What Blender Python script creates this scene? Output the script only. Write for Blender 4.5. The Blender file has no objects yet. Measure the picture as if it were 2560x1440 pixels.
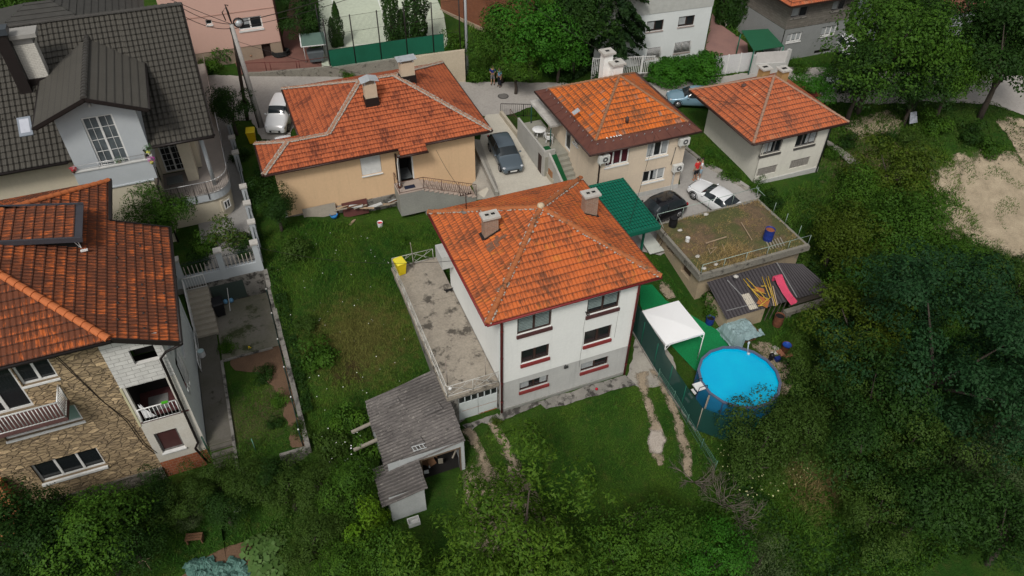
import bpy, math, random
import numpy as np
from mathutils import Vector as V, Matrix, noise as mnoise
R = math.radians
rnd = random.Random(7)
scn = bpy.context.scene
col = scn.collection
# ---------------- camera, sky, sun, exposure ----------------
FPX, TH, RO, YAW = 1850.0, R(42.64), R(0.9), R(22.4)
CAM = V((-9.43, -24.25, 33.5))
cd = bpy.data.cameras.new('camera')
co = bpy.data.objects.new('camera', cd)
col.objects.link(co)
cF = V((math.sin(YAW)*math.cos(TH), math.cos(YAW)*math.cos(TH), -math.sin(TH)))
cR0 = V((math.cos(YAW), -math.sin(YAW), 0))
cU0 = cR0.cross(cF)
cR = cR0*math.cos(RO) + cU0*math.sin(RO)
cU = cU0*math.cos(RO) - cR0*math.sin(RO)
m = Matrix((cR, cU, -cF)).transposed().to_4x4()
m.translation = CAM
co.matrix_world = m
cd.sensor_width = 36.0
cd.lens = 36.0*FPX/2560.0
cd.clip_end = 2000
cd.clip_start = 0.5
scn.camera = co
SUN_EL, SUN_AZ = R(50), R(218)          # azimuth measured from +Y towards +X
w = bpy.data.worlds.new('World')
scn.world = w
w.use_nodes = True
nt = w.node_tree
nt.nodes.clear()
sky = nt.nodes.new('ShaderNodeTexSky')
sky.sky_type = 'NISHITA'
sky.sun_disc = False
sky.sun_elevation = SUN_EL
sky.sun_rotation = SUN_AZ
sky.air_density = 1.0
sky.dust_density = 4.0
sky.ozone_density = 1.0
hs = nt.nodes.new('ShaderNodeHueSaturation')
hs.inputs['Saturation'].default_value = 0.14      # overcast: the sky is almost grey
bg = nt.nodes.new('ShaderNodeBackground')
bg.inputs['Strength'].default_value = 0.088
ow = nt.nodes.new('ShaderNodeOutputWorld')
nt.links.new(sky.outputs[0], hs.inputs['Color'])
nt.links.new(hs.outputs[0], bg.inputs[0])
nt.links.new(bg.outputs[0], ow.inputs[0])
sd = bpy.data.lights.new('sun', 'SUN')
sd.energy = 1.5
sd.angle = R(11)
sd.color = (1.0, 0.95, 0.88)
so = bpy.data.objects.new('sun', sd)
col.objects.link(so)
sdir = V((math.sin(SUN_AZ)*math.cos(SUN_EL), math.cos(SUN_AZ)*math.cos(SUN_EL), math.sin(SUN_EL)))
so.rotation_euler = (-sdir).to_track_quat('-Z', 'Y').to_euler()
so.location = (0, 0, 60)
scn.view_settings.view_transform = 'Standard'
scn.view_settings.look = 'None'
scn.view_settings.exposure = 0.24
scn.view_settings.gamma = 1.0
scn.cycles.max_bounces = 5
scn.cycles.diffuse_bounces = 2
scn.cycles.glossy_bounces = 2
scn.cycles.transmission_bounces = 3
scn.cycles.transparent_max_bounces = 6
# ---------------- pixel rays of the photo, met with real planes ----------------
def ray(px, py):
 return cR*((px-1280)/FPX) - cU*((py-720)/FPX) + cF
def at(px, py, z=0.0):
 d = ray(px, py)
 return CAM + d*((z-CAM.z)/d.z)
def atY(px, py, y):
 d = ray(px, py)
 return CAM + d*((y-CAM.y)/d.y)
def atX(px, py, x):
 d = ray(px, py)
 return CAM + d*((x-CAM.x)/d.x)
# terrain height: profile along y, with gentle bumps
HY = [(-80, -9), (-40, -6.5), (-20, -2.6), (-10, -1.4), (-2.6, -.45), (-.5, 0), (0, 0.0), (12, 2.3), (20, 2.65), (27, 3.3), (32, 3.55), (45, 4.2), (60, 5.6), (90, 11), (160, 26), (260, 60)]
def lerp_tab(tab, t):
 if t <= tab[0][0]: return tab[0][1]
 for (a, b), (c, d) in zip(tab, tab[1:]):
  if t <= c:
   k = (t-a)/(c-a)
   return b + (d-b)*k
 return tab[-1][1]
def sm(a, b, t):
 t = max(0.0, min(1.0, (t-a)/(b-a)))
 return t*t*(3-2*t)
def hbase(x, y):
 z = (lerp_tab(HY, y-1)+lerp_tab(HY, y)*2+lerp_tab(HY, y+1))/4
 return z
def hter(x, y):
 """height of the soil"""
 z = hbase(x, y)
 # sunken court and garden left of the boundary wall
 if x < -10.5 and y < 14.3:
  zl_ = z - .6*sm(-10.5, -11.5, x) if y < 1.1 else z
  if -15.5 < x < -14.1 and y < 3.28: z = max(-1.3, min(.55, .4-(3.3-y)*.66)) if y > .7 else min(zl_, -1.2+sm(.7,-4,y)*.3)
  elif -15.5 < x and y >= 1.1: z = 0.55
  elif x <= -15.5 and y > 1.1: z = -1.15 + sm(6, 14, y)*3.2
  else: z = zl_
 # paved yard of the dark-roofed house
 if x < -10.5 and 14.3 <= y < 27: z = 2.8 + (z-2.8)*sm(22, 27, y)
 # the lawn lies lower in front of the outside stairs; the shed floor is level
 z -= 1.3*sm(-8, -2, x)*(1-sm(4.5, 6, x))*sm(8, 14, y)*(1-sm(18.5, 20, y))
 if -7 <= x <= -3 and -3 <= y <= 2: z = -.5
 # right side: the yard drops to the wood
 z -= 2.2*sm(20, 34, x)*sm(14, 2, y)
 # concrete yard behind the carport
 return z
def gnd(px, py, dh=0.0):
 """point dh above the terrain that shows at this pixel"""
 z = 1.0
 for _ in range(40):
  p = at(px, py, z+dh)
  z = 0.5*z + 0.5*hter(p.x, p.y)
 p = at(px, py, z+dh)
 return V((p.x, p.y, hter(p.x, p.y)))
# ---------------- mesh builder ----------------
class MB:
 def __init__(s):
  s.v = []; s.f = []; s.uv = []; s.has = False; s.smooth = []
 def add(s, pts, faces, uvs=None, smooth=False):
  o = len(s.v)
  s.v += [tuple(p) for p in pts]
  for i, f in enumerate(faces):
   s.f.append([a+o for a in f])
   s.uv.append(uvs[i] if uvs else None)
   s.smooth.append(smooth)
  if uvs: s.has = True
  return s
 def quad(s, a, b, c, d, uv=None):
  return s.add([a, b, c, d], [(0, 1, 2, 3)], [uv] if uv else None)
 def poly(s, pts, uv=None):
  return s.add(pts, [tuple(range(len(pts)))], [uv] if uv else None)
 def box(s, x0, y0, z0, x1, y1, z1):
  p = [(x0,y0,z0),(x1,y0,z0),(x1,y1,z0),(x0,y1,z0),(x0,y0,z1),(x1,y0,z1),(x1,y1,z1),(x0,y1,z1)]
  return s.add(p, [(3,2,1,0),(4,5,6,7),(0,1,5,4),(1,2,6,5),(2,3,7,6),(3,0,4,7)])
 def bar(s, a, b, w, h, up=(0,0,1)):
  """rectangular bar from a to b, w sideways, h along up, centred"""
  a = V(a); b = V(b); d = (b-a).normalized(); up = V(up)
  sd_ = d.cross(up)
  if sd_.length < 1e-4: sd_ = d.cross(V((0,1,0)))
  sd_.normalize(); u2 = sd_.cross(d).normalized()
  p = []
  for q in (a, b):
   for i, j in ((-1,-1),(1,-1),(1,1),(-1,1)):
    p.append(q + sd_*(w/2*i) + u2*(h/2*j))
  return s.add(p, [(3,2,1,0),(4,5,6,7),(0,1,5,4),(1,2,6,5),(2,3,7,6),(3,0,4,7)])
 def prism(s, poly, z0, z1):
  """poly: list of xy ccw; z0/z1 numbers or functions of x,y"""
  f0 = z0 if callable(z0) else (lambda x, y: z0)
  f1 = z1 if callable(z1) else (lambda x, y: z1)
  n = len(poly)
  p = [(x, y, f0(x, y)) for x, y in poly] + [(x, y, f1(x, y)) for x, y in poly]
  fs = [tuple(reversed(range(n))), tuple(range(n, 2*n))]
  fs += [(i, (i+1) % n, n+(i+1) % n, n+i) for i in range(n)]
  return s.add(p, fs)
 def slab(s, pts, t):
  """solid sheet: 3-D polygon (seen ccw from above) and thickness t downwards along its normal"""
  pts = [V(p) for p in pts]
  nrm = (pts[1]-pts[0]).cross(pts[2]-pts[1]).normalized()
  n = len(pts)
  q = [p - nrm*t for p in pts]
  fs = [tuple(range(n)), tuple(reversed(range(n, 2*n)))]
  fs += [(n+i, n+(i+1) % n, (i+1) % n, i) for i in range(n)]
  return s.add(pts+q, fs)
 def tube(s, pts, r, seg=8, closed=False, caps=True, smooth=True):
  pts = [V(p) for p in pts]
  rr = r if isinstance(r, (list, tuple)) else [r]*len(pts)
  n = len(pts); vs = []; prev = None
  for i, p in enumerate(pts):
   d = (pts[(i+1) % n] - pts[i-1]) if closed else (pts[min(i+1, n-1)] - pts[max(i-1, 0)])
   if d.length < 1e-9: d = V((0,0,1))
   d.normalize()
   if prev is None:
    a = d.orthogonal().normalized()
   else:
    a = prev - d*prev.dot(d)
    a = a.normalized() if a.length > 1e-6 else d.orthogonal().normalized()
   prev = a; b = d.cross(a)
   for k in range(seg):
    t = 2*math.pi*k/seg
    vs.append(p + a*(rr[i]*math.cos(t)) + b*(rr[i]*math.sin(t)))
  fs = []
  for i in range(n if closed else n-1):
   j = (i+1) % n
   for k in range(seg):
    l = (k+1) % seg
    fs.append((i*seg+k, i*seg+l, j*seg+l, j*seg+k))
  if caps and not closed:
   fs += [tuple(reversed(range(seg))), tuple(range((n-1)*seg, n*seg))]
  return s.add(vs, fs, None, smooth)
 def lathe(s, prof, c=(0,0,0), seg=20, smooth=True, caps=True):
  """prof: list (r,z)"""
  vs = []; fs = []
  for r_, z in prof:
   for k in range(seg):
    t = 2*math.pi*k/seg
    vs.append((c[0]+r_*math.cos(t), c[1]+r_*math.sin(t), c[2]+z))
  for i in range(len(prof)-1):
   for k in range(seg):
    l = (k+1) % seg
    fs.append((i*seg+k, i*seg+l, (i+1)*seg+l, (i+1)*seg+k))
  if caps:
   fs.append(tuple(reversed(range(seg)))); fs.append(tuple(range((len(prof)-1)*seg, len(prof)*seg)))
  return s.add(vs, fs, None, smooth)
 def ball(s, c, r, seg=10, rings=6, sq=(1,1,1), jit=0):
  vs = []; fs = []
  for i in range(rings+1):
   t = math.pi*i/rings
   for k in range(seg):
    a = 2*math.pi*k/seg
    j = 1+jit*(rnd.random()-.5)
    vs.append((c[0]+r*sq[0]*math.sin(t)*math.cos(a)*j, c[1]+r*sq[1]*math.sin(t)*math.sin(a)*j, c[2]-r*sq[2]*math.cos(t)*j))
  for i in range(rings):
   for k in range(seg):
    l = (k+1) % seg
    fs.append((i*seg+k, i*seg+l, (i+1)*seg+l, (i+1)*seg+k))
  return s.add(vs, fs, None, True)
WL = {}          # world location of every object made
def setp(o, label=None, cat=None, group=None, kind=None):
 if label: o['label'] = label
 if cat: o['category'] = cat
 if group: o['group'] = group
 if kind: o['kind'] = kind
 return o
def build(mb, name, mat, parent=None, local=False, loc=None, bevel=0):
 """links the builder as ONE mesh; vertices are in world space unless local"""
 me = bpy.data.meshes.new(name)
 off = V((0,0,0))
 if not local:
  if parent is not None: off = WL[parent]
  elif loc is not None: off = V(loc)
 me.from_pydata([(a-off.x, b-off.y, c-off.z) for a, b, c in mb.v], [], mb.f)
 mats = mat if isinstance(mat, (list, tuple)) else [mat]
 for mm in mats: me.materials.append(mm)
 if mb.has:
  ul = me.uv_layers.new(name='UVMap')
  k = 0
  for i, f in enumerate(mb.f):
   u = mb.uv[i]
   for j in range(len(f)):
    ul.data[k].uv = u[j] if u else (0, 0)
    k += 1
 me.polygons.foreach_set('use_smooth', mb.smooth)
 me.update()
 o = bpy.data.objects.new(name, me)
 col.objects.link(o)
 if parent is not None:
  o.parent = parent
  WL[o] = WL[parent].copy()
 else:
  if not local: o.location = off
  elif loc is not None: o.location = loc
  WL[o] = off.copy()
 if bevel:
  bv = o.modifiers.new('bevel', 'BEVEL'); bv.width = bevel; bv.segments = 2; bv.limit_method = 'ANGLE'; bv.angle_limit = R(40)
 return o
def thing(name, label, cat, loc, rz=0.0, group=None):
 o = bpy.data.objects.new(name, None)
 o.empty_display_size = 0.3
 col.objects.link(o)
 o.location = loc; o.rotation_euler = (0, 0, rz)
 WL[o] = V(loc)
 return setp(o, label, cat, group)
def solo(mb, name, mat, label, cat, loc=None, group=None, bevel=0):
 if loc is None:
  xs = [p[0] for p in mb.v]; ys = [p[1] for p in mb.v]; zs = [p[2] for p in mb.v]
  loc = ((min(xs)+max(xs))/2, (min(ys)+max(ys))/2, min(zs))
 return setp(build(mb, name, mat, None, False, loc, bevel), label, cat, group)
def struct(mb, name, mat):
 return setp(build(mb, name, mat), kind='structure')
def dup(root, loc, rz=None, scale=None, label=None, group=None):
 def cp(o, par):
  c = o.copy(); col.objects.link(c)
  if par is not None: c.parent = par
  for ch in o.children: cp(ch, c)
  return c
 c = cp(root, None)
 c.location = loc
 WL[c] = V(loc)
 if rz is not None: c.rotation_euler = (c.rotation_euler[0], c.rotation_euler[1], rz)
 if scale is not None: c.scale = scale if isinstance(scale, (tuple, list)) else (scale,)*3
 if label: c['label'] = label
 if group: c['group'] = group
 return c
# ---------------- materials ----------------
MC = {}
def nd(nt, typ, **kw):
 n = nt.nodes.new(typ)
 for k, v_ in kw.items(): setattr(n, k, v_)
 return n
def rgba(c): return (c[0], c[1], c[2], 1)
class NT:
 """small helper for building node graphs"""
 def __init__(s, name):
  s.m = bpy.data.materials.new(name); s.m.use_nodes = True
  s.t = s.m.node_tree; s.b = s.t.nodes['Principled BSDF']
 def l(s, a, b): s.t.links.new(a, b)
 def math(s, op, a, b=None, clamp=False):
  n = nd(s.t, 'ShaderNodeMath', operation=op, use_clamp=clamp)
  for i, x in enumerate((a, b)):
   if x is None: continue
   if isinstance(x, (int, float)): n.inputs[i].default_value = x
   else: s.l(x, n.inputs[i])
  return n.outputs[0]
 def mix(s, f, a, b, mode='MIX'):
  n = nd(s.t, 'ShaderNodeMix', data_type='RGBA', blend_type=mode)
  for i, x in ((0, f), (6, a), (7, b)):
   if isinstance(x, (int, float)): n.inputs[i].default_value = x
   elif isinstance(x, tuple): n.inputs[i].default_value = rgba(x)
   else: s.l(x, n.inputs[i])
  return n.outputs[2]
 def ramp(s, f, lo, hi):
  n = nd(s.t, 'ShaderNodeMapRange'); n.inputs[1].default_value = lo; n.inputs[2].default_value = hi
  n.clamp = True; s.l(f, n.inputs[0]); return n.outputs[0]
 def coord(s, kind='Object', scale=(1,1,1)):
  t = nd(s.t, 'ShaderNodeTexCoord'); mp = nd(s.t, 'ShaderNodeMapping')
  mp.inputs['Scale'].default_value = scale
  s.l(t.outputs[kind], mp.inputs[0]); return mp.outputs[0]
 def noise(s, vec, scale, detail=4, rough=.6):
  n = nd(s.t, 'ShaderNodeTexNoise'); n.inputs['Scale'].default_value = scale
  n.inputs['Detail'].default_value = detail; n.inputs['Roughness'].default_value = rough
  s.l(vec, n.inputs['Vector']); return n.outputs[0]
 def bump(s, h, strength=.3, dist=.02):
  n = nd(s.t, 'ShaderNodeBump'); n.inputs['Strength'].default_value = strength
  n.inputs['Distance'].default_value = dist; s.l(h, n.inputs['Height'])
  s.l(n.outputs[0], s.b.inputs['Normal'])
 def color(s, c): 
  if isinstance(c, tuple): s.b.inputs['Base Color'].default_value = rgba(c)
  else: s.l(c, s.b.inputs['Base Color'])
 def rough(s, r_): 
  if isinstance(r_, (int, float)): s.b.inputs['Roughness'].default_value = r_
  else: s.l(r_, s.b.inputs['Roughness'])
def M(name, c, c2=None, sc=3.0, rough=.85, bump=0, spots=None, spot_c=None, spot_sc=1.2, metal=0, fine=0.12, spec=.3, streak=0):
 """painted or mineral surface: two tones by noise, fine grain, optional stains"""
 if name in MC: return MC[name]
 g = NT(name)
 vec = g.coord('Object')
 c2 = c2 or tuple(x*.86 for x in c)
 n1 = g.noise(vec, sc, 5)
 base = g.mix(g.ramp(n1, .35, .68), c, c2)
 if fine:
  n2 = g.noise(vec, sc*14, 3)
  base = g.mix(fine*2, base, g.mix(g.ramp(n2, .3, .7), tuple(x*.6 for x in c), tuple(min(1, x*1.25) for x in c)))
 if spots:
  n3 = g.noise(vec, spot_sc, 7, .7)
  base = g.mix(g.ramp(n3, 1-spots, 1-spots+.09), base, spot_c or tuple(x*.35 for x in c))
 if streak:
  s1 = g.noise(g.coord('Object', (2.6, 2.6, .16)), 1.0, 7, .75)
  base = g.mix(g.math('MULTIPLY', g.ramp(s1, .52, .78), streak), base, tuple(x*.5 for x in c))
 g.color(base); g.rough(rough)
 g.b.inputs['Metallic'].default_value = metal
 g.b.inputs['Specular IOR Level'].default_value = spec
 if bump: g.bump(g.noise(vec, sc*8, 4), bump)
 MC[name] = g.m
 return g.m
def M_tile(name, c1, c2, c3, w=.22, h=.36, stain=.45, stain_c=(.07,.035,.02), groove=.6, rough=.8, streak=True, line=.8, lichen=None, var=.55, wave=.05, gl=.16):
 g = NT(name)
 uv = nd(g.t, 'ShaderNodeUVMap'); sp = nd(g.t, 'ShaderNodeSeparateXYZ'); g.l(uv.outputs[0], sp.inputs[0])
 u = g.math('DIVIDE', sp.outputs[0], w); v = g.math('DIVIDE', sp.outputs[1], h)
 fu = g.math('FRACT', u); fv = g.math('FRACT', v)
 cb = nd(g.t, 'ShaderNodeCombineXYZ'); g.l(g.math('FLOOR', u), cb.inputs[0]); g.l(g.math('FLOOR', v), cb.inputs[1])
 wn = nd(g.t, 'ShaderNodeTexWhiteNoise', noise_dimensions='3D'); g.l(cb.outputs[0], wn.inputs[0])
 r_ = wn.outputs[0]; big = g.noise(uv.outputs[0], .5, 6, .65)
 base = g.mix(g.math('MULTIPLY', g.ramp(r_, .0, 1.0), var), c1, c2)
 base = g.mix(g.math('MULTIPLY', g.ramp(r_, .93, .96), .7), base, c3)
 base = g.mix(g.math('MULTIPLY', g.ramp(big, .42, .66), .6), base, c2)
 # weathering: streaks running down from the course edges, strongest where the roof is old
 mp = nd(g.t, 'ShaderNodeMapping'); mp.inputs['Scale'].default_value = (16, 2.0, 1) if streak else (5, 5, 1); g.l(uv.outputs[0], mp.inputs[0])
 st = g.noise(mp.outputs[0], 1.0, 6, .7)
 stv = g.math('ADD', g.math('ADD', st, g.math('MULTIPLY', big, .7)), g.math('MULTIPLY', g.math('SUBTRACT', r_, .5), .1))
 stv = g.math('ADD', stv, g.math('MULTIPLY', g.math('SUBTRACT', fv, .5), .14))
 base = g.mix(g.math('MULTIPLY', g.ramp(stv, 1.1-stain*.5, 1.24-stain*.5), .85), base, stain_c)
 n6 = g.noise(uv.outputs[0], 7, 8, .8); base = g.mix(g.math('MULTIPLY', g.ramp(n6, .6, .68), .35), base, lichen or tuple(min(1, x*1.5+.03) for x in c1))
 n7 = g.noise(uv.outputs[0], 2.1, 8, .8); base = g.mix(g.math('MULTIPLY', g.ramp(n7, .62, .7), .15), base, lichen or stain_c)
 edge = g.math('ADD', .07, g.math('MULTIPLY', st, .13))
 base = g.mix(g.math('MULTIPLY', g.math('LESS_THAN', fv, edge), line), base, stain_c)
 base = g.mix(g.math('MULTIPLY', g.math('LESS_THAN', fu, .13), gl), base, stain_c)
 g.color(base); g.rough(rough); g.b.inputs['Specular IOR Level'].default_value = .25
 hh = g.math('SINE', g.math('MULTIPLY', u, 2*math.pi))
 g.bump(g.math('ADD', hh, g.math('MULTIPLY', st, .6)), groove, wave)
 MC[name] = g.m
 return g.m
# ---------------- surface materials ----------------
def mat_ground():
 g = NT('grass_soil'); vec = g.coord('Object')
 n1 = g.noise(vec, .35, 6); n2 = g.noise(vec, 2.2, 6, .7); n3 = g.noise(vec, 11, 4, .7)
 c = g.mix(g.ramp(n1, .38, .64), (.024, .075, .009), (.055, .11, .013))
 c = g.mix(g.math('MULTIPLY', g.ramp(n2, .52, .72), .6), c, (.085, .088, .026))
 # dry patches with a shape of their own: centre, radius
 geo = nd(g.t, 'ShaderNodeNewGeometry')
 for (x, y, r_, cc, k) in ((-6.3, 7.2, 4.0, (.12, .095, .03), .75), (-7.3, 5.0, 1.2, (.05, .028, .015), .8), (14.2, -9.8, 2.4, (.17, .11, .055), .8),
                              (36, 10, 5.5, (.25, .18, .11), .75), (-13.2, 4.0, 2.4, (.14, .095, .06), .5), (-11.6, 5, 1.6, (.16, .11, .07), .6)):
  vm = nd(g.t, 'ShaderNodeVectorMath', operation='DISTANCE'); g.l(geo.outputs['Position'], vm.inputs[0]); vm.inputs[1].default_value = (x, y, hter(x, y))
  d = g.math('ADD', g.math('DIVIDE', vm.outputs['Value'], r_), g.math('MULTIPLY', g.math('SUBTRACT', n2, .5), 2.4))
  c = g.mix(g.math('MULTIPLY', g.ramp(d, 1.0, .35), k), c, cc)
 c = g.mix(g.math('MULTIPLY', g.ramp(n3, .35, .7), .55), c, (.012, .025, .006))
 g.color(c); g.rough(.95); g.b.inputs['Specular IOR Level'].default_value = .1
 g.bump(g.math('ADD', n3, n2), .9, .12)
 return g.m
m_ground = mat_ground()
m_asph = M('asphalt', (.37,.345,.315), (.31,.29,.27), .5, .9, .12, .36, (.22,.205,.19), .9, fine=.15)
m_conc = M('concrete', (.36, .335, .29), (.25, .235, .21), .7, .9, .15, .42, (.11, .1, .088), 1.1)
m_concd = M('concrete_drive', (.5, .47, .4), (.42, .39, .33), .6, .9, .12, .3, (.3, .27, .22), .9)
m_concy = M('concrete_yard', (.36, .345, .32), (.29, .275, .26), .5, .9, .1, .32, (.2, .19, .17), .8)
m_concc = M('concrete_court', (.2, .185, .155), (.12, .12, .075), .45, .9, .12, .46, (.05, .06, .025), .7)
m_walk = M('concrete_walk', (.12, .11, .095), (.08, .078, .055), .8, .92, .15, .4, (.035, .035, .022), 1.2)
m_cold = M('concrete_old', (.25, .235, .21), (.15, .145, .13), 1.1, .92, .3, .5, (.05, .047, .042), 1.6)
m_sand = M('pale_earth', (.52, .41, .28), (.38, .31, .2), .35, .95, .4, .42, (.13, .13, .05), 1.1, fine=.3)
m_dirt = M('dirt_track', (.45, .35, .26), (.3, .23, .16), 1.2, .95, .5, .36, (.07, .08, .03), 2.2, fine=.3)
m_soil = M('dug_soil', (.15, .09, .055), (.09, .055, .035), 1.5, .95, .8, fine=.3)
m_pave = M('paved_stone', (.3, .29, .275), (.23, .22, .21), 3.5, .9, .3, .3, (.13, .12, .11), 1.0, fine=.3)
m_redp = M('red_paving', (.2, .095, .075), (.155, .075, .06), .8, .9, .1, .25, (.09, .05, .04), 1)
m_pinkp = M('pink_brick_yard', (.3, .17, .145), (.23, .135, .12), .8, .9, .1, .25, (.15, .09, .08), 1)
m_court = M('sport_court', (.5, .55, .43), (.44, .48, .39), .25, .9, .05, .3, (.34, .36, .3), .35)
m_turf = M('artificial_turf', (.005, .2, .06), (.004, .145, .045), 1.2, .95, .6, fine=.3)
m_turfd = M('artificial_turf_dark', (.006, .085, .025), (.005, .06, .02), 2, .95, .5)
# ---------------- terrain and flat surfaces draped on it ----------------
GX = sorted(set([-400,-250,-150,-100,-70,-55,-45] + [float(i) for i in range(-40, 71)] + [80,95,120,160,240,400] + [-10.53, -10.47, -15.53, -15.47, -14.13, -14.07]))
GY = sorted(set([-300,-160,-100,-70,-50,-40,-35,-30] + [float(i) for i in range(-26, 71)] + [80,95,120,160,240,400] + [14.27, 14.33, 1.07, 1.13, 3.25, 3.31]))
def hclean(x, y): return hter(x, y)
mb = MB()
vv = [(x, y, hclean(x, y)) for y in GY for x in GX]
nx = len(GX)
mb.add(vv, [(j*nx+i, j*nx+i+1, (j+1)*nx+i+1, (j+1)*nx+i) for j in range(len(GY)-1) for i in range(nx-1)])
struct(mb, 'ground', m_ground)
import bmesh
HOLES = []
def sheet(name, mat, poly, dz=.03, step=1.0, jag=0.0, skirt=.0, emb=True):
 """polygon (xy, ccw or cw) laid over the terrain dz above it"""
 pts = [V((p[0], p[1])) for p in poly]
 HOLES.append([(p.x, p.y) for p in pts])
 if jag:
  out = []
  for i, p in enumerate(pts):
   q = pts[(i+1) % len(pts)]; n = max(1, int((q-p).length/.22)); d = (q-p); nrm = V((-d.y, d.x)).normalized()
   for k in range(n):
    c = p + d*(k/n)
    j = mnoise.noise(V((c.x*1.1, c.y*1.1, 3.3)))*jag*1.6 + (rnd.random()-.5)*jag*.7
    out.append(c + nrm*j)
  pts = out
 bm = bmesh.new()
 vs = [bm.verts.new((p.x, p.y, 0)) for p in pts]
 f = bm.faces.new(vs)
 if len(vs) > 4: bmesh.ops.triangulate(bm, faces=[f])
 xs = [p.x for p in pts]; ys = [p.y for p in pts]
 for g_ in GX:
  if min(xs) < g_ < max(xs):
   bmesh.ops.bisect_plane(bm, geom=bm.verts[:]+bm.edges[:]+bm.faces[:], plane_co=(g_, 0, 0), plane_no=(1, 0, 0))
 for g_ in GY:
  if min(ys) < g_ < max(ys):
   bmesh.ops.bisect_plane(bm, geom=bm.verts[:]+bm.edges[:]+bm.faces[:], plane_co=(0, g_, 0), plane_no=(0, 1, 0))
 bmesh.ops.recalc_face_normals(bm, faces=bm.faces)
 for v_ in bm.verts: v_.co.z = hter(v_.co.x, v_.co.y) + dz
 for f in bm.faces:
  if f.normal.z < 0: f.normal_flip()
 me = bpy.data.meshes.new(name); bm.to_mesh(me); bm.free()
 me.materials.append(mat)
 o = bpy.data.objects.new(name, me); col.objects.link(o)
 WL[o] = V((0,0,0))
 return setp(o, kind='structure')
def pxs(*pts): return [gnd(*p).xy for p in pts]
sheet('road', m_asph, pxs((440,215),(478,190),(560,190),(640,190),(830,192),(1000,199),(1165,207),(1290,206),(1480,210),(1600,207),(1740,203),(1795,192),(1880,182),(1960,168),(2050,170),(2200,178),(2560,190),(2560,290),(2480,262),(2330,255),(2200,262),(2080,256),(1960,262),(1740,262),(1600,268),(1480,274),(1345,262),(1290,284),(1215,294),(1100,250),(900,250),(735,300),(725,345),(655,350),(630,300),(560,305)), .05, jag=.12)
sheet('driveway', m_concd, pxs((1209,300),(1216,288),(1256,285),(1320,372),(1390,462),(1420,510),(1330,560),(1215,500),(1180,470),(1192,400)), .055)
sheet('side_ramp', m_conc, pxs((1185,350),(1200,352),(1245,470),(1240,500),(1180,500)), .085)
sheet('yard', m_concy, pxs((1452,560),(1470,505),(1560,500),(1608,486),(1700,462),(1690,385),(1716,372),(1760,402),(1850,452),(1905,490),(1850,540),(1650,640),(1560,620)), .06)
sheet('path', m_conc, pxs((1568,952),(1590,845),(1606,775),(1632,790),(1655,850),(1692,925),(1700,955),(1640,965),(1600,972)), .045, jag=.12)
sheet('pavement', m_cold, pxs((1245,1052),(1250,1034),(1400,988),(1562,941),(1590,965),(1545,975),(1450,1005),(1365,1026),(1352,1014),(1262,1052)), .1, jag=.06)
sheet('apron', m_cold, pxs((1155,1062),(1245,1034),(1262,1052),(1240,1062),(1205,1060),(1170,1085)), .05, jag=.1)
def M_soft(name, c1, c2, sc=2.2, amt=1.5, lo=.95, hi=.35):
 g = NT(name); vec = g.coord('Object'); uv = nd(g.t, 'ShaderNodeUVMap'); sp = nd(g.t, 'ShaderNodeSeparateXYZ'); g.l(uv.outputs[0], sp.inputs[0])
 n1 = g.noise(vec, sc, 8, .72); n2 = g.noise(vec, 13, 4, .7); c = g.mix(g.ramp(n1, .35, .65), c1, c2); c = g.mix(g.math('MULTIPLY', g.ramp(n2, .4, .7), .5), c, tuple(x*.45 for x in c2))
 g.color(c); g.rough(.95); g.bump(n2, .8, .04); g.b.inputs['Specular IOR Level'].default_value = .1
 d = g.math('ADD', sp.outputs[0], g.math('MULTIPLY', g.math('SUBTRACT', g.math('ADD', n1, g.math('MULTIPLY', n2, .25)), .62), amt*2))
 g.l(g.ramp(d, lo, hi), g.b.inputs['Alpha']); return g.m
m_track = M_soft('worn_earth', (.37,.3,.22), (.25,.2,.14), 1.3, 2.2, 1.1, .3); m_sands = M_soft('pale_gravelly_earth', (.46,.38,.27), (.3,.245,.17), .8, 1.1, 1.0, .7)
def trail(name, px, ws, mat, dz=.05):
 """worn strip along pixel points with half widths ws; uv.x is 0 in the middle and 1 at the edge"""
 P = [gnd(*q) for q in px]; mb = MB(); L = []
 for i in range(len(P)-1):
  for k in range(8): t_ = k/8; L.append((P[i].lerp(P[i+1], t_), ws[i]*(1-t_)+ws[i+1]*t_))
 L.append((P[-1], ws[-1]))
 rows = []
 for i, (p, w_) in enumerate(L):
  d = (L[min(i+1,len(L)-1)][0]-L[max(i-1,0)][0]); n_ = V((-d.y,d.x,0)).normalized()
  rows.append([(p+n_*w_*k/2) for k in (-2,-1,0,1,2)])
 f = lambda q: (q.x, q.y, hter(q.x,q.y)+dz); E = [1,.5,0,.5,1]
 for i in range(len(rows)-1):
  e0, e1 = (1 if i == 0 else 0), (1 if i == len(rows)-2 else 0)
  for k in range(4): mb.quad(f(rows[i][k]), f(rows[i+1][k]), f(rows[i+1][k+1]), f(rows[i][k+1]), [(max(e0,E[k]),0),(max(e1,E[k]),0),(max(e1,E[k+1]),0),(max(e0,E[k+1]),0)])
 mb.f = [q[::-1] for q in mb.f]; mb.uv = [q[::-1] for q in mb.uv]
 struct(mb, name, mat)
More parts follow.
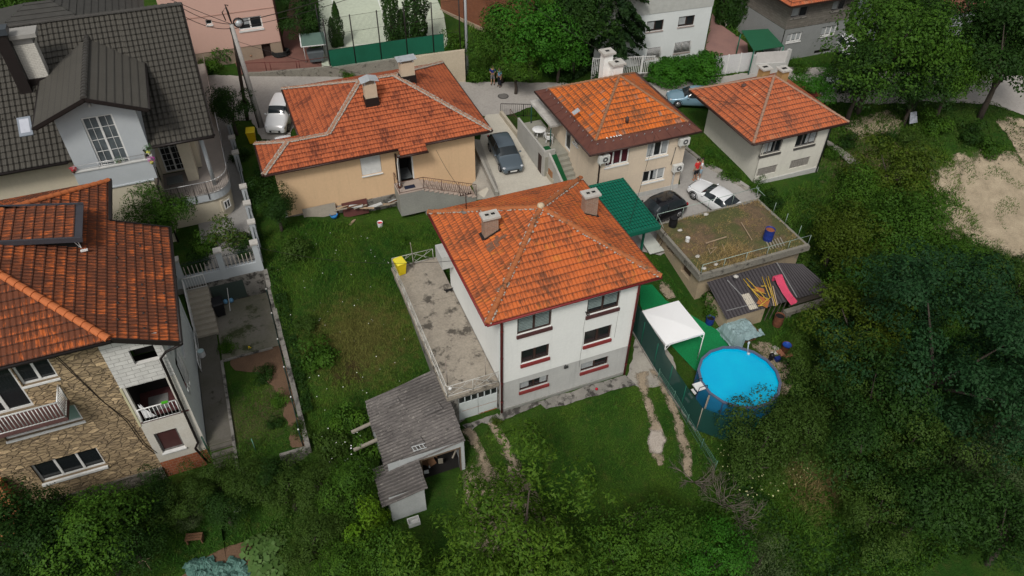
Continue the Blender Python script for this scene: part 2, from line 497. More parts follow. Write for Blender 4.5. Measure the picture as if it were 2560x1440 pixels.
def blob(name, px, mat, dz=.06):
 pts = [gnd(*q) for q in px]; c = sum(pts, V((0,0,0)))/len(pts); mb = MB(); R_ = [0,.15,.3,.45,.6,.7,.8,.9,1.0]; Q = []
 for i in range(len(pts)):
  for k in range(5): Q.append(pts[i].lerp(pts[(i+1) % len(pts)], k/5))
 f = lambda i, r_: (lambda q: (q.x, q.y, hter(q.x,q.y)+dz))(c.lerp(Q[i % len(Q)], r_))
 for i in range(len(Q)):
  for a, b in zip(R_, R_[1:]):
   q = [f(i,a), f(i,b), f(i+1,b), f(i+1,a)]; u_ = [(a**1.5,0),(b**1.5,0),(b**1.5,0),(a**1.5,0)]
   if a == 0: q, u_ = q[:3], u_[:3]
   mb.add(q, [tuple(range(len(q)))], [u_])
 o = struct(mb, name, mat); bm = bmesh.new(); bm.from_mesh(o.data)
 bmesh.ops.recalc_face_normals(bm, faces=bm.faces); [x.normal_flip() for x in bm.faces if x.normal.z < 0]; bm.to_mesh(o.data); bm.free()
trail('dirt_track', ((1600,930),(1610,975),(1628,1030),(1640,1080),(1640,1130),(1655,1165)), (.55,.35,.25,.4,.42,.2), m_track)
trail('dirt_track', ((1640,920),(1662,970),(1685,1030),(1702,1080),(1716,1140),(1722,1195)), (.5,.32,.26,.34,.32,.2), m_track)
trail('dirt_track', ((1165,1070),(1185,1100),(1205,1150),(1230,1215),(1270,1290)), (.4,.3,.34,.4,.4), m_track)
trail('dirt_track', ((1230,1055),(1245,1085),(1265,1125),(1288,1170),(1320,1230)), (.3,.3,.38,.4,.35), m_track)
blob('puddle', ((1625,1075),(1655,1072),(1668,1100),(1655,1140),(1622,1135),(1615,1105)), M_soft('pale_mud', (.5,.44,.38), (.4,.35,.3), 1.2, .5, .95, .6), .07)
blob('bare_earth', ((1560,1290),(1660,1260),(1700,1330),(1640,1400),(1540,1380)), m_track)
blob('bare_earth', ((1150,1160),(1300,1180),(1420,1330),(1330,1430),(1180,1380)), m_track)
blob('sand', ((2290,500),(2340,400),(2440,370),(2530,380),(2640,400),(2760,520),(2740,720),(2580,670),(2450,620),(2330,580)), m_sands)
blob('sand', ((2480,300),(2520,290),(2560,300),(2620,400),(2560,420),(2530,360)), m_sands)
blob('sand', ((2100,318),(2150,290),(2225,275),(2260,305),(2245,340),(2150,350)), m_sands)
blob('sand', ((1870,850),(1925,858),(1972,905),(1985,960),(1950,1010),(1915,930)), m_track)
blob('sand', ((1650,700),(1672,712),(1690,745),(1668,750),(1648,725)), m_track)
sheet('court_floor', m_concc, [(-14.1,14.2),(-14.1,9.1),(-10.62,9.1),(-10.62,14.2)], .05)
sheet('garden_soil', m_soil, [(-13.6,9.05),(-10.65,9.05),(-10.65,1.3),(-11.2,1.4),(-11.5,5.8),(-12.2,7.4),(-13.5,8.0)], .03, jag=.16)
sheet('yard_paving', m_pave, [(-10.62,14.6),(-10.62,33),(-12,34),(-14,35),(-14,14.6)], .05)
sheet('red_yard', m_redp, pxs((600,188),(585,150),(700,118),(735,-40),(760,-40),(752,110),(825,150),(832,186),(700,189)), .07)
sheet('pink_yard', m_pinkp, pxs((1762,128),(1780,35),(1800,62),(1868,110),(1870,135),(1790,142)), .07)
sheet('sport_court', m_court, pxs((805,170),(800,60),(790,-80),(1060,-80),(1110,40),(1120,110),(1100,140),(850,175)), .1)
sheet('green_turf', m_turf, pxs((1600,715),(1630,712),(1665,752),(1800,830),(1830,860),(1790,880),(1750,935),(1735,925),(1610,790),(1600,760)), .04)
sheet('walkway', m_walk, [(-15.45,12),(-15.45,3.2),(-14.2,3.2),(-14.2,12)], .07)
sheet('garden_bed', m_soil, pxs((480,1418),(540,1385),(600,1358),(628,1365),(640,1400),(650,1480),(380,1480),(440,1440)), .04, jag=.2)
sheet('gravel_strip', m_conc, pxs((2045,352),(2062,350),(2150,412),(2120,412)), .12)
for seg in (((826,-20),(865,170)),((935,-30),(985,120)),((850,118),(1120,100))):
 mb = MB(); a = gnd(*seg[0]); b = gnd(*seg[1]); 
 d = (b-a).normalized(); n_ = V((-d.y, d.x, 0))*.06
 N_ = 12
 for i in range(N_):
  p = a.lerp(b, i/N_); q = a.lerp(b, (i+1)/N_)
  f_ = lambda t: (t.x, t.y, hter(t.x, t.y)+.115)
  mb.quad(f_(p-n_), f_(q-n_), f_(q+n_), f_(p+n_))
 struct(mb, 'court_line', M('court_line_paint', (.7,.72,.66)))
# ---------------- building kit ----------------
class Wall:
 """vertical plane through (x,y) along the unit direction (ux,uy); outward is to the right of the direction"""
 def __init__(s, a, b):
  s.a = V((a[0], a[1], 0)); d = V((b[0]-a[0], b[1]-a[1], 0)); s.len = d.length; s.u = d.normalized(); s.n = V((s.u.y, -s.u.x, 0))
 def p(s, u, z, out=0.0):
  q = s.a + s.u*u + s.n*out
  return V((q.x, q.y, z))
 def hit(s, px, py, out=0.0):
  d = ray(px, py); o = s.a + s.n*out
  t = (o-CAM).dot(s.n)/d.dot(s.n)
  q = CAM + d*t
  return ((q-s.a).dot(s.u), q.z)
 def rect(s, *px, out=0.0):
  """two or more pixel corners -> (u0,u1,z0,z1), averaging the pairs"""
  h = [s.hit(*q, out=out) for q in px]
  us = sorted(x[0] for x in h); zs = sorted(x[1] for x in h)
  k = len(h)//2
  return (sum(us[:k])/k, sum(us[k:])/k, sum(zs[:k])/k, sum(zs[k:])/k)
 def box(s, mb, u0, u1, z0, z1, o0, o1):
  P = s.p
  pts = [P(u0,z0,o1),P(u1,z0,o1),P(u1,z0,o0),P(u0,z0,o0),P(u0,z1,o1),P(u1,z1,o1),P(u1,z1,o0),P(u0,z1,o0)]
  mb.add(pts, [(3,2,1,0),(4,5,6,7),(0,1,5,4),(1,2,6,5),(2,3,7,6),(3,0,4,7)])
def wall_face(mb, w_, z0, z1, ops=(), depth=.16, u0=0, u1=None, out=0.0):
 """wall surface with holes and their reveals; z0 may be a function of u"""
 u1 = w_.len if u1 is None else u1
 us = sorted(set([u0, u1] + [a for o in ops for a in o[:2]])); zs = sorted(set([z0, z1] + [a for o in ops for a in o[2:4]]))
 for i in range(len(us)-1):
  for j in range(len(zs)-1):
   cu = (us[i]+us[i+1])/2; cz = (zs[j]+zs[j+1])/2
   if any(o[0] < cu < o[1] and o[2] < cz < o[3] for o in ops): continue
   mb.quad(w_.p(us[i],zs[j],out), w_.p(us[i+1],zs[j],out), w_.p(us[i+1],zs[j+1],out), w_.p(us[i],zs[j+1],out),
     [(us[i],zs[j]),(us[i+1],zs[j]),(us[i+1],zs[j+1]),(us[i],zs[j+1])])
 for a, b, c, d in [o[:4] for o in ops]:
  P = lambda u, z, o_: w_.p(u, z, o_+out)
  mb.quad(P(a,c,0),P(a,d,0),P(a,d,-depth),P(a,c,-depth)); mb.quad(P(b,d,0),P(b,c,0),P(b,c,-depth),P(b,d,-depth))
  mb.quad(P(a,d,0),P(b,d,0),P(b,d,-depth),P(a,d,-depth)); mb.quad(P(b,c,0),P(a,c,0),P(a,c,-depth),P(b,c,-depth))
m_glass = NT('window_glass'); m_glass.color((.015,.018,.02)); m_glass.rough(.12); m_glass.b.inputs['Specular IOR Level'].default_value = .5; m_glass = m_glass.m
m_glassb = NT('car_glass'); m_glassb.color((.02,.026,.03)); m_glassb.rough(.08); m_glassb = m_glassb.m
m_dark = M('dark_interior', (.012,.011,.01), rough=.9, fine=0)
m_wframe = M('white_frame', (.72,.72,.7), rough=.5, fine=0)
m_brown = M('brown_frame', (.045,.025,.02), rough=.6, fine=0)
m_greyframe = M('weathered_frame', (.2,.19,.18), (.1,.095,.09), 4)
m_curt = M('net_curtain', (.4,.42,.42), (.25,.27,.28), 6, fine=.2)
m_blind = M('pale_blind', (.23,.29,.28), (.19,.24,.235), 3, fine=0)
m_redcurt = M('dark_red_curtain', (.08,.012,.02), (.05,.01,.014), 5)
def window(root, w_, r_, frame=m_wframe, n=2, sill=None, depth=.16, blind=None, fw=.07, out=0.0, label=None, sill_h=.1, name='window', muntin=None, glass=None, sill_out=.07):
 u0, u1, z0, z1 = r_[:4]
 f = MB(); o0, o1 = out-depth+.01, out-depth+.07
 B = lambda m_, a, b, c, d, e=o0, g_=o1: w_.box(m_, a, b, c, d, e, g_)
 B(f, u0, u1, z0, z0+fw); B(f, u0, u1, z1-fw, z1); B(f, u0, u0+fw, z0+fw, z1-fw); B(f, u1-fw, u1, z0+fw, z1-fw)
 for k in range(1, n):
  c = u0+(u1-u0)*k/n; B(f, c-fw*.6, c+fw*.6, z0+fw, z1-fw)
 if muntin:
  for k in range(1, muntin[0]):
   c = u0+(u1-u0)*k/muntin[0]; B(f, c-.012, c+.012, z0+fw, z1-fw, o0, o1-.02)
  for k in range(1, muntin[1]):
   c = z0+(z1-z0)*k/muntin[1]; B(f, u0+fw, u1-fw, c-.012, c+.012, o0, o1-.02)
 fo = build(f, name, frame, root)
 if label: fo['label'] = label
 p = MB(); B(p, u0+fw*.5, u1-fw*.5, z0+fw*.5, z1-fw*.5, out-depth-.03, out-depth+.02); build(p, 'pane', glass or m_glass, fo)
 if blind:
  kind, bm_, frac = blind
  b_ = MB()
  zb = z1-fw-(z1-z0-2*fw)*frac
  if kind == 'slat':
   z = z1-fw-.03
   while z > zb:
    B(b_, u0+fw, u1-fw, z-.07, z, out-depth+.02, out-depth+.04); z -= .11
  else:
   c = u0+fw; k = 0
   while c < u1-fw-.02:
    if kind == 'full' or (kind == 'sides' and (c < u0+(u1-u0)*.3 or c > u1-(u1-u0)*.3)) or (kind == 'left' and c < u0+(u1-u0)*.5) or (kind == 'right' and c > u0+(u1-u0)*.5):
     B(b_, c, min(c+.07, u1-fw), zb, z1-fw, out-depth+.02, out-depth+.03+.012*(k % 2))
    c += .075; k += 1
  if b_.v and kind == 'sides':
   mid = w_.p((u0+u1)/2, 0); ks = [f_ for f_ in range(0, len(b_.v), 8)]
   for sd in (0, 1):
    h_ = MB()
    for f_ in ks:
     c0 = (V(b_.v[f_])-w_.p(0,0)).dot(w_.u)
     if (c0 > (u0+u1)/2) == bool(sd): h_.add(b_.v[f_:f_+8], [(3,2,1,0),(4,5,6,7),(0,1,5,4),(1,2,6,5),(2,3,7,6),(3,0,4,7)])
    build(h_, 'curtain', bm_, fo)
  elif b_.v: build(b_, 'blind' if kind == 'slat' else 'curtain', bm_, fo)
 if sill:
  s_ = MB(); w_.box(s_, u0-.04, u1+.04, z0-sill_h, z0-.003, out-depth+.01, out+sill_out); build(s_, 'sill', sill, fo)
 return fo
def clip(poly, a, c):
 """keep points with a.p >= c"""
 out = []
 for i, p in enumerate(poly):
  q = poly[(i+1) % len(poly)]
  dp, dq = p.dot(a)-c, q.dot(a)-c
  if dp >= 0: out.append(p)
  if (dp > 0) != (dq > 0) and abs(dp-dq) > 1e-9:
   out.append(p + (q-p)*(dp/(dp-dq)))
 return out
def tiles(mb, P, h=.36, lift=.045, holes=None):
 """stepped courses of tiles over a planar polygon in space; uv in metres"""
 P = [V(p) for p in P]
 n = V((0,0,0))
 for i in range(len(P)):
  a, b = P[i], P[(i+1) % len(P)]; n += a.cross(b)
 n.normalize()
 if n.z < 0: n = -n; P = P[::-1]
 u = V((0,0,1)).cross(n).normalized(); v_ = n.cross(u).normalized()
 o = min(P, key=lambda p: p.dot(v_)); v0 = o.dot(v_); v1 = max(p.dot(v_) for p in P); uo = P[0].dot(u)
 k = 0
 while v0+k*h < v1-.02:
  lo, hi = v0+k*h, v0+(k+1)*h
  q = clip(clip(P, v_, lo), -v_, -hi)
  if len(q) >= 3:
   vs = [p + n*(lift*(1-(p.dot(v_)-lo)/h)+.01) for p in q]
   uv = [(p.dot(u)-uo+50, p.dot(v_)-v0) for p in q]
   mb.add(vs, [tuple(range(len(vs)))], [uv])
   low = [p for p in q if abs(p.dot(v_)-lo) < 1e-4]
   if len(low) >= 2:
    a = min(low, key=lambda p: p.dot(u)); b = max(low, key=lambda p: p.dot(u))
    mb.add([a-n*.02, b-n*.02, b+n*(lift+.01), a+n*(lift+.01)], [(0,1,2,3)], [[(a.dot(u)-uo+50, lo-v0), (b.dot(u)-uo+50, lo-v0), (b.dot(u)-uo+50, lo-v0+.03), (a.dot(u)-uo+50, lo-v0+.03)]])
  k += 1
def caps(mb, a, b, r=.13, pitch=.38):
 """ridge or hip of overlapping half-round tiles from a (low) to b"""
 a, b = V(a), V(b); d = b-a; L = d.length; d.normalize()
 n = max(1, int(L/pitch)); s = V((0,0,1)); s = (s-d*s.dot(d)).normalized(); t = d.cross(s)
 for i in range(n):
  p = a+d*(L*i/n); q = a+d*(L*(i+1)/n+.05)
  r0, r1 = r*1.12, r*.9
  vs = []
  for c, rr in ((p, r0), (q, r1)):
   for k in range(7):
    ang = math.pi*k/6
    vs.append(c + t*(rr*math.cos(ang)) + s*(rr*math.sin(ang)*.85-.02+(.02 if rr == r0 else 0)))
  fs = [(k, k+1, 8+k, 7+k) for k in range(6)] + [(0,6,5,4,3,2,1)]
  mb.add(vs, fs, None, False)
m_cap = M('ridge_tile', (.4,.13,.045), (.27,.09,.035), 4, .85, .3, .45, (.075,.06,.04), 2.5, fine=.3)
m_mortar = M('mortar', (.42,.38,.33), (.3,.26,.22), 6, .9, .4, fine=.3)
m_blackg = M('black_gutter', (.018,.014,.013), rough=.5, fine=0)
def pipe(root, pts, r=.05, mat=m_blackg, name='drainpipe'):
 mb = MB(); mb.tube(pts, r, 8); return build(mb, name, mat, root)
def hip_planes(x0, x1, y0, y1, ze, ra, rb, zr):
 """ra, rb: ridge end points (x,y); ridge along x. returns front,right,back,left"""
 A, B_, C_, D = (x0,y0,ze), (x1,y0,ze), (x1,y1,ze), (x0,y1,ze)
 L, Q = (ra[0],ra[1],zr), (rb[0],rb[1],zr)
 if L == Q: return [[A,B_,Q],[B_,C_,Q],[C_,D,Q],[D,A,Q]]
 return [[A,B_,Q,L],[B_,C_,Q],[C_,D,L,Q],[D,A,L]]
def hip_roof(root, x0, x1, y0, y1, ze, ra, rb, zr, mat, cap=m_cap, h=.36, fascia=m_brown, soffit=None, gut=.09, capr=.13, zdrop=.14, band=None, mortar=False):
 pl = hip_planes(x0, x1, y0, y1, ze, ra, rb, zr)
 mb = MB()
 for p in pl: tiles(mb, p, h)
 ro = build(mb, 'roof', mat, root)
 c = MB()
 L, Q = (ra[0],ra[1],zr+.03), (rb[0],rb[1],zr+.03)
 if L != Q: caps(c, L, Q, capr)
 for (a, b) in (((x0,y0,ze+.05),L),((x1,y0,ze+.05),Q),((x1,y1,ze+.05),Q),((x0,y1,ze+.05),L)): caps(c, a, b, capr)
 build(c, 'ridge_tiles', cap, ro)
 if mortar:
  c = MB()
  def mort(a, b):
   a, b = V(a), V(b); d = (b-a).normalized(); s_ = d.cross(V((0,0,1))).normalized(); N_ = int((b-a).length/.2)
   for i in range(N_):
    q = a.lerp(b, (i+.5)/N_) + s_*(rnd.random()-.5)*.1
    c.ball((q.x+s_.x*.12, q.y+s_.y*.12, q.z+.0), .09, 6, 4, (1.2,1.2,.7), .5)
    c.ball((q.x-s_.x*.12, q.y-s_.y*.12, q.z+.0), .09, 6, 4, (1.2,1.2,.7), .5)
  for (a, b) in (((x0,y0,ze+.05),L),((x1,y0,ze+.05),Q),((x1,y1,ze+.05),Q),((x0,y1,ze+.05),L)): mort(a, b)
  if L != Q: mort(L, Q)
  build(c, 'mortar', m_mortar, ro)
 f = MB()
 f.box(x0+.03, y0+.03, ze-zdrop, x1-.03, y1-.03, ze-.03)
 build(f, 'soffit', soffit or fascia, ro)
 if gut:
  gm = MB()
  for a, b in (((x0-.02,y0-.05),(x1+.02,y0-.05)),((x1+.05,y0),(x1+.05,y1)),((x1,y1+.05),(x0,y1+.05)),((x0-.05,y1),(x0-.05,y0))):
   gm.tube([(a[0],a[1],ze-.05),(b[0],b[1],ze-.05)], gut*.75, 8)
  build(gm, 'gutter', fascia, root)
 return ro
def M_brick(name, c1, c2, mortar, sx, sy, scale=1.0, bump=.4, ms=.03, kind='brick', coords='UV'):
 g = NT(name)
 tcoord = nd(g.t, 'ShaderNodeTexCoord'); vec = tcoord.outputs['UV' if coords == 'UV' else 'Object']
 if kind == 'brick':
  bt = nd(g.t, 'ShaderNodeTexBrick'); bt.inputs['Scale'].default_value = scale
  bt.inputs['Brick Width'].default_value = sx; bt.inputs['Row Height'].default_value = sy; bt.inputs['Mortar Size'].default_value = ms
  bt.inputs['Color1'].default_value = rgba(c1); bt.inputs['Color2'].default_value = rgba(c2); bt.inputs['Mortar'].default_value = rgba(mortar)
  bt.offset = .5
  # slightly wandering joints
  nz = nd(g.t, 'ShaderNodeTexNoise'); nz.inputs['Scale'].default_value = 1.7; nz.inputs['Detail'].default_value = 3; g.l(vec, nz.inputs['Vector'])
  va = nd(g.t, 'ShaderNodeVectorMath', operation='MULTIPLY_ADD'); g.l(nz.outputs['Color'], va.inputs[0]); va.inputs[1].default_value = (sy*.5,)*3; g.l(vec, va.inputs[2])
  g.l(va.outputs[0], bt.inputs['Vector'])
  c = bt.outputs[0]; f = bt.outputs['Fac']
  c = g.mix(g.math('MULTIPLY', g.ramp(g.noise(vec, 2.3, 5), .35, .7), .45), c, tuple(x*.5 for x in c1))
  c = g.mix(g.math('MULTIPLY', g.ramp(g.noise(vec, 22, 3), .35, .7), .3), c, tuple(min(1,x*1.5) for x in c1))
  g.color(c); g.rough(.92); g.bump(g.math('SUBTRACT', 1, f), bump, .03)
 else:
  mp = nd(g.t, 'ShaderNodeMapping'); mp.inputs['Scale'].default_value = (1/sx, 1/sy, 1); 
  nz = nd(g.t, 'ShaderNodeTexNoise'); nz.inputs['Scale'].default_value = 2.5; g.l(vec, nz.inputs['Vector'])
  va = nd(g.t, 'ShaderNodeVectorMath', operation='MULTIPLY_ADD'); g.l(nz.outputs['Color'], va.inputs[0]); va.inputs[1].default_value = (.16,)*3; g.l(vec, va.inputs[2])
  g.l(va.outputs[0], mp.inputs[0])
  def vor(feat):
   vo = nd(g.t, 'ShaderNodeTexVoronoi', feature=feat); vo.inputs['Scale'].default_value = 1; vo.inputs['Randomness'].default_value = .75; g.l(mp.outputs[0], vo.inputs['Vector']); return vo
  v1 = vor('F1'); v2 = vor('DISTANCE_TO_EDGE')
  sp = nd(g.t, 'ShaderNodeSeparateColor'); g.l(v1.outputs['Color'], sp.inputs[0])
  c = g.mix(sp.outputs[0], c1, c2)
  c = g.mix(g.ramp(sp.outputs[1], .82, .95), c, tuple(min(1,x*1.45) for x in c1))
  c = g.mix(g.math('MULTIPLY', g.ramp(g.noise(vec, 9, 5), .3, .7), .5), c, tuple(x*.5 for x in c1))
  e = g.ramp(v2.outputs['Distance'], .02, .09)
  c = g.mix(g.math('MULTIPLY', g.math('SUBTRACT', 1, e), .75), c, mortar)
  c = g.mix(g.math('MULTIPLY', g.ramp(g.noise(vec, .5, 4), .45, .7), .4), c, tuple(x*.55 for x in c2))
  g.color(c); g.rough(.95); g.bump(g.math('ADD', e, g.math('MULTIPLY', g.noise(vec, 9, 5), .6)), .9, .05)
 g.b.inputs['Specular IOR Level'].default_value = .15
 MC[name] = g.m
 return g.m
def railing(mb, pts, h=1.0, r=.022, posts=1.2, bars=.12, bar_r=.01, rails=(0.08,), top=True, closed=False):
 """vertical bar railing along pts (x,y,z)"""
 pts = [V(p) for p in pts]
 for a, b in zip(pts, pts[1:]):
  L = (b-a).length; up = V((0,0,1))
  if top: mb.tube([a+up*h, b+up*h], r, 6)
  for q in rails: mb.tube([a+up*q, b+up*q], r*.7, 5)
  n = max(1, round(L/posts))
  for i in range(n+1):
   p = a.lerp(b, i/n); mb.tube([p, p+up*h], r*.9, 6)
  if bars:
   n = max(1, int(L/bars))
   for i in range(1, n):
    p = a.lerp(b, i/n); mb.tube([p+up*rails[0], p+up*h], bar_r, 4)
def xrailing(mb, pts, h=.95, panel=1.5, r=.02):
 """railing with crossed bars"""
 pts = [V(p) for p in pts]; up = V((0,0,1))
 for a, b in zip(pts, pts[1:]):
  L = (b-a).length; n = max(1, round(L/panel))
  for z in (.12, h): mb.tube([a+up*z, b+up*z], r, 5)
  for i in range(n+1):
   p = a.lerp(b, i/n); mb.tube([p, p+up*h], r*1.1, 5)
  for i in range(n):
   p, q = a.lerp(b, i/n), a.lerp(b, (i+1)/n); c = p.lerp(q, .5)
   mb.tube([p+up*.12, q+up*h], r*.6, 4); mb.tube([q+up*.12, p+up*h], r*.6, 4)
   for t in (.25, .75):
    e = p.lerp(q, t)
    mb.tube([p.lerp(q,t-.2)+up*(h*.5), p.lerp(q,t)+up*h], r*.5, 4); mb.tube([p.lerp(q,t-.2)+up*(h*.5), p.lerp(q,t)+up*.12], r*.5, 4)
def chimney(root, x, y, z0, z1, sx, sy, mat, capm, roofp, cap_t=.12, over=.1, holes=2, flash=True):
 """brick stack; part of the roof"""
 mb = MB()
 for (a, b), (c, d) in (((x-sx/2,y-sy/2),(x+sx/2,y-sy/2)),((x+sx/2,y-sy/2),(x+sx/2,y+sy/2)),((x+sx/2,y+sy/2),(x-sx/2,y+sy/2)),((x-sx/2,y+sy/2),(x-sx/2,y-sy/2))):
  wall_face(mb, Wall((a,b),(c,d)), z0, z1)
 mb.has = True
 c_ = build(mb, 'chimney', mat, roofp)
 c2 = MB(); c2.box(x-sx/2-over, y-sy/2-over, z1, x+sx/2+over, y+sy/2+over, z1+cap_t)
 for k in range(holes):
  cx = x+(k-(holes-1)/2)*sx*.42
  # flue openings: dark sunk squares
  c2.box(cx-.13, y-.12, z1+cap_t, cx+.13, y-.1, z1+cap_t+.03); c2.box(cx-.13, y+.1, z1+cap_t, cx+.13, y+.12, z1+cap_t+.03)
  c2.box(cx-.13, y-.1, z1+cap_t, cx-.11, y+.1, z1+cap_t+.03); c2.box(cx+.11, y-.1, z1+cap_t, cx+.13, y+.1, z1+cap_t+.03)
 cc = build(c2, 'chimney_cap', capm, roofp)
 for k in range(holes):
  cx = x+(k-(holes-1)/2)*sx*.42
  d = MB(); d.box(cx-.11, y-.1, z1+cap_t-.02, cx+.11, y+.1, z1+cap_t+.006); build(d, 'flue', m_dark, roofp)
 return c_
def flashing(root, pts, mat=m_blackg):
 mb = MB(); mb.slab(pts, .01); return build(mb, 'flashing', mat, root)
# ---------------- building materials ----------------
m_white = M('white_render', (.8,.81,.78), (.76,.77,.74), .5, .85, .03, .28, (.58,.57,.53), .7, fine=.04, streak=.16)
m_greyr = M('grey_render', (.5,.5,.48), (.43,.43,.415), .8, .9, .05, .33, (.2,.2,.19), .9, fine=.08, streak=.4)
m_redm = M('dark_red_metal', (.2,.022,.022), (.15,.018,.018), 2, .5, fine=.05)
m_redsill = M('red_sill', (.26,.04,.04), (.2,.035,.035), 3, .6, fine=.15)
m_brsill = M('brown_sill', (.1,.04,.04), (.07,.03,.03), 3, .6)
T_main = M_tile('clay_tiles_main', (.56,.135,.034), (.47,.118,.04), (.6,.19,.035), .21, .37, .5, stain_c=(.1,.045,.026), lichen=(.34,.24,.17), groove=.4, line=.62, gl=.1, var=.45)
T_yel = M_tile('clay_tiles_yellow_house', (.46,.118,.045), (.39,.1,.04), (.33,.075,.03), .22, .36, .5, stain_c=(.11,.032,.02), var=.35, groove=.4, line=.65, gl=.1)
T_h3 = M_tile('clay_tiles_orange', (.62,.148,.024), (.52,.12,.026), (.26,.19,.15), .24, .4, .52, stain_c=(.13,.065,.035), groove=.4)
T_h4 = M_tile('clay_tiles_pale', (.5,.13,.048), (.42,.115,.048), (.58,.23,.11), .22, .38, .5, stain_c=(.14,.055,.035), lichen=(.45,.32,.24), groove=.4)
T_stone = M_tile('clay_tiles_stained', (.55,.13,.03), (.48,.11,.028), (.36,.075,.02), .24, .42, .8, stain_c=(.065,.03,.02), groove=.6, var=.35, gl=.08)
T_dark = M_tile('anthracite_tiles', (.082,.076,.064), (.072,.067,.057), (.09,.083,.07), .3, .42, .1, stain_c=(.035,.033,.03), groove=.8, streak=False, line=.5, rough=.55, var=.4, wave=.1, gl=.12)
m_stack = M_brick('stack_brick', (.34,.2,.13), (.25,.17,.12), (.32,.28,.24), .25, .085, 1, .5, .02)
m_capc = M('chimney_concrete', (.5,.48,.44), (.4,.38,.35), 4, .9, .2, .3, (.2,.19,.17), 3)
# ================= the white three-storey house =================
H1 = thing('white_house', 'white three-storey house in the centre with orange hipped roof, dark red downpipes and grey base', 'house', (3.9, 0, 0))
hx0, hx1, hy0, hy1, hze = 0.0, 7.84, 0.0, 8.5, 7.9
wf = Wall((hx0,hy0),(hx1,hy0)); wr = Wall((hx1,hy0),(hx1,hy1)); wb = Wall((hx1,hy1),(hx0,hy1)); wl = Wall((hx0,hy1),(hx0,hy0))
ZB = 2.5
plc=('front','middle','back')
w1 = [wf.rect((1293,775),(1381,772),(1293,817),(1378,792)), wf.rect((1469,726),(1551,722),(1470,768),(1550,746))]
w1 = [(a,b,5.95,7.15) for a,b,c,d in w1]
w2 = [wf.rect((1302,879),(1372,856),(1302,911),(1373,889)), wf.rect((1461,829),(1528,810),(1458,863),(1527,844))]
w3 = [wf.rect((1299,959),(1371,936),(1299,980),(1371,957)), wf.rect((1453,909),(1520,891),(1451,932),(1521,909))]
mb = MB()
wall_face(mb, wf, ZB, hze, w1+w2, out=.04); wall_face(mb, wr, ZB, hze, [(3.6,4.9,5.9,7.1)], out=.04); wall_face(mb, wb, ZB, hze, out=.04); wall_face(mb, wl, ZB, hze, out=.04)
for a, b in (((-.04,-.04),(hx1+.04,hy1+.04)),):
 mb.quad((a[0],a[1],ZB),(a[0],b[1],ZB),(b[0],b[1],ZB),(b[0],a[1],ZB))
build(mb, 'wall', m_white, H1)
mb = MB()
wall_face(mb, wf, -.3, ZB, w3); wall_face(mb, wr, -.3, ZB); wall_face(mb, wb, -.3, ZB); wall_face(mb, wl, -.3, ZB)
build(mb, 'plinth', m_greyr, H1)
mb = MB(); wf.box(mb, -.03, hx1+.03, .0, .22, 0.004, .05); build(mb, 'plinth_strip', M('damp_render', (.3,.3,.28), (.2,.21,.17), 1.5, fine=.2), H1)
for r_, bl in zip(w1, (('slat', m_blind, .95), ('slat', m_blind, .8))): window(H1, wf, r_, m_brown, 2, m_brsill, .17, bl, .1, .04, sill_h=.2, sill_out=.1)
for r_ in w2: window(H1, wf, r_, m_brown, 2, m_redsill, .17, None, .1, .04, sill_h=.2, sill_out=.1)
for r_, bl in zip(w3, (('sides', m_curt, .9), ('left', m_curt, .9))): window(H1, wf, r_, m_brown, 2, m_redsill, .17, bl, .07, 0, sill_h=.2, sill_out=.09)
window(H1, wr, (3.6,4.9,5.9,7.1), m_brown, 2, m_brsill, .17, ('slat', m_blind, .7), .075, .04)
for x in (-.02, hx1-.08):
 pipe(H1, [(x+.03,-.5,7.78),(x+.03,-.3,7.6),(x+.03,-.12,7.4),(x+.03,-.12,.1)], .062, m_redm)
mb = MB()
for x in (-.02, hx1-.08):
 for z in (1.0, 2.6, 4.6, 6.6): mb.lathe([(.075,0),(.075,.06)], (x+.03,-.12,z), 10)
 build(mb, 'pipe_bracket', m_redm, H1); mb = MB()
rx0, rx1, ry0, ry1 = -.93, 8.73, -.53, 9.1
RO1 = hip_roof(H1, rx0, rx1, ry0, ry1, hze, (3.9,4.3), (3.9,4.3), 10.3, T_main, m_cap, .37, m_redm, m_brown, capr=.15)
# wandering lumps of mortar on the hips, and the knob at the peak
mb = MB()
for (ex, ey) in ((rx0,ry0),(rx1,ry0),(rx1,ry1),(rx0,ry1)):
 a = V((ex,ey,hze+.06)); b = V((3.9,4.3,10.33)); d = (b-a).normalized(); s_ = d.cross(V((0,0,1))).normalized()
 for i in range(110):
  t = rnd.random(); q = a.lerp(b, t) + s_*(.15*rnd.choice((-1,1))+(rnd.random()-.5)*.07)
  mb.ball((q.x,q.y,q.z-.02), .028+.035*rnd.random(), 6, 4, (1.4,1.1,.7), .5)
setp(build(mb, 'mortar', m_mortar, RO1), kind='stuff')
mb = MB(); mb.ball((3.9,4.3,10.42), .2, 12, 8, (1,1,.8), .15); build(mb, 'finial', M('pale_mortar', (.55,.47,.33), (.45,.3,.18), 5, .9, .3), RO1)
chimney(H1, 1.25, 4.85, 8.6, 10.05, .78, .5, m_stack, m_capc, RO1)
chimney(H1, 7.12, 4.85, 8.3, 9.95, .78, .5, m_stack, m_capc, RO1)
k = (10.3-7.9)/4.83
def zl(x): return 7.9+(x+.93)*k
def zr_(x): return 7.9+(8.73-x)*k
mb = MB()
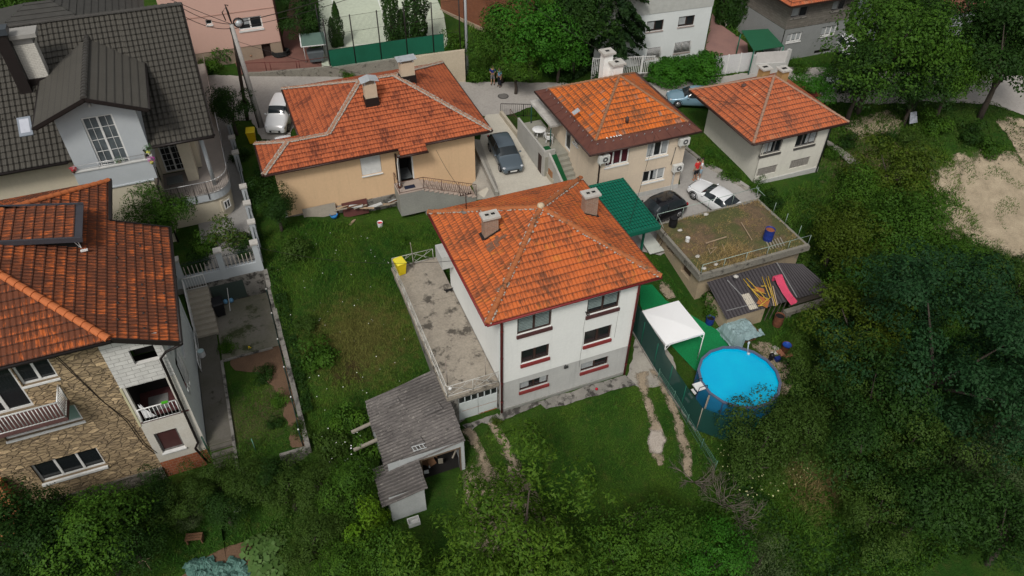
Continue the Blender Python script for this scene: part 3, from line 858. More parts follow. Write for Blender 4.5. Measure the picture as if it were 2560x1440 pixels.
for (x0_, x1_, y0_, y1_, fz) in ((.72,.9,4.55,5.2,zl),(.8,1.75,4.5,4.62,zl),(7.48,7.66,4.55,5.2,zr_),(6.7,7.6,4.5,4.62,zr_)):
 mb.slab([(x0_,y0_,fz(x0_)+.07),(x1_,y0_,fz(x1_)+.07),(x1_,y1_,fz(x1_)+.07),(x0_,y1_,fz(x0_)+.07)], .03)
build(mb, 'flashing', m_blackg, RO1)
mb = MB(); a = V((.78,7.35,8.75)); mb.tube([a, a+V((0,0,1.25))], .03, 8); mb.tube([a+V((-.32,0,1.12)), a+V((.32,0,1.12))], .022, 6)
for x in (-.3,-.15,.15,.3): mb.tube([a+V((x,0,1.12)), a+V((x,0,1.26))], .03, 6)
build(mb, 'service_mast', m_brown, RO1)
mb = MB(); mb.ball((.78,7.35,8.75), .22, 10, 4, (1.3,1.1,.35), .4); build(mb, 'mast_collar', M('grey_lead', (.16,.15,.14), rough=.8), RO1)
# displaced tile patches
mb = MB()
for (px, py, nn) in ((1228,622,9), (1247,607,4), (1245,708,3)):
 c = at(px, py, 8.85)
 for i in range(nn):
  x = c.x+(i % 3-1)*.2+rnd.random()*.06; y = c.y+(i//3-1)*.2+rnd.random()*.06
  z = zl(x)+.07
  mb.slab([(x,y,z),(x+.2,y+.03,z+.11),(x+.18,y+.2,z+.1),(x-.01,y+.18,z+.01)], .02)
setp(build(mb, 'loose_tile', M('mossy_tile', (.22,.1,.06), (.12,.07,.045), 8, .9, .3), RO1), kind='stuff')
mb = MB(); q = wf.p(*wf.hit(1413,914), out=.1)
mb.box(q.x-.12, q.y-.06, q.z-.08, q.x+.12, q.y+.02, q.z+.08); mb.bar((q.x,q.y+.02,q.z),(q.x,q.y+.1,q.z+.1), .04, .04)
build(mb, 'wall_lamp', M('dark_grey_plastic', (.05,.05,.05), rough=.5), H1)
mb = MB(); q = wf.hit(1467,778); p0 = [wf.p(q[0]-.12,q[1]+.1,.1), wf.p(q[0]-.05,q[1]-.12,.18), wf.p(q[0]+.05,q[1]-.1,.2), wf.p(q[0]+.02,q[1]+.12,.1)]
mb.tube(p0, .03, 8); build(mb, 'pipe_hook', m_blackg, H1)
mb = MB(); mb.tube([wf.p(q[0]-.05,q[1]-.1,.06), wf.p(q[0]-.12,q[1]-1.2,.055), wf.p(q[0]-.06,q[1]-2.2,.055), wf.p(q[0]-.12,3.0,.055), wf.p(q[0]-.1,1.9,.02)], .008, 4)
u_ = wf.hit(1548,760)[0]; mb.tube([wf.p(u_,5.6,.055), wf.p(u_-.02,3.6,.055)], .007, 4); build(mb, 'cable', M('grey_cable', (.25,.25,.24)), H1)
# small balcony slab behind, at the left wall
mb = MB(); q = atX(1113,640,-.3); mb.box(-.75, 7.6, 4.7, -.05, 8.9, 5.6); build(mb, 'balcony_box', m_greyr, H1)
# ================= terrace with garage under it =================
GA = thing('garage', 'low concrete garage with rusty white doors and a terrace on its flat roof', 'garage', (-1.5, .25, 0))
TZ = 2.42
mb = MB()
wt = Wall((-2.95,.22),(-.02,.22))
gd = (.56, 2.86, .02, 1.98)
wall_face(mb, wt, -.3, 2.2, [gd], .12); wall_face(mb, Wall((-2.95,11.4),(-2.95,.22)), -.3, 2.2)
mb.quad((-2.95,.22,2.2),(-.02,.22,2.2),(-.02,11.4,2.2),(-2.95,11.4,2.2))
build(mb, 'wall', m_cold, GA)
mb = MB(); mb.box(-3.05, .1, 2.2, -.045, 7.6, TZ); mb.box(-3.05, 7.62, 2.2, -.045, 11.5, TZ+.01); build(mb, 'roof_slab', M('terrace_concrete', (.34,.3,.245), (.24,.21,.17), .6, .9, .12, .47, (.085,.075,.062), 1.0, fine=.22), GA)
mb = MB()
a, b, c, d = gd; mid = (a+b)/2
for u0_, u1_ in ((a+.03, mid-.012), (mid+.012, b-.03)):
 ww = (u1_-u0_)
 wt.box(mb, u0_, u1_, c+.02, c+1.42, -.1, -.05)
 wt.box(mb, u0_, u1_, d-.06, d-.02, -.1, -.05)
 for i in range(4):
  x = u0_+ww*i/3; wt.box(mb, max(u0_, x-.025), min(u1_, x+.025), c+1.42, d-.06, -.1, -.05)
gdo = build(mb, 'garage_door', M('rusty_white_metal', (.6,.64,.63), (.5,.54,.53), 1.2, .6, .05, .33, (.3,.1,.03), 1.3, fine=.1), GA)
mb = MB(); wt.box(mb, a+.03, b-.03, c+1.4, d-.04, -.118, -.105); build(mb, 'door_pane', m_glass, gdo)
mb = MB(); wt.box(mb, mid-.01, mid+1.1, c+.02, c+.12, -.05, -.044); wt.box(mb, mid-.35, mid-.1, c+.02, c+.05, -.05, -.044); wt.box(mb, a+.05, b-.05, c+.74, c+.76, -.05, -.044); build(mb, 'rust_band', M('orange_rust', (.34,.1,.02), (.2,.07,.03), 8, .9, .3, .45, (.5,.5,.48), 6), gdo)
mb = MB(); xrailing(mb, [(-2.98,11.3,TZ),(-2.98,.16,TZ),(-.1,.16,TZ)], .9, 1.4); xrailing(mb, [(-2.98,11.3,TZ),(-.3,11.3,TZ)], .9, 1.35)
build(mb, 'railing', M('chipped_white_metal', (.55,.54,.5), (.4,.39,.36), 8, .7), GA)
for px, py, t in ((1111,878,1), (1201,897,1), (1060,594,2)):
 pass
mb = MB(); mb.tube([(-2.7,1.0,TZ),(-2.74,1.02,TZ+2.1)], .022, 6); mb.tube([(-.55,.9,TZ),(-.55,.9,TZ+1.5)], .018, 6); mb.tube([(-1.6,11.2,TZ),(-1.72,11.2,TZ+1.9)], .02, 6)
build(mb, 'clothesline_pole', M('rusty_white_pole', (.4,.37,.33), (.12,.07,.05), 3, .8), GA)
mb = MB(); mb.lathe([(.0,0),(.09,.02),(.1,.12),(.07,.2),(0,.22)], (-2.8,.2,TZ+.55), 12); build(mb, 'lamp_globe', m_wframe, GA)
# ================= corrugated shed =================
SH = thing('corrugated_shed', 'derelict shed with broken grey corrugated roof and open front beside the garage', 'shed', (-5, -2.4, -.4))
def corrug(mb, p00, p10, p11, p01, pitch=.18, amp=.028, along='u', sag=0, jag=.0, t=0):
 """corrugated sheet over a quad: p00->p10 is u, p00->p01 is v; ribs run along 'u' or 'v'"""
 p00, p10, p11, p01 = map(V, (p00, p10, p11, p01))
 n = (p10-p00).cross(p01-p00).normalized()
 if n.z < 0: n = -n
 cross_len = (p01-p00).length if along == 'u' else (p10-p00).length
 nc = max(4, int(cross_len/pitch*6)); nl = 14
 rows = []
 for i in range(nc+1):
  s = i/nc; h_ = amp*math.sin(2*math.pi*s*cross_len/pitch)
  row = []
  for j in range(nl+1):
   q = j/nl
   uu, vv_ = (q, s) if along == 'u' else (s, q)
   if jag and j in (0, nl): 
    k_ = int(s*cross_len/.9); uu_ = ((k_*37) % 11/11-.5)*jag
    if along == 'u': uu += uu_/((p10-p00).length)
    else: vv_ += uu_/((p01-p00).length)
   p = p00.lerp(p10, uu).lerp(p01.lerp(p11, uu), vv_)
   z = sag*mnoise.noise(V((p.x*.9, p.y*.9, 0)))
   step = .02*(int(q*3.0) % 2) if sag else 0
   row.append(p + n*(h_+z-step))
  rows.append(row)
 vs = [p for r_ in rows for p in r_]; w_ = nl+1
 fs = [(i*w_+j, i*w_+j+1, (i+1)*w_+j+1, (i+1)*w_+j) for i in range(nc) for j in range(nl)]
 mb.add(vs, fs, None, False)
m_asb = M('weathered_fibre_cement', (.24,.225,.205), (.15,.14,.13), .9, .95, .4, .5, (.05,.045,.042), 3.5, fine=.4)
MCs = NT('shed_sheet')
vec = MCs.coord('Object'); vs_ = MCs.coord('Object', (1.2, 7, 1))
c_ = MCs.mix(MCs.ramp(MCs.noise(vec, 1.1, 5), .35, .7), (.165,.15,.14), (.1,.09,.086))
c_ = MCs.mix(MCs.math('MULTIPLY', MCs.ramp(MCs.noise(vs_, 1.6, 6, .75), .55, .66), .8), c_, (.028,.024,.024))
c_ = MCs.mix(MCs.math('MULTIPLY', MCs.ramp(MCs.noise(vec, 5.5, 6, .8), .56, .64), .6), c_, (.4,.37,.33))
c_ = MCs.mix(MCs.math('MULTIPLY', MCs.ramp(MCs.noise(vec, 3.2, 8, .8), .6, .63), .9), c_, (.012,.011,.01))
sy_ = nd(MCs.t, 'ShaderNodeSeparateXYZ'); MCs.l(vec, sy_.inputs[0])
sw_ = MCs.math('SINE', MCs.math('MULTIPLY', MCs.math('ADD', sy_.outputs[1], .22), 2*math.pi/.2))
c_ = MCs.mix(MCs.math('MULTIPLY', MCs.ramp(sw_, .1, -.8), .6), c_, (.035,.032,.03))  # dark rib valleys: groove shading painted into the colour, along with grime
MCs.color(c_); MCs.rough(.95); MCs.bump(MCs.noise(vec, 30, 4), .5)
mb = MB()
zs = lambda x: 2.2+(x+2.9)*.166
corrug(mb, (-7.1,-2.62,zs(-7.1)), (-2.9,-2.62,2.2), (-2.9,2.55,2.2), (-7.1,2.3,zs(-7.1)), .2, .052, 'u', .05, .12)
corrug(mb, (-7.75,-4.25,zs(-7.75)-.09), (-5.42,-4.25,zs(-5.42)-.09), (-5.42,-1.9,zs(-5.42)-.09), (-7.75,-1.9,zs(-7.75)-.09), .2, .052, 'u', .04, .12)
for (x, y, w__, a_) in ((-5.6,-2.0,.7,.3), (-6.2,1.2,.9,0), (-4.4,-.3,1.0,.06)):
 z = zs(x)+.07; mb.slab([(x,y,z),(x+w__,y+a_*w__,zs(x+w__)+.09),(x+w__-.1,y+.5+a_*w__,zs(x+w__)+.08),(x-.05,y+.5,z)], .012)
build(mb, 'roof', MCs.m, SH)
mb = MB()
m_whs = M('dirty_whitewash', (.5,.52,.52), (.4,.42,.42), 1, .9, .1, .33, (.24,.25,.24), 1.4)
wq = Wall((-7.0,-2.5),(-3.0,-2.5))
wall_face(mb, wq, -.75, 2.1, [(1.72,3.72,-.74,1.52)], .2)
mb2 = MB(); 
mb.box(-7.05,-2.45,-.75,-6.9,2.2,1.4); mb.box(-3.12,-2.45,-.75,-3.0,2.4,2.05)
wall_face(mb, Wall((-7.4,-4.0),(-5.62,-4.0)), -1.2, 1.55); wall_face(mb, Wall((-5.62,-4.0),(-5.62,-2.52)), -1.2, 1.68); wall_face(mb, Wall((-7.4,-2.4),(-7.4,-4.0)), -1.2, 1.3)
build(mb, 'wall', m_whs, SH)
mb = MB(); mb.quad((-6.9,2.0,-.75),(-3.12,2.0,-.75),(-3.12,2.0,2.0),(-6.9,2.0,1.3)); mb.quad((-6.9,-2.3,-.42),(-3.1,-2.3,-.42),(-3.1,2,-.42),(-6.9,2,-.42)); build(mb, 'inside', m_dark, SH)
mb = MB(); wq.box(mb, 1.6, 1.72, -.74, 1.52, -.15, .02); wq.box(mb, 3.72, 3.8, -.74, 1.52, -.15, .02); wq.box(mb, 1.6, 3.8, 1.5, 1.6, -.15, .02)
build(mb, 'door_frame', M('old_wood', (.17,.12,.08), (.1,.07,.05), 6, .9, .3), SH)
m_plank = M('grey_plank', (.3,.27,.22), (.2,.18,.15), 5, .9, .3, fine=.3)
m_brownwood = M('brown_wood', (.16,.085,.045), (.1,.055,.03), 5, .9, .3, fine=.3)
for a, b, w_ in (((912,1103),(945,1092),.2), ((908,1070-5),(935,1060-5),.2)):
 pass
for (x0_, y0_, x1_) in ((-8.2,.7,-6.9), (-8.35,-.45,-6.9)):
 mb = MB(); mb.bar((x0_,y0_,zs(-7)-.25),(x1_,y0_+.12,zs(-7)-.1), .16, .1); build(mb, 'rafter_end', m_plank, SH)
for i in range(9):
 mb = MB(); x = -5.1+rnd.random()*1.7; y = -2.35+rnd.random()*1.0; z = -.4+rnd.random()*.5
 mb.bar((x,y,z),(x+rnd.uniform(-.7,.7),y+rnd.uniform(-.2,.5),z+rnd.uniform(.1,.9)), rnd.choice((.08,.4,.25)), .03)
 solo(mb, 'board', (m_plank, m_brownwood, m_whs)[i % 3], ('front','middle','rear')[i//3]+' '+('grey', 'brown', 'whitish')[i % 3]+' board in the junk heap inside the open shed', 'board', group='junk boards in the open shed')
mb = MB()
mb.bar((-3.35,-2.75,-.55),(-4.6,-3.0,-.6), .12, .1); solo(mb, 'beam', M('yellow_beam', (.45,.33,.06), (.3,.2,.08), 5), 'yellowish beam lying at the shed door sill', 'beam')
# broken white frame on the roof
mb = MB(); c = V((-5.2,-2.05,zs(-5.2)+.1))
for i in range(4): mb.bar(c+V((i*.18-.3,-.1,.02*i)), c+V((i*.18-.38,.22,.03)), .035, .02)
for y in (-.08,.2): mb.bar(c+V((-.38,y,.05)), c+V((.32,y-.03,.06)), .035, .02)
solo(mb, 'broken_crate', m_whs, 'small broken whitish crate lying on the grey corrugated shed roof', 'crate')
mb = MB(); p = gnd(1035,1308); mb.box(p.x-.3,p.y-.2,p.z,p.x+.3,p.y-.16,p.z+.3); mb.box(p.x-.3,p.y+.16,p.z,p.x+.3,p.y+.2,p.z+.3); mb.box(p.x-.3,p.y-.16,p.z,p.x-.26,p.y+.16,p.z+.3); mb.box(p.x+.26,p.y-.16,p.z,p.x+.3,p.y+.16,p.z+.3); mb.box(p.x-.26,p.y-.16,p.z,p.x+.26,p.y+.16,p.z+.04)
solo(mb, 'trough', m_wframe, 'small white trough on the grass in front of the shed', 'trough')
# ================= the yellow house =================
YE = thing('yellow_house', 'low ochre-yellow house with orange tiled roof, mortared ridges and outside stairs', 'house', (-1, 19, 2.6))
m_yel = M('yellow_render', (.7,.48,.29), (.65,.45,.27), .4, .9, .03, .22, (.56,.4,.23), .6, fine=.05, streak=.25)
yb, yf = 2.3, 19.0
A_, B_ = (-8.4, yf), (5.35, yf)
wy = Wall(A_, B_)
yd = wy.rect((991,386),(1028,378),(1003,440),(1030,436)); yd = (yd[0], yd[0]+.95, 3.55, 5.6)
yw = wy.rect((900,395),(953,388),(905,441),(953,431)); yw = (yw[0], yw[1], yw[2], 6.1)
mb = MB()
wall_face(mb, wy, 1.2, 6.45, [yd, yw], .14)
wall_face(mb, Wall((5.35,yf),(5.35,28.9)), 1.2, 6.45); wall_face(mb, Wall((5.35,28.9),(-5.3,28.9)), 1.2, 6.45); wall_face(mb, Wall((-5.3,28.9),(-5.3,22)), 1.2, 6.45)
wall_face(mb, Wall((-5.3,22),(-8.4,22)), 1.2, 6.45); wall_face(mb, Wall((-8.4,22),(-8.4,yf)), 1.2, 6.45)
build(mb, 'wall', m_yel, YE)
mb = MB(); wy.box(mb, -.15, 7.6, 1.2, 2.62, 0.003, .12); build(mb, 'plinth', m_cold, YE)
mb = MB(); wy.box(mb, -.03, .12, 2.62, 3.9, 0.003, .05); build(mb, 'corner_strip', m_white, YE)
# shutter box window
u0_, u1_, z0_, z1_ = yw
mb = MB(); wy.box(mb, u0_+.02, u1_-.02, z0_+.02, z1_, -.09, -.05); fo = build(mb, 'window', m_wframe, YE)
mb = MB()
z = z0_+.06
while z < z1_-.05: wy.box(mb, u0_+.05, u1_-.05, z, z+.045, -.05, -.035); z += .055
build(mb, 'shutter', m_wframe, fo)
mb = MB(); wy.box(mb, u0_-.04, u1_+.04, z0_-.07, z0_-.003, -.1, .1); build(mb, 'sill', m_wframe, fo)
# open door: leaf swung inwards, tiled lobby
u0_, u1_, z0_, z1_ = yd
mb = MB()
wy.box(mb, u0_-.06, u0_+.02, z0_, z1_, -.14, .03); wy.box(mb, u1_-.02, u1_+.06, z0_, z1_, -.14, .03); wy.box(mb, u0_-.06, u1_+.06, z1_, z1_+.07, -.14, .03)
fo = build(mb, 'door', m_wframe, YE)
mb = MB(); mb.bar(wy.p(u0_,0,.02)+V((0,0,(z0_+z1_)/2)), wy.p(u0_-.25,0,.75)+V((0,0,(z0_+z1_)/2)), .05, z1_-z0_-.05); build(mb, 'door_leaf', m_wframe, fo)
mb = MB(); wy.box(mb, u0_, u1_, z0_-.05, z1_, -1.6, -1.55); wy.box(mb, u0_-.05, u0_, z0_, z1_, -1.6, -.14); wy.box(mb, u1_, u1_+.05, z0_, z1_, -1.6, -.14); build(mb, 'lobby', m_dark, fo)
mb = MB(); wy.box(mb, u0_, u1_, z0_-.06, z0_, -1.55, .0); build(mb, 'lobby_floor', M('grey_tile_floor', (.14,.15,.15), (.08,.085,.09), 8), fo)
# roof
x0,x1,y0,y1,ze,zr = -6.2,6.45,18.5,29.7,6.5,8.95
L_, Q_ = (-1.25,24.1), (1.15,24.1)
s_ = (zr-ze)/5.6
wx0, wy1 = -9.15, 22.5
hz_ = ze+2.0*s_
mb = MB()
zf = lambda y: ze+(y-y0)*s_
# front slope incl. the wing's; its upper edge follows the wing ridge, then the west hip
s2 = (zr-ze)/(L_[0]-x0)
def xh(z): return x0+(z-ze)/s2
front = [(wx0,y0,ze),(x1,y0,ze),(Q_[0],Q_[1],zr),(L_[0],L_[1],zr)]
tiles(mb, [(-3.2,y0,ze),(x1,y0,ze),(Q_[0],Q_[1],zr),(L_[0],L_[1],zr),(xh(hz_),y0+2.0,hz_),(-3.2,y0+2.0,hz_)] if xh(hz_) > -3.2 else [(xh(hz_),y0,ze),(x1,y0,ze),(Q_[0],Q_[1],zr),(L_[0],L_[1],zr),(xh(hz_),y0+2.0,hz_)], .36)
xs_ = max(-3.2, xh(hz_)) if xh(hz_) > -3.2 else xh(hz_)
tiles(mb, [(wx0,y0,ze),(xs_,y0,ze),(xs_,y0+2.0,hz_),(wx0+2.0,y0+2.0,hz_)], .36)
tiles(mb, [(wx0,wy1,ze),(wx0,y0,ze),(wx0+2.0,y0+2.0,hz_)], .36)
tiles(mb, [(x0+.6,wy1,ze),(wx0,wy1,ze),(wx0+2.0,y0+2.0,hz_),(xh(hz_),y0+2.0,hz_)], .36)
tiles(mb, [(x1,y0,ze),(x1,y1,ze),(Q_[0],Q_[1],zr)], .36)
tiles(mb, [(x1,y1,ze),(x0,y1,ze),(L_[0],L_[1],zr),(Q_[0],Q_[1],zr)], .36)
tiles(mb, [(x0,y1,ze),(x0,wy1-.2,ze),(xh(hz_),y0+2.0,hz_),(L_[0],L_[1],zr)], .36)
tiles(mb, [(-.3,17.95,ze-.25),(1.6,17.95,ze-.25),(1.6,y0+.1,ze+.04),(-.3,y0+.1,ze+.04)], .36)
ro = build(mb, 'roof', T_yel, YE)
lines = [((x1,y0,ze),(Q_[0],Q_[1],zr)), ((x1,y1,ze),(Q_[0],Q_[1],zr)), ((x0,y1,ze),(L_[0],L_[1],zr)), ((L_[0],L_[1],zr),(Q_[0],Q_[1],zr)), ((xh(hz_),y0+2,hz_),(L_[0],L_[1],zr)), ((wx0+2,y0+2,hz_),(xh(hz_),y0+2,hz_)), ((wx0,y0,ze),(wx0+2,y0+2,hz_)), ((wx0,wy1,ze),(wx0+2,y0+2,hz_))]
mc, mm_, mw = MB(), MB(), MB()
for a, b in lines:
 a, b = V(a)+V((0,0,.05)), V(b)+V((0,0,.05)); caps(mc, a, b, .11)
 d = (b-a).normalized(); sd_ = d.cross(V((0,0,1))).normalized(); L = (b-a).length
 for i in range(int(L/.1)):
  q = a+d*(i*.1+rnd.random()*.05)
  for s in (-1, 1): mm_.ball((q+sd_*(s*(.12+.03*rnd.random()))).to_tuple(), .055+.03*rnd.random(), 6, 4, (1,1,.8), .4)
 for i in range(int(L/.55)):
  q = a+d*(i*.55+.2); mw.tube([q-sd_*.16+V((0,0,.02)), q+V((0,0,.16)), q+sd_*.1+V((0,0,.24))], .009, 4)
build(mc, 'ridge_tiles', M('faded_ridge', (.36,.17,.1), (.3,.2,.14), 5, .9, .3, .45, (.4,.36,.31), 5), ro); setp(build(mm_, 'mortar', m_mortar, ro), kind='stuff'); build(mw, 'ridge_clip', m_mortar, ro)
mb = MB(); mb.box(wx0+.03,y0+.03,ze-.14,x1-.03,22.4,ze-.02); mb.box(x0+.03,22.4,ze-.14,x1-.03,y1-.03,ze-.02); mb.box(-.28,17.98,ze-.38,1.58,y0+.03,ze-.3); build(mb, 'soffit', m_brown, ro)
mb = MB(); G_ = ze-.05
for a, b in (((wx0,y0-.06),(-.3,y0-.06)),((1.6,y0-.06),(x1+.02,y0-.06)),((x1+.06,y0),(x1+.06,y1)),((x0-.06,wy1),(x0-.06,y1)),((wx0-.06,y0),(wx0-.06,wy1)),((wx0,wy1+.06),(x0,wy1+.06))): mb.tube([(a[0],a[1],G_),(b[0],b[1],G_)], .075, 8)
mb.tube([(-.32,17.88,ze-.3),(1.64,17.88,ze-.3)], .075, 8)
build(mb, 'gutter', M('brown_gutter', (.04,.018,.014), rough=.5), YE)
pipe(YE, [(.35,17.9,6.1),(-.45,18.2,6.05),(-.45,18.9,5.9),(-.45,18.9,1.9)], .055, MC['brown_gutter'])
m_chy = M('cream_render', (.55,.45,.33), (.48,.4,.3), 2, .9)
m_zinc = M('zinc_sheet', (.5,.53,.55), (.42,.45,.47), 3, .45, metal=.3, fine=.05)
for px, py, zz, w_ in ((927,243,8.55,.42), (1018,188,8.85,.5)):
 c = at(px, py, zz)
 mb = MB(); mb.box(c.x-w_, c.y-.3, zz-.8, c.x+w_, c.y+.3, zz+1.05); build(mb, 'chimney', m_chy, ro)
 mb = MB()
 for sx in (-w_+.08, w_-.08):
  for sy in (-.24, .24): mb.box(c.x+sx-.04, c.y+sy-.04, zz+1.05, c.x+sx+.04, c.y+sy+.04, zz+1.3)
 mb.slab([(c.x-w_-.2,c.y-.45,zz+1.3),(c.x,c.y-.45,zz+1.3 if w_ > .45 else zz+1.48),(c.x,c.y+.45,zz+1.3 if w_ > .45 else zz+1.48),(c.x-w_-.2,c.y+.45,zz+1.3)], .03)
 mb.slab([(c.x,c.y-.45,zz+1.3 if w_ > .45 else zz+1.48),(c.x+w_+.2,c.y-.45,zz+1.32),(c.x+w_+.2,c.y+.45,zz+1.32),(c.x,c.y+.45,zz+1.3 if w_ > .45 else zz+1.48)], .03)
 build(mb, 'chimney_cap', m_zinc, ro)
 mb = MB(); mb.box(c.x-w_-.06, c.y-.38, zz-.8, c.x+w_+.06, c.y+.36, zz+.08); build(mb, 'flashing', m_blackg, ro)
# outside stairs
st_top = 3.5
sx0, sx1 = wy.p(yd[0]-.5,0).x, wy.p(yd[1]+.35,0).x
syf = 17.55
mb = MB()
m_stair = M('stair_concrete', (.3,.3,.27), (.24,.24,.22), .8, .9, .1, .3, (.2,.2,.18), 1)
ST = MB()
ST.prism([(sx0,syf),(sx1,syf),(sx1,18.98),(sx0,18.98)], 1.6, st_top-.05)
nst, sxe = 11, 4.9
prof = [(sx1, 1.2)] + [q for i in range(nst) for q in ((sx1+(sxe-sx1)*i/nst, st_top-.05-(st_top-1.9)*(i+1)/nst), (sx1+(sxe-sx1)*(i+1)/nst, st_top-.05-(st_top-1.9)*(i+1)/nst))] + [(sxe, 1.2)]
for i in range(nst):
 xa, xb = sx1+(sxe-sx1)*i/nst, sx1+(sxe-sx1)*(i+1)/nst; zt = st_top-.05-(st_top-1.9)*(i+1)/nst
 ST.box(xa, syf, 1.2, xb, 18.98, zt)
stairs = build(ST, 'stairs', m_stair, YE)
mb = MB(); mb.box(sx0-.02,syf-.02,st_top-.05,sx1,18.97,st_top)
for i in range(nst):
 xa, xb = sx1+(sxe-sx1)*i/nst, sx1+(sxe-sx1)*(i+1)/nst; zt = st_top-.05-(st_top-1.9)*(i+1)/nst
 mb.box(xa-.0, syf-.03, zt, xb-.02, 18.97, zt+.045)
build(mb, 'tread', M('pinkish_tread', (.42,.34,.29), (.36,.3,.26), 2, .8), stairs)
mb = MB()
m_rustrail = M('brown_rail', (.12,.055,.04), (.08,.04,.03), 4, .7)
for k_ in range(6):
 pass
railing(mb, [(sx0+.05,18.9,st_top),(sx0+.05,syf+.05,st_top)], .95, .022, 1.3, .0)
railing(mb, [(sx0+.05,syf+.05,st_top),(sx1,syf+.05,st_top)], .95, .022, 1.6, .0)
a = V((sx1,syf+.05,st_top)); b = V((sxe,syf+.05,1.95))
railing(mb, [a, b], .95, .022, 1.3, .0, rails=(.1,))
n = 26
for i in range(n):
 p = a.lerp(b, i/n); q = a.lerp(b, (i+1)/n)
 mb.tube([p+V((0,0,.15)), q+V((0,0,.9))], .008, 4); mb.tube([q+V((0,0,.15)), p+V((0,0,.9))], .008, 4)
build(mb, 'railing', m_rustrail, stairs)
mb = MB(); mb.box(sx0+.55,syf+.4,st_top+.002,sx0+1.3,syf+.8,st_top+.02); solo(mb, 'doormat', M('navy_mat', (.02,.025,.05), rough=.95), 'dark blue doormat on the stair landing of the yellow house', 'doormat')
mb = MB(); c = (sx0+.25, syf+.75, st_top); mb.lathe([(.12,0),(.17,.25),(.15,.25),(.1,.03)], c, 12); P_ = solo(mb, 'flower_pot', M('clay_pot', (.12,.05,.03)), 'dark pot with a small plant on the stair landing', 'plant pot')
# ================= small orange house with brown eaves =================
H3 = thing('orange_roof_house', 'cream two-storey house with bright orange pyramid roof and brown metal eaves', 'house', (15.3, 12.7, 2.4))
m_cream = M('cream_render_old', (.66,.55,.42), (.6,.5,.39), .6, .9, .05, .3, (.4,.35,.29), .8, fine=.08, streak=.3)
bx0,bx1,by0,by1,bze = 11.95, 18.75, 12.7, 20.9, 7.1
w3f = Wall((bx0,by0),(bx1,by0)); w3l = Wall((bx0,by1),(bx0,by0)); w3r = Wall((bx1,by0),(bx1,by1)); w3b = Wall((bx1,by1),(bx0,by1))
o1 = w3f.rect((1514,380),(1572,370),(1514,419),(1574,406)); o1 = (o1[0],o1[1],o1[2],6.95)
o2 = w3f.rect((1620,360),(1674,348),(1614,398),(1671,385)); o2 = (o2[0],o2[1],o2[2],6.95)
o3 = w3f.rect((1607,430),(1663,418),(1605,460),(1661,446))
mb = MB()
wall_face(mb, w3f, 1.6, bze, [o1,o2,o3]); wall_face(mb, w3r, 1.6, bze); wall_face(mb, w3b, 1.6, bze)
ld = (3.0,3.9,4.35,6.35); lw = (4.3,5.1,5.5,6.4)
wall_face(mb, w3l, 1.6, bze, [ld, lw])
build(mb, 'wall', m_cream, H3)
mb = MB(); w3f.box(mb, 0, w3f.len, 1.6, 2.75, 0.003, .03); build(mb, 'plinth', m_greyr, H3)
window(H3, w3f, o1, m_wframe, 3, m_wframe, .15, ('full', m_redcurt, .95), .09)
window(H3, w3f, o2, m_wframe, 3, m_wframe, .15, ('sides', m_curt, .95), .09)
window(H3, w3f, o3, m_wframe, 3, m_wframe, .15, ('right', m_curt, .9), .09)
window(H3, w3l, ld, m_wframe, 1, None, .1, None, .1, name='door'); window(H3, w3l, lw, m_wframe, 1, m_wframe, .12, None, .07)
ex0,ex1,ey0,ey1 = 11.05, 19.62, 12.35, 21.65
az = 9.75; ac = (15.35,17.0); bw = .17
def l3(e, t): return tuple(e[i]+((ac+(az,))[i]-e[i])*t for i in range(3))
cs = [(ex0,ey0,bze),(ex1,ey0,bze),(ex1,ey1,bze),(ex0,ey1,bze)]
mb, mm_ = MB(), MB()
for i in range(4):
 a, b = cs[i], cs[(i+1) % 4]
 tiles(mb, [l3(a,bw),l3(b,bw),ac+(az,)], .4)
 mm_.slab([a,b,l3(b,bw+.01),l3(a,bw+.01)], .03)
 n = 9
 for k in range(n):   # standing seams
  t = (k+.5)/n; p, q = V(a).lerp(V(b), t), V(l3(a,bw)).lerp(V(l3(b,bw)), t)
  mm_.bar(p+V((0,0,.015)), q+V((0,0,.015)), .02, .03)
ro = build(mb, 'roof', T_h3, H3)
build(mm_, 'eave_sheet', M('brown_eave_sheet', (.13,.05,.035), (.09,.035,.028), 1.5, .55, fine=.1), ro)
mb = MB(); c = MB()
for i in range(4): caps(c, l3(cs[i],bw), ac+(az+.04,), .1)
build(c, 'ridge_tiles', M('dark_ridge', (.3,.15,.08), (.18,.1,.06), 5, .9), ro)
mb.box(ex0+.03,ey0+.03,bze-.14,ex1-.03,ey1-.03,bze-.035); build(mb, 'soffit', m_brown, ro)
mb = MB()
for a, b in zip(cs, cs[1:]+cs[:1]): mb.tube([V(a)-V((0,0,.05)), V(b)-V((0,0,.05))], .07, 8)
build(mb, 'gutter', MC['brown_gutter'], H3)
def guard(a, b, n, t):
 for k in range(n):
  p = V(l3(a,t)).lerp(V(l3(b,t)), (k+.5)/n)+V((0,0,.04))
  g_ = MB(); g_.tube([p+V((-.05,0,0)), p+V((0,-.03,.13)), p+V((.05,0,.02))], .016, 5)
  build(g_, 'snow_guard', m_zinc, ro)
guard(cs[0], cs[1], 13, .11); guard(cs[3], cs[0], 12, .13)
mb = MB()
for (u_, z_) in ((0,0),(.35,.03),(.62,.0),(.85,.05),(1.05,.02),(1.2,.06)):
 p = V(l3(cs[0],.17)).lerp(V(l3(cs[1],.17)), .12+u_*.12)+V((0,0,.06)); mb.ball(p, .06, 6, 4, (1,1.6,.6), .5)
build(mb, 'bird_dropping', m_wframe, ro)
pipe(H3, [(bx0+.05,ey0-.02,6.95),(bx0+.05,by0-.08,6.75),(bx0+.05,by0-.08,2.3)], .055, MC['brown_gutter'])
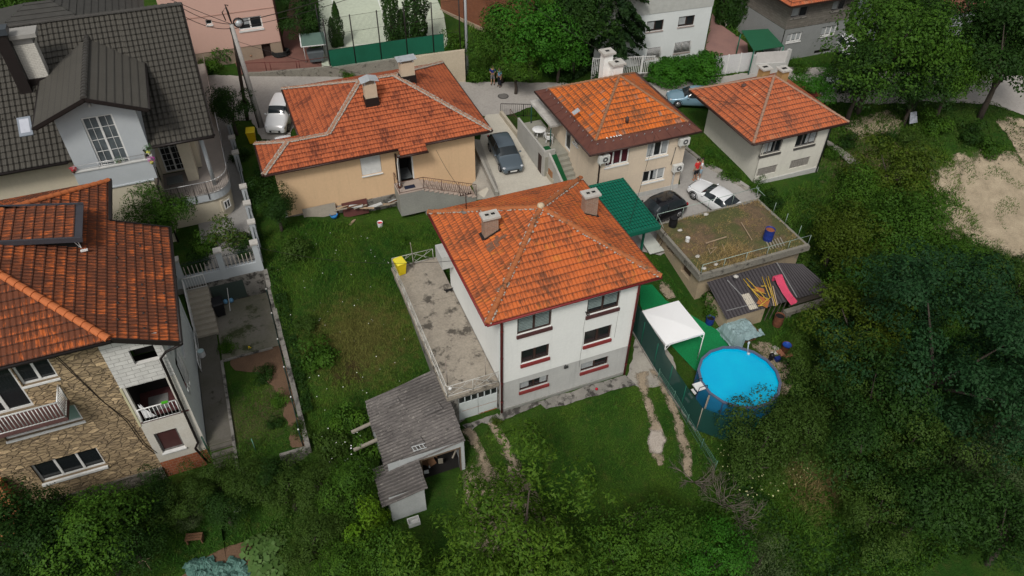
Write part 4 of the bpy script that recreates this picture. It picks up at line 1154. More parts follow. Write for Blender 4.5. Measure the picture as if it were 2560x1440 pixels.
for (u_, z_, nm) in ((*w3f.hit(1506,393),0),(*w3f.hit(1706,349),1),(*w3f.hit(1690,415),2)):
 mb = MB(); w3f.box(mb, u_-.4, u_+.4, z_-.28, z_+.28, .08, .36)
 ac_ = build(mb, 'air_conditioner', M('ac_casing', (.6,.6,.57), (.55,.55,.52), 3, .6), H3, bevel=.02)
 mb = MB(); q = w3f.p(u_+.05, z_, .365)
 pts = [(q.x+.2*math.cos(t), q.y-.005, q.z+.2*math.sin(t)) for t in [2*math.pi*k/20 for k in range(20)]]; mb.poly(pts); build(mb, 'fan_grille', M('dark_fan', (.1,.1,.1), rough=.6), ac_)
 mb = MB(); pts = [(q.x+.07*math.cos(t), q.y-.01, q.z+.07*math.sin(t)) for t in [2*math.pi*k/12 for k in range(12)]]; mb.poly(pts); build(mb, 'fan_hub', m_wframe, ac_)
 mb = MB(); w3f.box(mb, u_-.3, u_-.26, z_-.4, z_-.28, 0, .36); w3f.box(mb, u_+.26, u_+.3, z_-.4, z_-.28, 0, .36); build(mb, 'bracket', m_greyr, ac_)
u_, z_ = w3f.hit(1685,425); mb = MB(); w3f.box(mb, u_-.06, u_+.06, 2.3, z_-.1, 0.03, .12); build(mb, 'cable_duct', m_greyr, H3)
u_, z_ = w3f.hit(1700,365); mb = MB(); mb.tube([w3f.p(u_-.35,z_,.05), w3f.p(u_-.5,z_-1.4,.05)], .03, 6); build(mb, 'cable', m_cold, H3)
# chimneys at the back left slope
for px, py, zz, h_, w_ in ((1512,190,8.9,1.75,.34), (1538,192,9.0,1.0,.4)):
 c = at(px, py, zz)
 mb = MB(); mb.box(c.x-w_, c.y-.3, zz-.9, c.x+w_, c.y+.3, zz+h_); build(mb, 'chimney', m_white, ro)
 mb = MB(); mb.box(c.x-w_-.14, c.y-.44, zz+h_, c.x+w_+.14, c.y+.44, zz+h_+.14); build(mb, 'chimney_cap', m_capc, ro)
 mb = MB(); mb.box(c.x-.14, c.y-.12, zz+h_+.13, c.x+.14, c.y+.12, zz+h_+.15); build(mb, 'flue', m_dark, ro)
c = at(1518,200,8.9); mb = MB(); mb.box(c.x-.1,c.y-.9,8.5,c.x+1.3,c.y-.35,8.85); build(mb, 'flashing', M('dark_flashing', (.05,.025,.02), rough=.6), ro)
mb = MB(); c = at(1440,284,8.15); mb.slab([(c.x-.25,c.y-.2,8.2),(c.x+.2,c.y-.2,8.45),(c.x+.2,c.y+.2,8.45),(c.x-.25,c.y+.2,8.2)], .03); build(mb, 'roof_hatch', m_zinc, ro)
c = at(1568,298,8.3); mb = MB(); mb.lathe([(.12,-.2),(.12,.12),(.05,.2),(0,.22)], (c.x,c.y,8.3), 8); build(mb, 'vent', M('dark_vent',(.1,.06,.05)), ro)
# side canopy, landing, stairs and parapet
mb = MB(); mb.prism([(10.95,18.35),(11.94,18.35),(11.94,22.3),(10.95,22.3)], 5.85, 6.02); build(mb, 'canopy', M('mottled_concrete', (.56,.54,.5), (.3,.28,.26), 1.6, .9, .2, .4, (.25,.24,.22), 2), H3)
mb = MB()
for y in (18.5, 22.1): mb.tube([(11.05,y,3.9),(11.05,y,5.85)], .045, 8)
build(mb, 'canopy_post', M('dark_green_post', (.01,.06,.05), rough=.5), H3)
mb = MB(); mb.box(10.1,17.2,2.0,11.93,22.3,4.2)
for i in range(8): mb.box(11.0,17.2-(i+1)*.34,1.8,11.93,17.2-i*.34,4.2-(i+1)*.23)
build(mb, 'entrance_steps', M('step_concrete', (.3,.29,.24), (.24,.235,.2), 2, .9, .2), H3)
mb = MB(); mb.box(10.0,17.4,1.9,10.15,22.3,4.75); mb.box(10.0,17.25,1.9,10.9,17.4,4.7)
mb.prism([(10.35,13.2),(10.5,13.2),(10.5,17.25),(10.35,17.25)], 1.9, lambda x, y: 2.9+(y-13.2)*.4)
build(mb, 'parapet', M('parapet_concrete', (.42,.41,.38), (.34,.33,.3), 1, .9, .1, .3, (.2,.2,.17), 1.3), H3)
mb = MB(); mb.add([(10.5,13.2,2.35),(10.98,13.2,2.35),(10.98,17.2,4.32),(10.5,17.2,4.32)], [(0,1,2,3)]); mb.quad((10.16,17.4,4.22),(10.98,17.4,4.22),(10.98,18.6,4.22),(10.16,18.6,4.22)); mb.quad((10.5,17.2,4.32),(10.98,17.2,4.32),(10.98,17.4,4.22),(10.5,17.4,4.22))
build(mb, 'turf_strip', m_turfd, H3)
u_ = Wall((10.0,22.3),(10.0,17.25))
mb = MB(); mb.box(9.985,17.6,2.3,10.0,18.2,4.1); build(mb, 'side_door', m_brown, H3)
# white plastic table and chair
m_plast = M('white_plastic', (.75,.75,.74), rough=.4, fine=0)
t = thing('garden_table', 'round white plastic garden table under the concrete canopy', 'table', (10.75,19.9,4.2))
mb = MB(); mb.lathe([(0,.7),(.5,.7),(.52,.72),(.5,.745),(0,.745)], WL[t], 24); build(mb, 'tabletop', m_plast, t)
for a in range(4):
 mb = MB(); ca, sa = math.cos(a*1.57+.78), math.sin(a*1.57+.78); p = WL[t]; mb.tube([p+V((ca*.42,sa*.42,0)), p+V((ca*.3,sa*.3,.7))], .028, 6); build(mb, 'leg', m_plast, t)
t = thing('garden_chair', 'white plastic armchair beside the garden table', 'chair', (11.2,18.95,4.2), R(60))
mb = MB(); mb.box(-.24,-.24,.4,.24,.24,.44); build(mb, 'seat', m_plast, t, True, bevel=.02)
mb = MB()
for k in range(9):
 a = math.pi*(k/8); x = -.24*math.cos(a); mb.bar((x,.22,.42),(x*.9,.34,.42+.42*(.75+.25*math.sin(a))), .035, .02)
mb.tube([(-.25,.22,.42),(-.26,.33,.7),(-.15,.37,.86),(.15,.37,.86),(.26,.33,.7),(.25,.22,.42)], .025, 6); build(mb, 'backrest', m_plast, t, True)
for sx in (-1,1):
 mb = MB(); mb.tube([(sx*.26,.3,.66),(sx*.27,0,.65),(sx*.26,-.22,.62),(sx*.26,-.24,.4)], .022, 6); build(mb, 'armrest', m_plast, t, True)
 for sy in (-1,1):
  mb = MB(); mb.tube([(sx*.21,sy*.21,.4),(sx*.25,sy*.26,0)], .025, 6); build(mb, 'leg', m_plast, t, True)
mb = MB(); mb.prism([(10.28,16.4),(10.36,16.35),(10.36,17.0),(10.28,17.0)], 2.3, 3.4); solo(mb, 'board', M('orange_board', (.3,.15,.07), (.25,.12,.06), 2), 'brown board leaning against the low concrete parapet wall', 'board')
# ================= white house on the right =================
H4 = thing('cream_house', 'plain off-white house with pale orange hipped roof and boarded basement windows beside the grass', 'house', (27.6, 11.3, 2.2))
m_off = M('off_white_render', (.68,.66,.58), (.62,.6,.53), .5, .9, .05, .28, (.4,.39,.34), .8, fine=.06, streak=.3)
cx0,cx1,cy0,cy1,cze = 24.6, 30.3, 11.35, 18.4, 6.2
w4f = Wall((cx0,cy0),(cx1,cy0))
p1 = w4f.rect((1907,362),(1958,350),(1906,378),(1955,366)); p1 = (p1[0],p1[1],4.6,5.75)
p2 = w4f.rect((1993,340),(2045,328),(1990,360),(2042,348)); p2 = (p2[0],p2[1],4.6,5.75)
p3 = w4f.rect((1894,423),(1943,411),(1890,442),(1940,430)); p4 = w4f.rect((1978,402),(2026,391),(1972,424),(2020,411))
mb = MB()
wall_face(mb, w4f, 1.2, cze, [p1,p2,p3,p4]); wall_face(mb, Wall((cx1,cy0),(cx1,cy1)), 1.2, cze); wall_face(mb, Wall((cx1,cy1),(cx0,cy1)), 1.2, cze); wall_face(mb, Wall((cx0,cy1),(cx0,cy0)), 1.2, cze)
build(mb, 'wall', m_off, H4)
mb = MB(); w4f.box(mb, -.05, w4f.len+.05, 1.2, 2.35, .003, .08); build(mb, 'plinth', m_greyr, H4)
m_dksill = M('dark_sill', (.08,.075,.07), rough=.8)
window(H4, w4f, p1, m_greyframe, 3, m_dksill, .15, ('left', m_curt, .9), .07, sill_h=.16); window(H4, w4f, p2, m_greyframe, 3, m_dksill, .15, ('right', m_curt, .9), .07, sill_h=.16)
m_wb = M('weathered_board', (.3,.28,.25), (.15,.14,.13), 4, .9, .3, fine=.3)
for r_, horiz in ((p3, True), (p4, False)):
 for k in range(6 if horiz else 9):
  pass
 mb = MB(); w4f.box(mb, r_[0], r_[1], r_[2], r_[3], -.15, -.12); fo = build(mb, 'window', m_dark, H4); mb = MB()
 if horiz:
  n = 6
  for k in range(n): w4f.box(mb, r_[0]+.02, r_[1]-.02, r_[2]+(r_[3]-r_[2])*k/n+.02, r_[2]+(r_[3]-r_[2])*(k+1)/n-.01, -.1, -.05-.01*(k % 2))
 else:
  n = 9
  for k in range(n): w4f.box(mb, r_[0]+(r_[1]-r_[0])*k/n+.02, r_[0]+(r_[1]-r_[0])*(k+1)/n-.015, r_[2]+.02, r_[3]-.02, -.1, -.05-.01*(k % 2))
 setp(build(mb, 'shutter_board', m_wb, fo))
ro = hip_roof(H4, 23.0, 31.3, 10.85, 19.15, cze, (27.2,15.1), (27.2,15.1), 8.55, T_h4, M('pale_ridge', (.34,.2,.14), (.26,.17,.12), 5, .9, .3), .38, MC['brown_gutter'], m_brown, capr=.1)
pipe(H4, [(cx1-.1,10.85,6.05),(cx1-.1,cy0-.1,5.8),(cx1-.1,cy0-.1,1.8)], .055, M('dark_pipe', (.04,.045,.05), rough=.5))
for px, py, zz, h_ in ((1955,192,8.4,.55), (1906,196,8.0,.8)):
 c = at(px, py, zz); mb = MB(); mb.box(c.x-.3, c.y-.3, zz-.9, c.x+.3, c.y+.3, zz+h_); build(mb, 'chimney', M('ochre_stack', (.4,.25,.1), (.34,.2,.09), 3, .9), ro)
 mb = MB(); mb.box(c.x-.42, c.y-.42, zz+h_, c.x+.42, c.y+.42, zz+h_+.12); build(mb, 'chimney_cap', m_capc, ro)
 mb = MB(); mb.box(c.x-.2, c.y-.12, zz+h_+.11, c.x+.2, c.y+.12, zz+h_+.13); build(mb, 'flue', m_dark, ro)
c = at(1860,215,7.6); mb = MB(); mb.ball((c.x,c.y,7.65), .16, 8, 5, (1.4,1,.8), .3); build(mb, 'vent', MC['dark_vent'], ro)
mb = MB(); c = gnd(2040,255); mb.slab([at(1980,203,5.0),at(2012,203,5.0)+V((0,-.01,0)),at(2055,241,4.6),at(2030,243,4.6)], .05)
t = thing('lean_to', 'small lean-to with a dark red sheet roof behind the off-white house', 'shed', gnd(2030,262))
build(mb, 'roof', M('red_sheet', (.3,.05,.05), (.25,.045,.045), 2, .6), t)
mb = MB(); a = at(2050,240,4.5); mb.box(31.6,15.5,2.4,33.4,18.5,4.4); build(mb, 'wall', m_off, t)
# ================= green carport =================
CP = thing('carport', 'carport with a deep green tile-pattern metal roof on green posts', 'carport', (11.8, 9, 2.1))
m_green = M_tile('green_metal_tiles', (.006,.16,.1), (.006,.14,.085), (.008,.17,.11), .2, .3, .05, stain_c=(.002,.05,.03), groove=.8, streak=False, line=.7, rough=.45)
mb = MB(); tiles(mb, [(9.6,6.65,4.75),(13.35,6.65,4.75),(13.35,11.75,5.15),(9.6,11.75,5.15)], .3, .03); ro = build(mb, 'roof', m_green, CP)
m_gp = M('green_paint', (.006,.12,.075), rough=.5, fine=.03)
mb = MB(); mb.box(9.6,6.58,4.5,13.42,6.66,4.8); mb.bar((13.38,6.65,4.68),(13.38,11.75,5.08),.06,.2); mb.bar((9.6,11.72,5.05),(13.35,11.72,5.05),.06,.2); mb.slab([(9.65,6.7,4.68),(13.3,6.7,4.68),(13.3,11.7,5.08),(9.65,11.7,5.08)], .03); build(mb, 'fascia', m_gp, ro)
for x, y, z in ((13.0,7.7,4.7),(11.6,7.7,4.7),(13.0,11.4,5.0),(10.0,7.7,4.7)):
 mb = MB(); g_ = hter(x,y); mb.box(x-.06,y-.06,g_,x+.06,y+.06,z); build(mb, 'post', m_gp, CP)
mb = MB(); mb.bar((13.3,7.7,4.55),(9.7,7.7,4.55), .08, .12); build(mb, 'beam', m_gp, CP)
# ================= flat-roofed bunker with soil on top =================
m_bunk = M('stained_old_concrete', (.24,.225,.19), (.16,.15,.125), 1.2, .95, .4, .44, (.07,.065,.055), 2.2, fine=.3)
BK = thing('bunker_shed', 'old flat-roofed concrete outbuilding with soil and dry weeds on its roof', 'outbuilding', (18.2, 5, 1.3))
m_bwall = M('beige_old_wall', (.42,.33,.22), (.3,.25,.18), .9, .95, .2, .4, (.2,.18,.15), 1.5)
fx0,fx1,fy0,fy1,fz = 14.4, 22.8, 3.05, 8.75, 3.05
wl5 = Wall((fx0+.35,fy1-.1),(fx0+.35,fy0+.4)); 
mb = MB()
n1 = (1.2,2.2,1.9,2.62); n2 = (3.2,4.3,1.55,2.62)
wall_face(mb, wl5, -.2, fz-.35, [n1,n2], .25); wall_face(mb, Wall((fx0+.35,fy0+.4),(fx1-.3,fy0+.4)), -.6, fz-.35); wall_face(mb, Wall((fx1-.3,fy0+.4),(fx1-.3,fy1-.1)), -.6, fz-.35); wall_face(mb, Wall((fx1-.3,fy1-.1),(fx0+.35,fy1-.1)), 0, fz-.35)
build(mb, 'wall', m_bwall, BK)
for r_ in (n1,n2):
 mb = MB(); wl5.box(mb, r_[0], r_[1], r_[2], r_[3], -.3, -.25); build(mb, 'niche', M('brown_niche', (.09,.06,.04), (.06,.045,.03), 3, .9), BK)
mb = MB(); mb.box(fx0,fy0,fz-.35,fx1,fy1,fz)
for a, b in (((fx0+.1,fy0+.1),(fx1-.1,fy0+.1)),((fx0+.1,fy0+.1),(fx0+.1,fy1-.1))):
 mb.bar((*a,fz+.06),(*b,fz+.06), .2, .16)
build(mb, 'roof_slab', m_bunk, BK)
# soil layer with an uneven surface
mb = MB(); N1, N2 = 44, 30
g = NT('dry_soil_roof'); vec = g.coord('Object')
n1_ = g.noise(vec, .45, 5); n2_ = g.noise(vec, 2.4, 6, .7); n3_ = g.noise(vec, 12, 4)
c_ = g.mix(g.ramp(n2_, .35, .65), (.2,.125,.07), (.1,.075,.042)); c_ = g.mix(g.math('MULTIPLY', g.ramp(n1_, .42, .56), .9), c_, (.07,.09,.022))
c_ = g.mix(g.math('MULTIPLY', g.ramp(n3_, .35, .7), .45), c_, (.06,.04,.02)); g.color(c_); g.rough(.95); g.bump(n3_, .8, .06)
m_roofsoil = g.m
vs = []
for j in range(N2+1):
 for i in range(N1+1):
  x = fx0+.2+(fx1-fx0-.4)*i/N1; y = fy0+.2+(fy1-fy0-.4)*j/N2
  e = min(i, N1-i, j, N2-j)
  vs.append((x, y, fz+.02+min(e,2)*.05+.1*mnoise.noise(V((x*.8,y*.8,1)))+.05*mnoise.noise(V((x*3,y*3,5)))))
mb.add(vs, [(j*(N1+1)+i, j*(N1+1)+i+1, (j+1)*(N1+1)+i+1, (j+1)*(N1+1)+i) for j in range(N2) for i in range(N1)], None, True)
build(mb, 'soil_layer', m_roofsoil, BK)
mb = MB(); m_galv = M('pale_green_pipe', (.33,.42,.37), (.26,.33,.29), 4, .6)
def rail_line(pts, h, every):
 pts = [V(p) for p in pts]
 for a, b in zip(pts, pts[1:]):
  mb.tube([a+V((0,0,h)), b+V((0,0,h))], .02, 5)
  n = max(1, round((b-a).length/every))
  for i in range(n+1):
   p = a.lerp(b, i/n); mb.tube([p, p+V((0,0,h))], .018, 5)
rail_line([(fx0+.15,fy0+.15,fz),(fx1-.1,fy0+.15,fz)], .85, 1.6)
rail_line([(fx0+.1,fy1-.1,fz),(fx1-.1,fy1+.1,fz)], .9, 1.9)
for y in (4.2,5.6,6.9): mb.tube([(fx1-.1,y,fz),(fx1-.1,y,fz+.9)], .018, 5)
mb.tube([(fx0+.1,fy1-.1,fz+.85),(fx0+.1,fy1-1.0,fz+.4)], .018, 5); mb.tube([(fx1-.3,fy1+.1,fz+.9),(fx1+.2,fy1+.6,fz+.7)], .018, 5); mb.tube([(fx1-.3,fy1+.1,fz+.9),(fx1+.1,fy1-.5,fz+.5)], .018, 5)
build(mb, 'railing', m_galv, BK)
def drum(name, label, cat, loc, r, h, mat, lid, ribs=2, rimc=None, open_=True, tilt=(0,0)):
 t = thing(name, label, cat, loc)
 t.rotation_euler = (tilt[0], tilt[1], 0)
 pr = [(r*.96,0),(r,.03)]
 for k in range(ribs):
  z = h*(k+1)/(ribs+1); pr += [(r,z-.03),(r*1.03,z),(r,z+.03)]
 pr += [(r,h-.02),(r*1.03,h)]
 if open_: pr += [(r*.95,h),(r*.94,h-.12)]
 mb = MB(); mb.lathe(pr, (0,0,0), 20, caps=False); mb.lathe([(0,0.001),(r*.96,0.001)], (0,0,0), 20, caps=False)
 build(mb, 'body', mat, t, True)
 mb = MB(); zz = h-.11 if open_ else h+.005; mb.lathe([(0,zz),(r*.94,zz)], (0,0,0), 20, caps=False); build(mb, 'contents' if open_ else 'lid', lid, t, True)
 return t
def rz_(px, py): p = at(px, py, fz+.1); return (p.x, p.y, fz+.06)
m_blue = M('blue_plastic', (.015,.035,.22), (.012,.03,.17), 2, .5, fine=.05)
m_blk = M('black_plastic', (.012,.012,.014), rough=.5, fine=0)
m_rust = M('rust', (.19,.07,.035), (.1,.04,.025), 5, .9, .3)
m_orust = M('orange_rust_inside', (.3,.1,.04), (.2,.07,.03), 5, .9)
drum('barrel', 'blue barrel open on top with a rusty red rim, standing on the weedy flat roof', 'barrel', rz_(1918,600), .32, .95, m_blue, m_orust, 2)
drum('barrel', 'black lidded plastic barrel at the corner of the weedy flat roof', 'barrel', rz_(1681,566), .27, .75, m_blk, m_blk, 1, open_=False)
drum('bucket', 'small white bucket on the soil of the flat roof', 'bucket', rz_(1718,603), .15, .34, m_plast, m_plast, 0, open_=False)
m_rod = M('rusty_rod', (.06,.035,.028), rough=.8)
for k_, (a, b) in enumerate((((1657,610),(1681,572)), ((1663,621),(1690,575)))):
 mb = MB(); p = gnd(*a); q = at(*b, fz+.3); q = V((fx0+.05, q.y, fz+.4)); mb.tube([(fx0+.0,p.y,p.z),(q.x,q.y-.2,q.z)], .022, 5)
 solo(mb, 'leaning_rod', m_rod, ('upper','lower')[k_]+' of two thin dark rods leaning on the outbuilding side wall', 'rod', group='rods leaning on the outbuilding')
t = rz_(1925,605); 
for i in range(6):
 mb = MB(); x, y = t[0]-.5+i*.22, t[1]-.25
 mb.bar((x,y-.45,fz+.16),(x+.25,y+.35,fz+.17), .08, .02); solo(mb, 'slat', m_plank, ('first','second','third','fourth','fifth','last')[i]+' grey slat from the left beside the blue barrel', 'slat', group='slats beside the blue barrel')
for ii_, (a, b, th) in enumerate((((1765,608),(1816,592),.06),((1770,620),(1775,632),.03),((1775,635),(1790,620),.03),((1775,622),(1792,618),.03),((1806,611),(1813,630),.04),((1853,556),(1880,600),.04))):
 mb = MB(); p, q = at(*a, fz+.3), at(*b, fz+.25); mb.bar(p, q, th, th); solo(mb, 'stick', M('pale_wood', (.4,.3,.2), (.3,.22,.15), 5), ('long pale stick above the dry weeds','first short stick at the left of the weed heap','second short stick at the left of the weed heap','third short stick at the left of the weed heap','short stick right of the weed heap','slanting stick near the middle')[ii_]+' on the flat roof', 'stick', group='sticks on the flat roof')
for ii_, (px, py) in enumerate(((1760,700-30),(1790,660),(1840,690),(1700,575),(1745,640),(1765,535))):
 p = at(px, py, fz+.15); mb = MB(); mb.ball((p.x,p.y,fz+.12), .14, 7, 5, (1.3,1,.6), .4); solo(mb, 'rubble_lump', m_capc, ('pale lump of rubble near the front corner','pale lump in the bare dark soil','lump at the front edge','lump beside the black barrel','lump by the heap of sticks','lump at the back edge')[ii_]+' of the weedy flat roof', 'rubble', group='rubble on the flat roof')
# ================= low metal-roofed shed =================
MSD = thing('metal_shed', 'low shed with a dark corrugated metal roof below the weedy outbuilding', 'shed', (18, 0, .6))
def zm(y): return 1.6+(y-.42)*.375
m_anth = M('anthracite_sheet', (.05,.044,.048), (.038,.034,.037), .8, .6, .05, .28, (.11,.1,.1), 2, fine=.1)
mb = MB()
corrug(mb, (14.95,.42,zm(.42)), (20.2,.42,zm(.42)), (20.2,2.95,zm(2.95)), (14.95,2.95,zm(2.95)), .24, .018, 'v')
corrug(mb, (20.22,.42,zm(.42)-.02), (22.95,.42,zm(.42)-.12), (21.9,2.4,zm(2.4)), (20.22,2.95,zm(2.95)-.02), .24, .016, 'v')
build(mb, 'roof', m_anth, MSD)
mb = MB(); mb.bar((20.2,2.9,zm(2.9)+.05),(20.2,.45,zm(.45)+.05), .05, .05); mb.bar((16.3,2.7,zm(2.7)+.05),(16.8,1.2,zm(1.2)+.05), .05, .04); mb.bar((15.2,.9,zm(.9)+.05),(17.8,.8,zm(.8)+.05), .04, .04); setp(build(mb, 'roof_strip', M('pale_strip', (.25,.25,.25), rough=.6), MSD), kind='stuff')
mb = MB(); mb.box(15.2,.6,-.4,18.0,.7,zm(.6)-.06); mb.box(15.2,.7,-.4,15.3,2.9,zm(.7)-.1)
build(mb, 'wall', m_bwall, MSD)
mb = MB()
for k in range(4): mb.box(20.0,.62,.75+k*.19,22.6,.67,.92+k*.19)
for x in (18.3,18.7,19.1,19.5): mb.bar((x,.65,0),(x+.12,.6,1.5), .1, .03)
build(mb, 'boarding', M('grey_brown_board', (.13,.11,.09), (.08,.065,.055), 4, .9, .3, fine=.3), MSD)
mb = MB(); mb.box(18.0,1.6,-.5,22.5,1.7,1.9); build(mb, 'inside', m_dark, MSD)
mb = MB(); mb.box(19.6,.25,.35,23.2,.6,.65); mb.box(22.1,.3,-1.2,22.35,.55,.35); mb.box(19.8,.3,-.8,20.1,.55,.35)
build(mb, 'base_beam', m_bunk, MSD)
# things on the metal roof
def on_ms(px, py, up=.05):
 z = 2
 for _ in range(12): p = at(px, py, z+up); z = .5*z+.5*zm(p.y)
 return V((p.x, p.y, zm(p.y)+up))
m_yel_p = M('yellow_paint', (.55,.36,.05), (.45,.3,.05), 3, .6)
t = thing('swing_frame', 'yellow tubular frame with rusty sheets lying folded on the dark metal roof', 'frame', on_ms(1890,740))
mb = MB()
for a, b in (((1858,697),(1905,755)),((1866,695),(1920,752)),((1905,692),(1925,745)),((1915,695),(1930,740)),((1900,764),(1930,740)),((1880,722),(1915,735)),((1895,765),(1915,762)),((1908,742),(1922,748)),((1920,690),(1940,765)),((1868,712),(1900,742)),((1902,715),(1918,715))):
 mb.tube([on_ms(*a,.14), on_ms(*b,.18)], .028, 6)
build(mb, 'tube_frame', m_yel_p, t)
mb = MB(); mb.slab([on_ms(1892,758,.08),on_ms(1918,770,.08),on_ms(1925,750,.08),on_ms(1900,740,.1)], .02); mb.slab([on_ms(1885,728,.08),on_ms(1912,735,.08),on_ms(1910,722,.1),on_ms(1888,716,.1)], .02); build(mb, 'rusty_sheet', M('orange_sheet', (.36,.13,.04), (.28,.1,.035), 4, .8), t)
mb = MB()
a, b, c_, d = on_ms(1853,737,.06), on_ms(1875,775,.06), on_ms(1895,770,.06), on_ms(1872,732,.06)
corrug(mb, a, b, c_, d, .14, .025, 'u'); solo(mb, 'corrugated_sheet', M('cream_sheet', (.48,.44,.36), (.42,.38,.32), 3, .8), 'short cream corrugated sheet lying on the dark metal roof', 'sheet')
mb = MB()
cl = [on_ms(*q, .06) for q in ((1941,700),(1950,718),(1962,735),(1974,750),(1983,763))]
hh = [.32,.22,.1,.06,.1]
n = len(cl)
for i in range(n-1):
 a, b = cl[i]+V((0,0,hh[i])), cl[i+1]+V((0,0,hh[i+1])); d = (b-a); sd_ = V((d.y,-d.x,0)).normalized()
 for s0, s1, u0__, u1__ in ((-.27,-.2,.12,0),(-.2,.2,0,0),(.2,.27,0,.12)):
  mb.slab([a+sd_*s0+V((0,0,u0__)), a+sd_*s1+V((0,0,u1__)), b+sd_*s1+V((0,0,u1__)), b+sd_*s0+V((0,0,u0__))] if s0 > 9 else [a+sd_*s1+V((0,0,u1__)), b+sd_*s1+V((0,0,u1__)), b+sd_*s0+V((0,0,u0__)), a+sd_*s0+V((0,0,u0__))], .02)
mb.box(cl[0].x-.3, cl[0].y-.02, cl[0].z, cl[0].x+.3, cl[0].y+.1, cl[0].z+.32)
solo(mb, 'slide', M('pink_plastic', (.62,.07,.14), (.5,.06,.12), 2, .5), 'pink plastic children\'s slide lying on the dark metal roof', 'slide')
for k_, (a, b) in enumerate((((1925,720),(1935,765)), ((1932,715),(1943,763)))):
 mb = MB(); mb.bar(on_ms(*a,.07), on_ms(*b,.07), .06, .04); solo(mb, 'lath', MC['pale_wood'], ('left','right')[k_]+' of two long pale laths beside the yellow frame', 'lath', group='laths on the metal roof')
# ================= garden around the pool =================
PX, PY = 13.35, -3.4
pr_, pz = 2.3, 1.15
pg = hter(PX, PY)
PO = thing('pool', 'round above-ground swimming pool full of bright blue water behind the green mesh fence', 'pool', (PX, PY, pg))
m_poolw = M('pool_wall', (.02,.22,.42), (.015,.17,.34), 1, .5)
def ring(mb, r0, r1, z0, z1, n=16, c=(PX,PY)):
 P = []
 for k in range(n):
  a = 2*math.pi*(k+.5)/n
  P.append([(c[0]+r*math.cos(a), c[1]+r*math.sin(a)) for r in (r0, r1)])
 for k in range(n):
  (a0, a1), (b0, b1) = P[k], P[(k+1) % n]
  pts = [(*a0,z0),(*a1,z0),(*b1,z0),(*b0,z0),(*a0,z1),(*a1,z1),(*b1,z1),(*b0,z1)]
  mb.add(pts, [(3,2,1,0),(4,5,6,7),(0,1,5,4),(1,2,6,5),(2,3,7,6),(3,0,4,7)])
# 4.8 x 4.2 oval in the picture is a circle seen in perspective
mb = MB(); ring(mb, pr_-.03, pr_, pg-.6, pz-.03); build(mb, 'pool_wall', m_poolw, PO)
mb = MB(); ring(mb, pr_-.08, pr_+.07, pz-.03, pz+.03); build(mb, 'pool_rim', M('pool_rim', (.11,.13,.2), (.09,.11,.17), 2, .5), PO)
mb = MB(); ring(mb, 0.01, pr_-.03, pg+.05, pg+.08); build(mb, 'pool_liner', M('pool_liner', (.02,.45,.75), rough=.6, fine=0), PO)
g = NT('pool_water'); vec = g.coord('Object'); g.color(g.mix(g.ramp(g.noise(vec, .5, 3), .35, .65), (.0,.42,.72), (.0,.49,.76))); g.rough(.06); g.bump(g.noise(vec, 3.5, 4), .35, .03)
mb = MB(); 
pts = [(PX+(pr_-.03)*math.cos(2*math.pi*(k+.5)/16), PY+(pr_-.03)*math.sin(2*math.pi*(k+.5)/16), pz-.14) for k in range(16)]
mb.poly(pts); build(mb, 'water', g.m, PO)
mb = MB()
for k in range(16):
 a = 2*math.pi*(k+.5)/16; x, y = PX+(pr_+.03)*math.cos(a), PY+(pr_+.03)*math.sin(a)
 mb.box(x-.03,y-.03,pg-.6,x+.03,y+.03,pz)
build(mb, 'rib_post', M('pool_post', (.06,.12,.24), rough=.5), PO)
p = at(1869,872,pz+.1); mb = MB(); mb.tube([(p.x,p.y-.1,pz-.1),(p.x,p.y,pz+.22),(p.x+.02,p.y+.08,pz+.5)], .035, 8); mb.ball((p.x,p.y+.05,pz+.55), .12, 8, 6, (.7,.5,1)); mb.lathe([(.09,-.16),(.09,-.05),(0,-.05)], (p.x-.02,p.y-.2,pz), 10); build(mb, 'skimmer', M('pale_grey_plastic', (.5,.55,.6), rough=.5), PO)
# pool steps and pump
t = thing('pool_ladder', 'white stepladder with a dark frame at the near left edge of the pool', 'ladder', (PX-pr_-.3, PY+.25, pg))
mb = MB(); mb.box(PX-pr_-.55, PY-.1, pz-.02, PX-pr_+.0, PY+.45, pz+.04); build(mb, 'platform', m_plast, t)
mb = MB()
for k in range(3): mb.box(PX-pr_-.62-k*.16, PY-.02, pz-.35-k*.3, PX-pr_-.47-k*.16, PY+.38, pz-.31-k*.3)
build(mb, 'step', m_plast, t)
mb = MB()
for y in (PY-.1, PY+.45): mb.tube([(PX-pr_-1.0,y,pg),(PX-pr_-.5,y,pz),(PX-pr_-.45,y,pz+.3),(PX-pr_+.05,y,pz+.3),(PX-pr_+.15,y,pz-.2)], .02, 6)
build(mb, 'handrail', m_blk, t)
p = at(1928,898,.5); p = V((PX+pr_*.78+.15, PY+pr_*.62+.15, pg))
p = gnd(1927,898)
t = thing('pool_pump', 'small dark pool pump with a blue filter beside the rim of the pool', 'pump', p)
mb = MB(); mb.lathe([(.13,0),(.15,.1),(.15,.4),(.1,.48),(0,.5)], p, 14); build(mb, 'tank', m_blk, t)
mb = MB(); mb.box(p.x+.15,p.y-.35,p.z,p.x+.5,p.y-.1,p.z+.25); build(mb, 'filter', m_blue, t)
mb = MB(); mb.tube([p+V((-.1,0,.3)), p+V((-.3,-.1,.35)), p+V((-.4,-.25,.2)), p+V((-.45,-.4,.5))], .035, 8); build(mb, 'hose', m_blk, t)
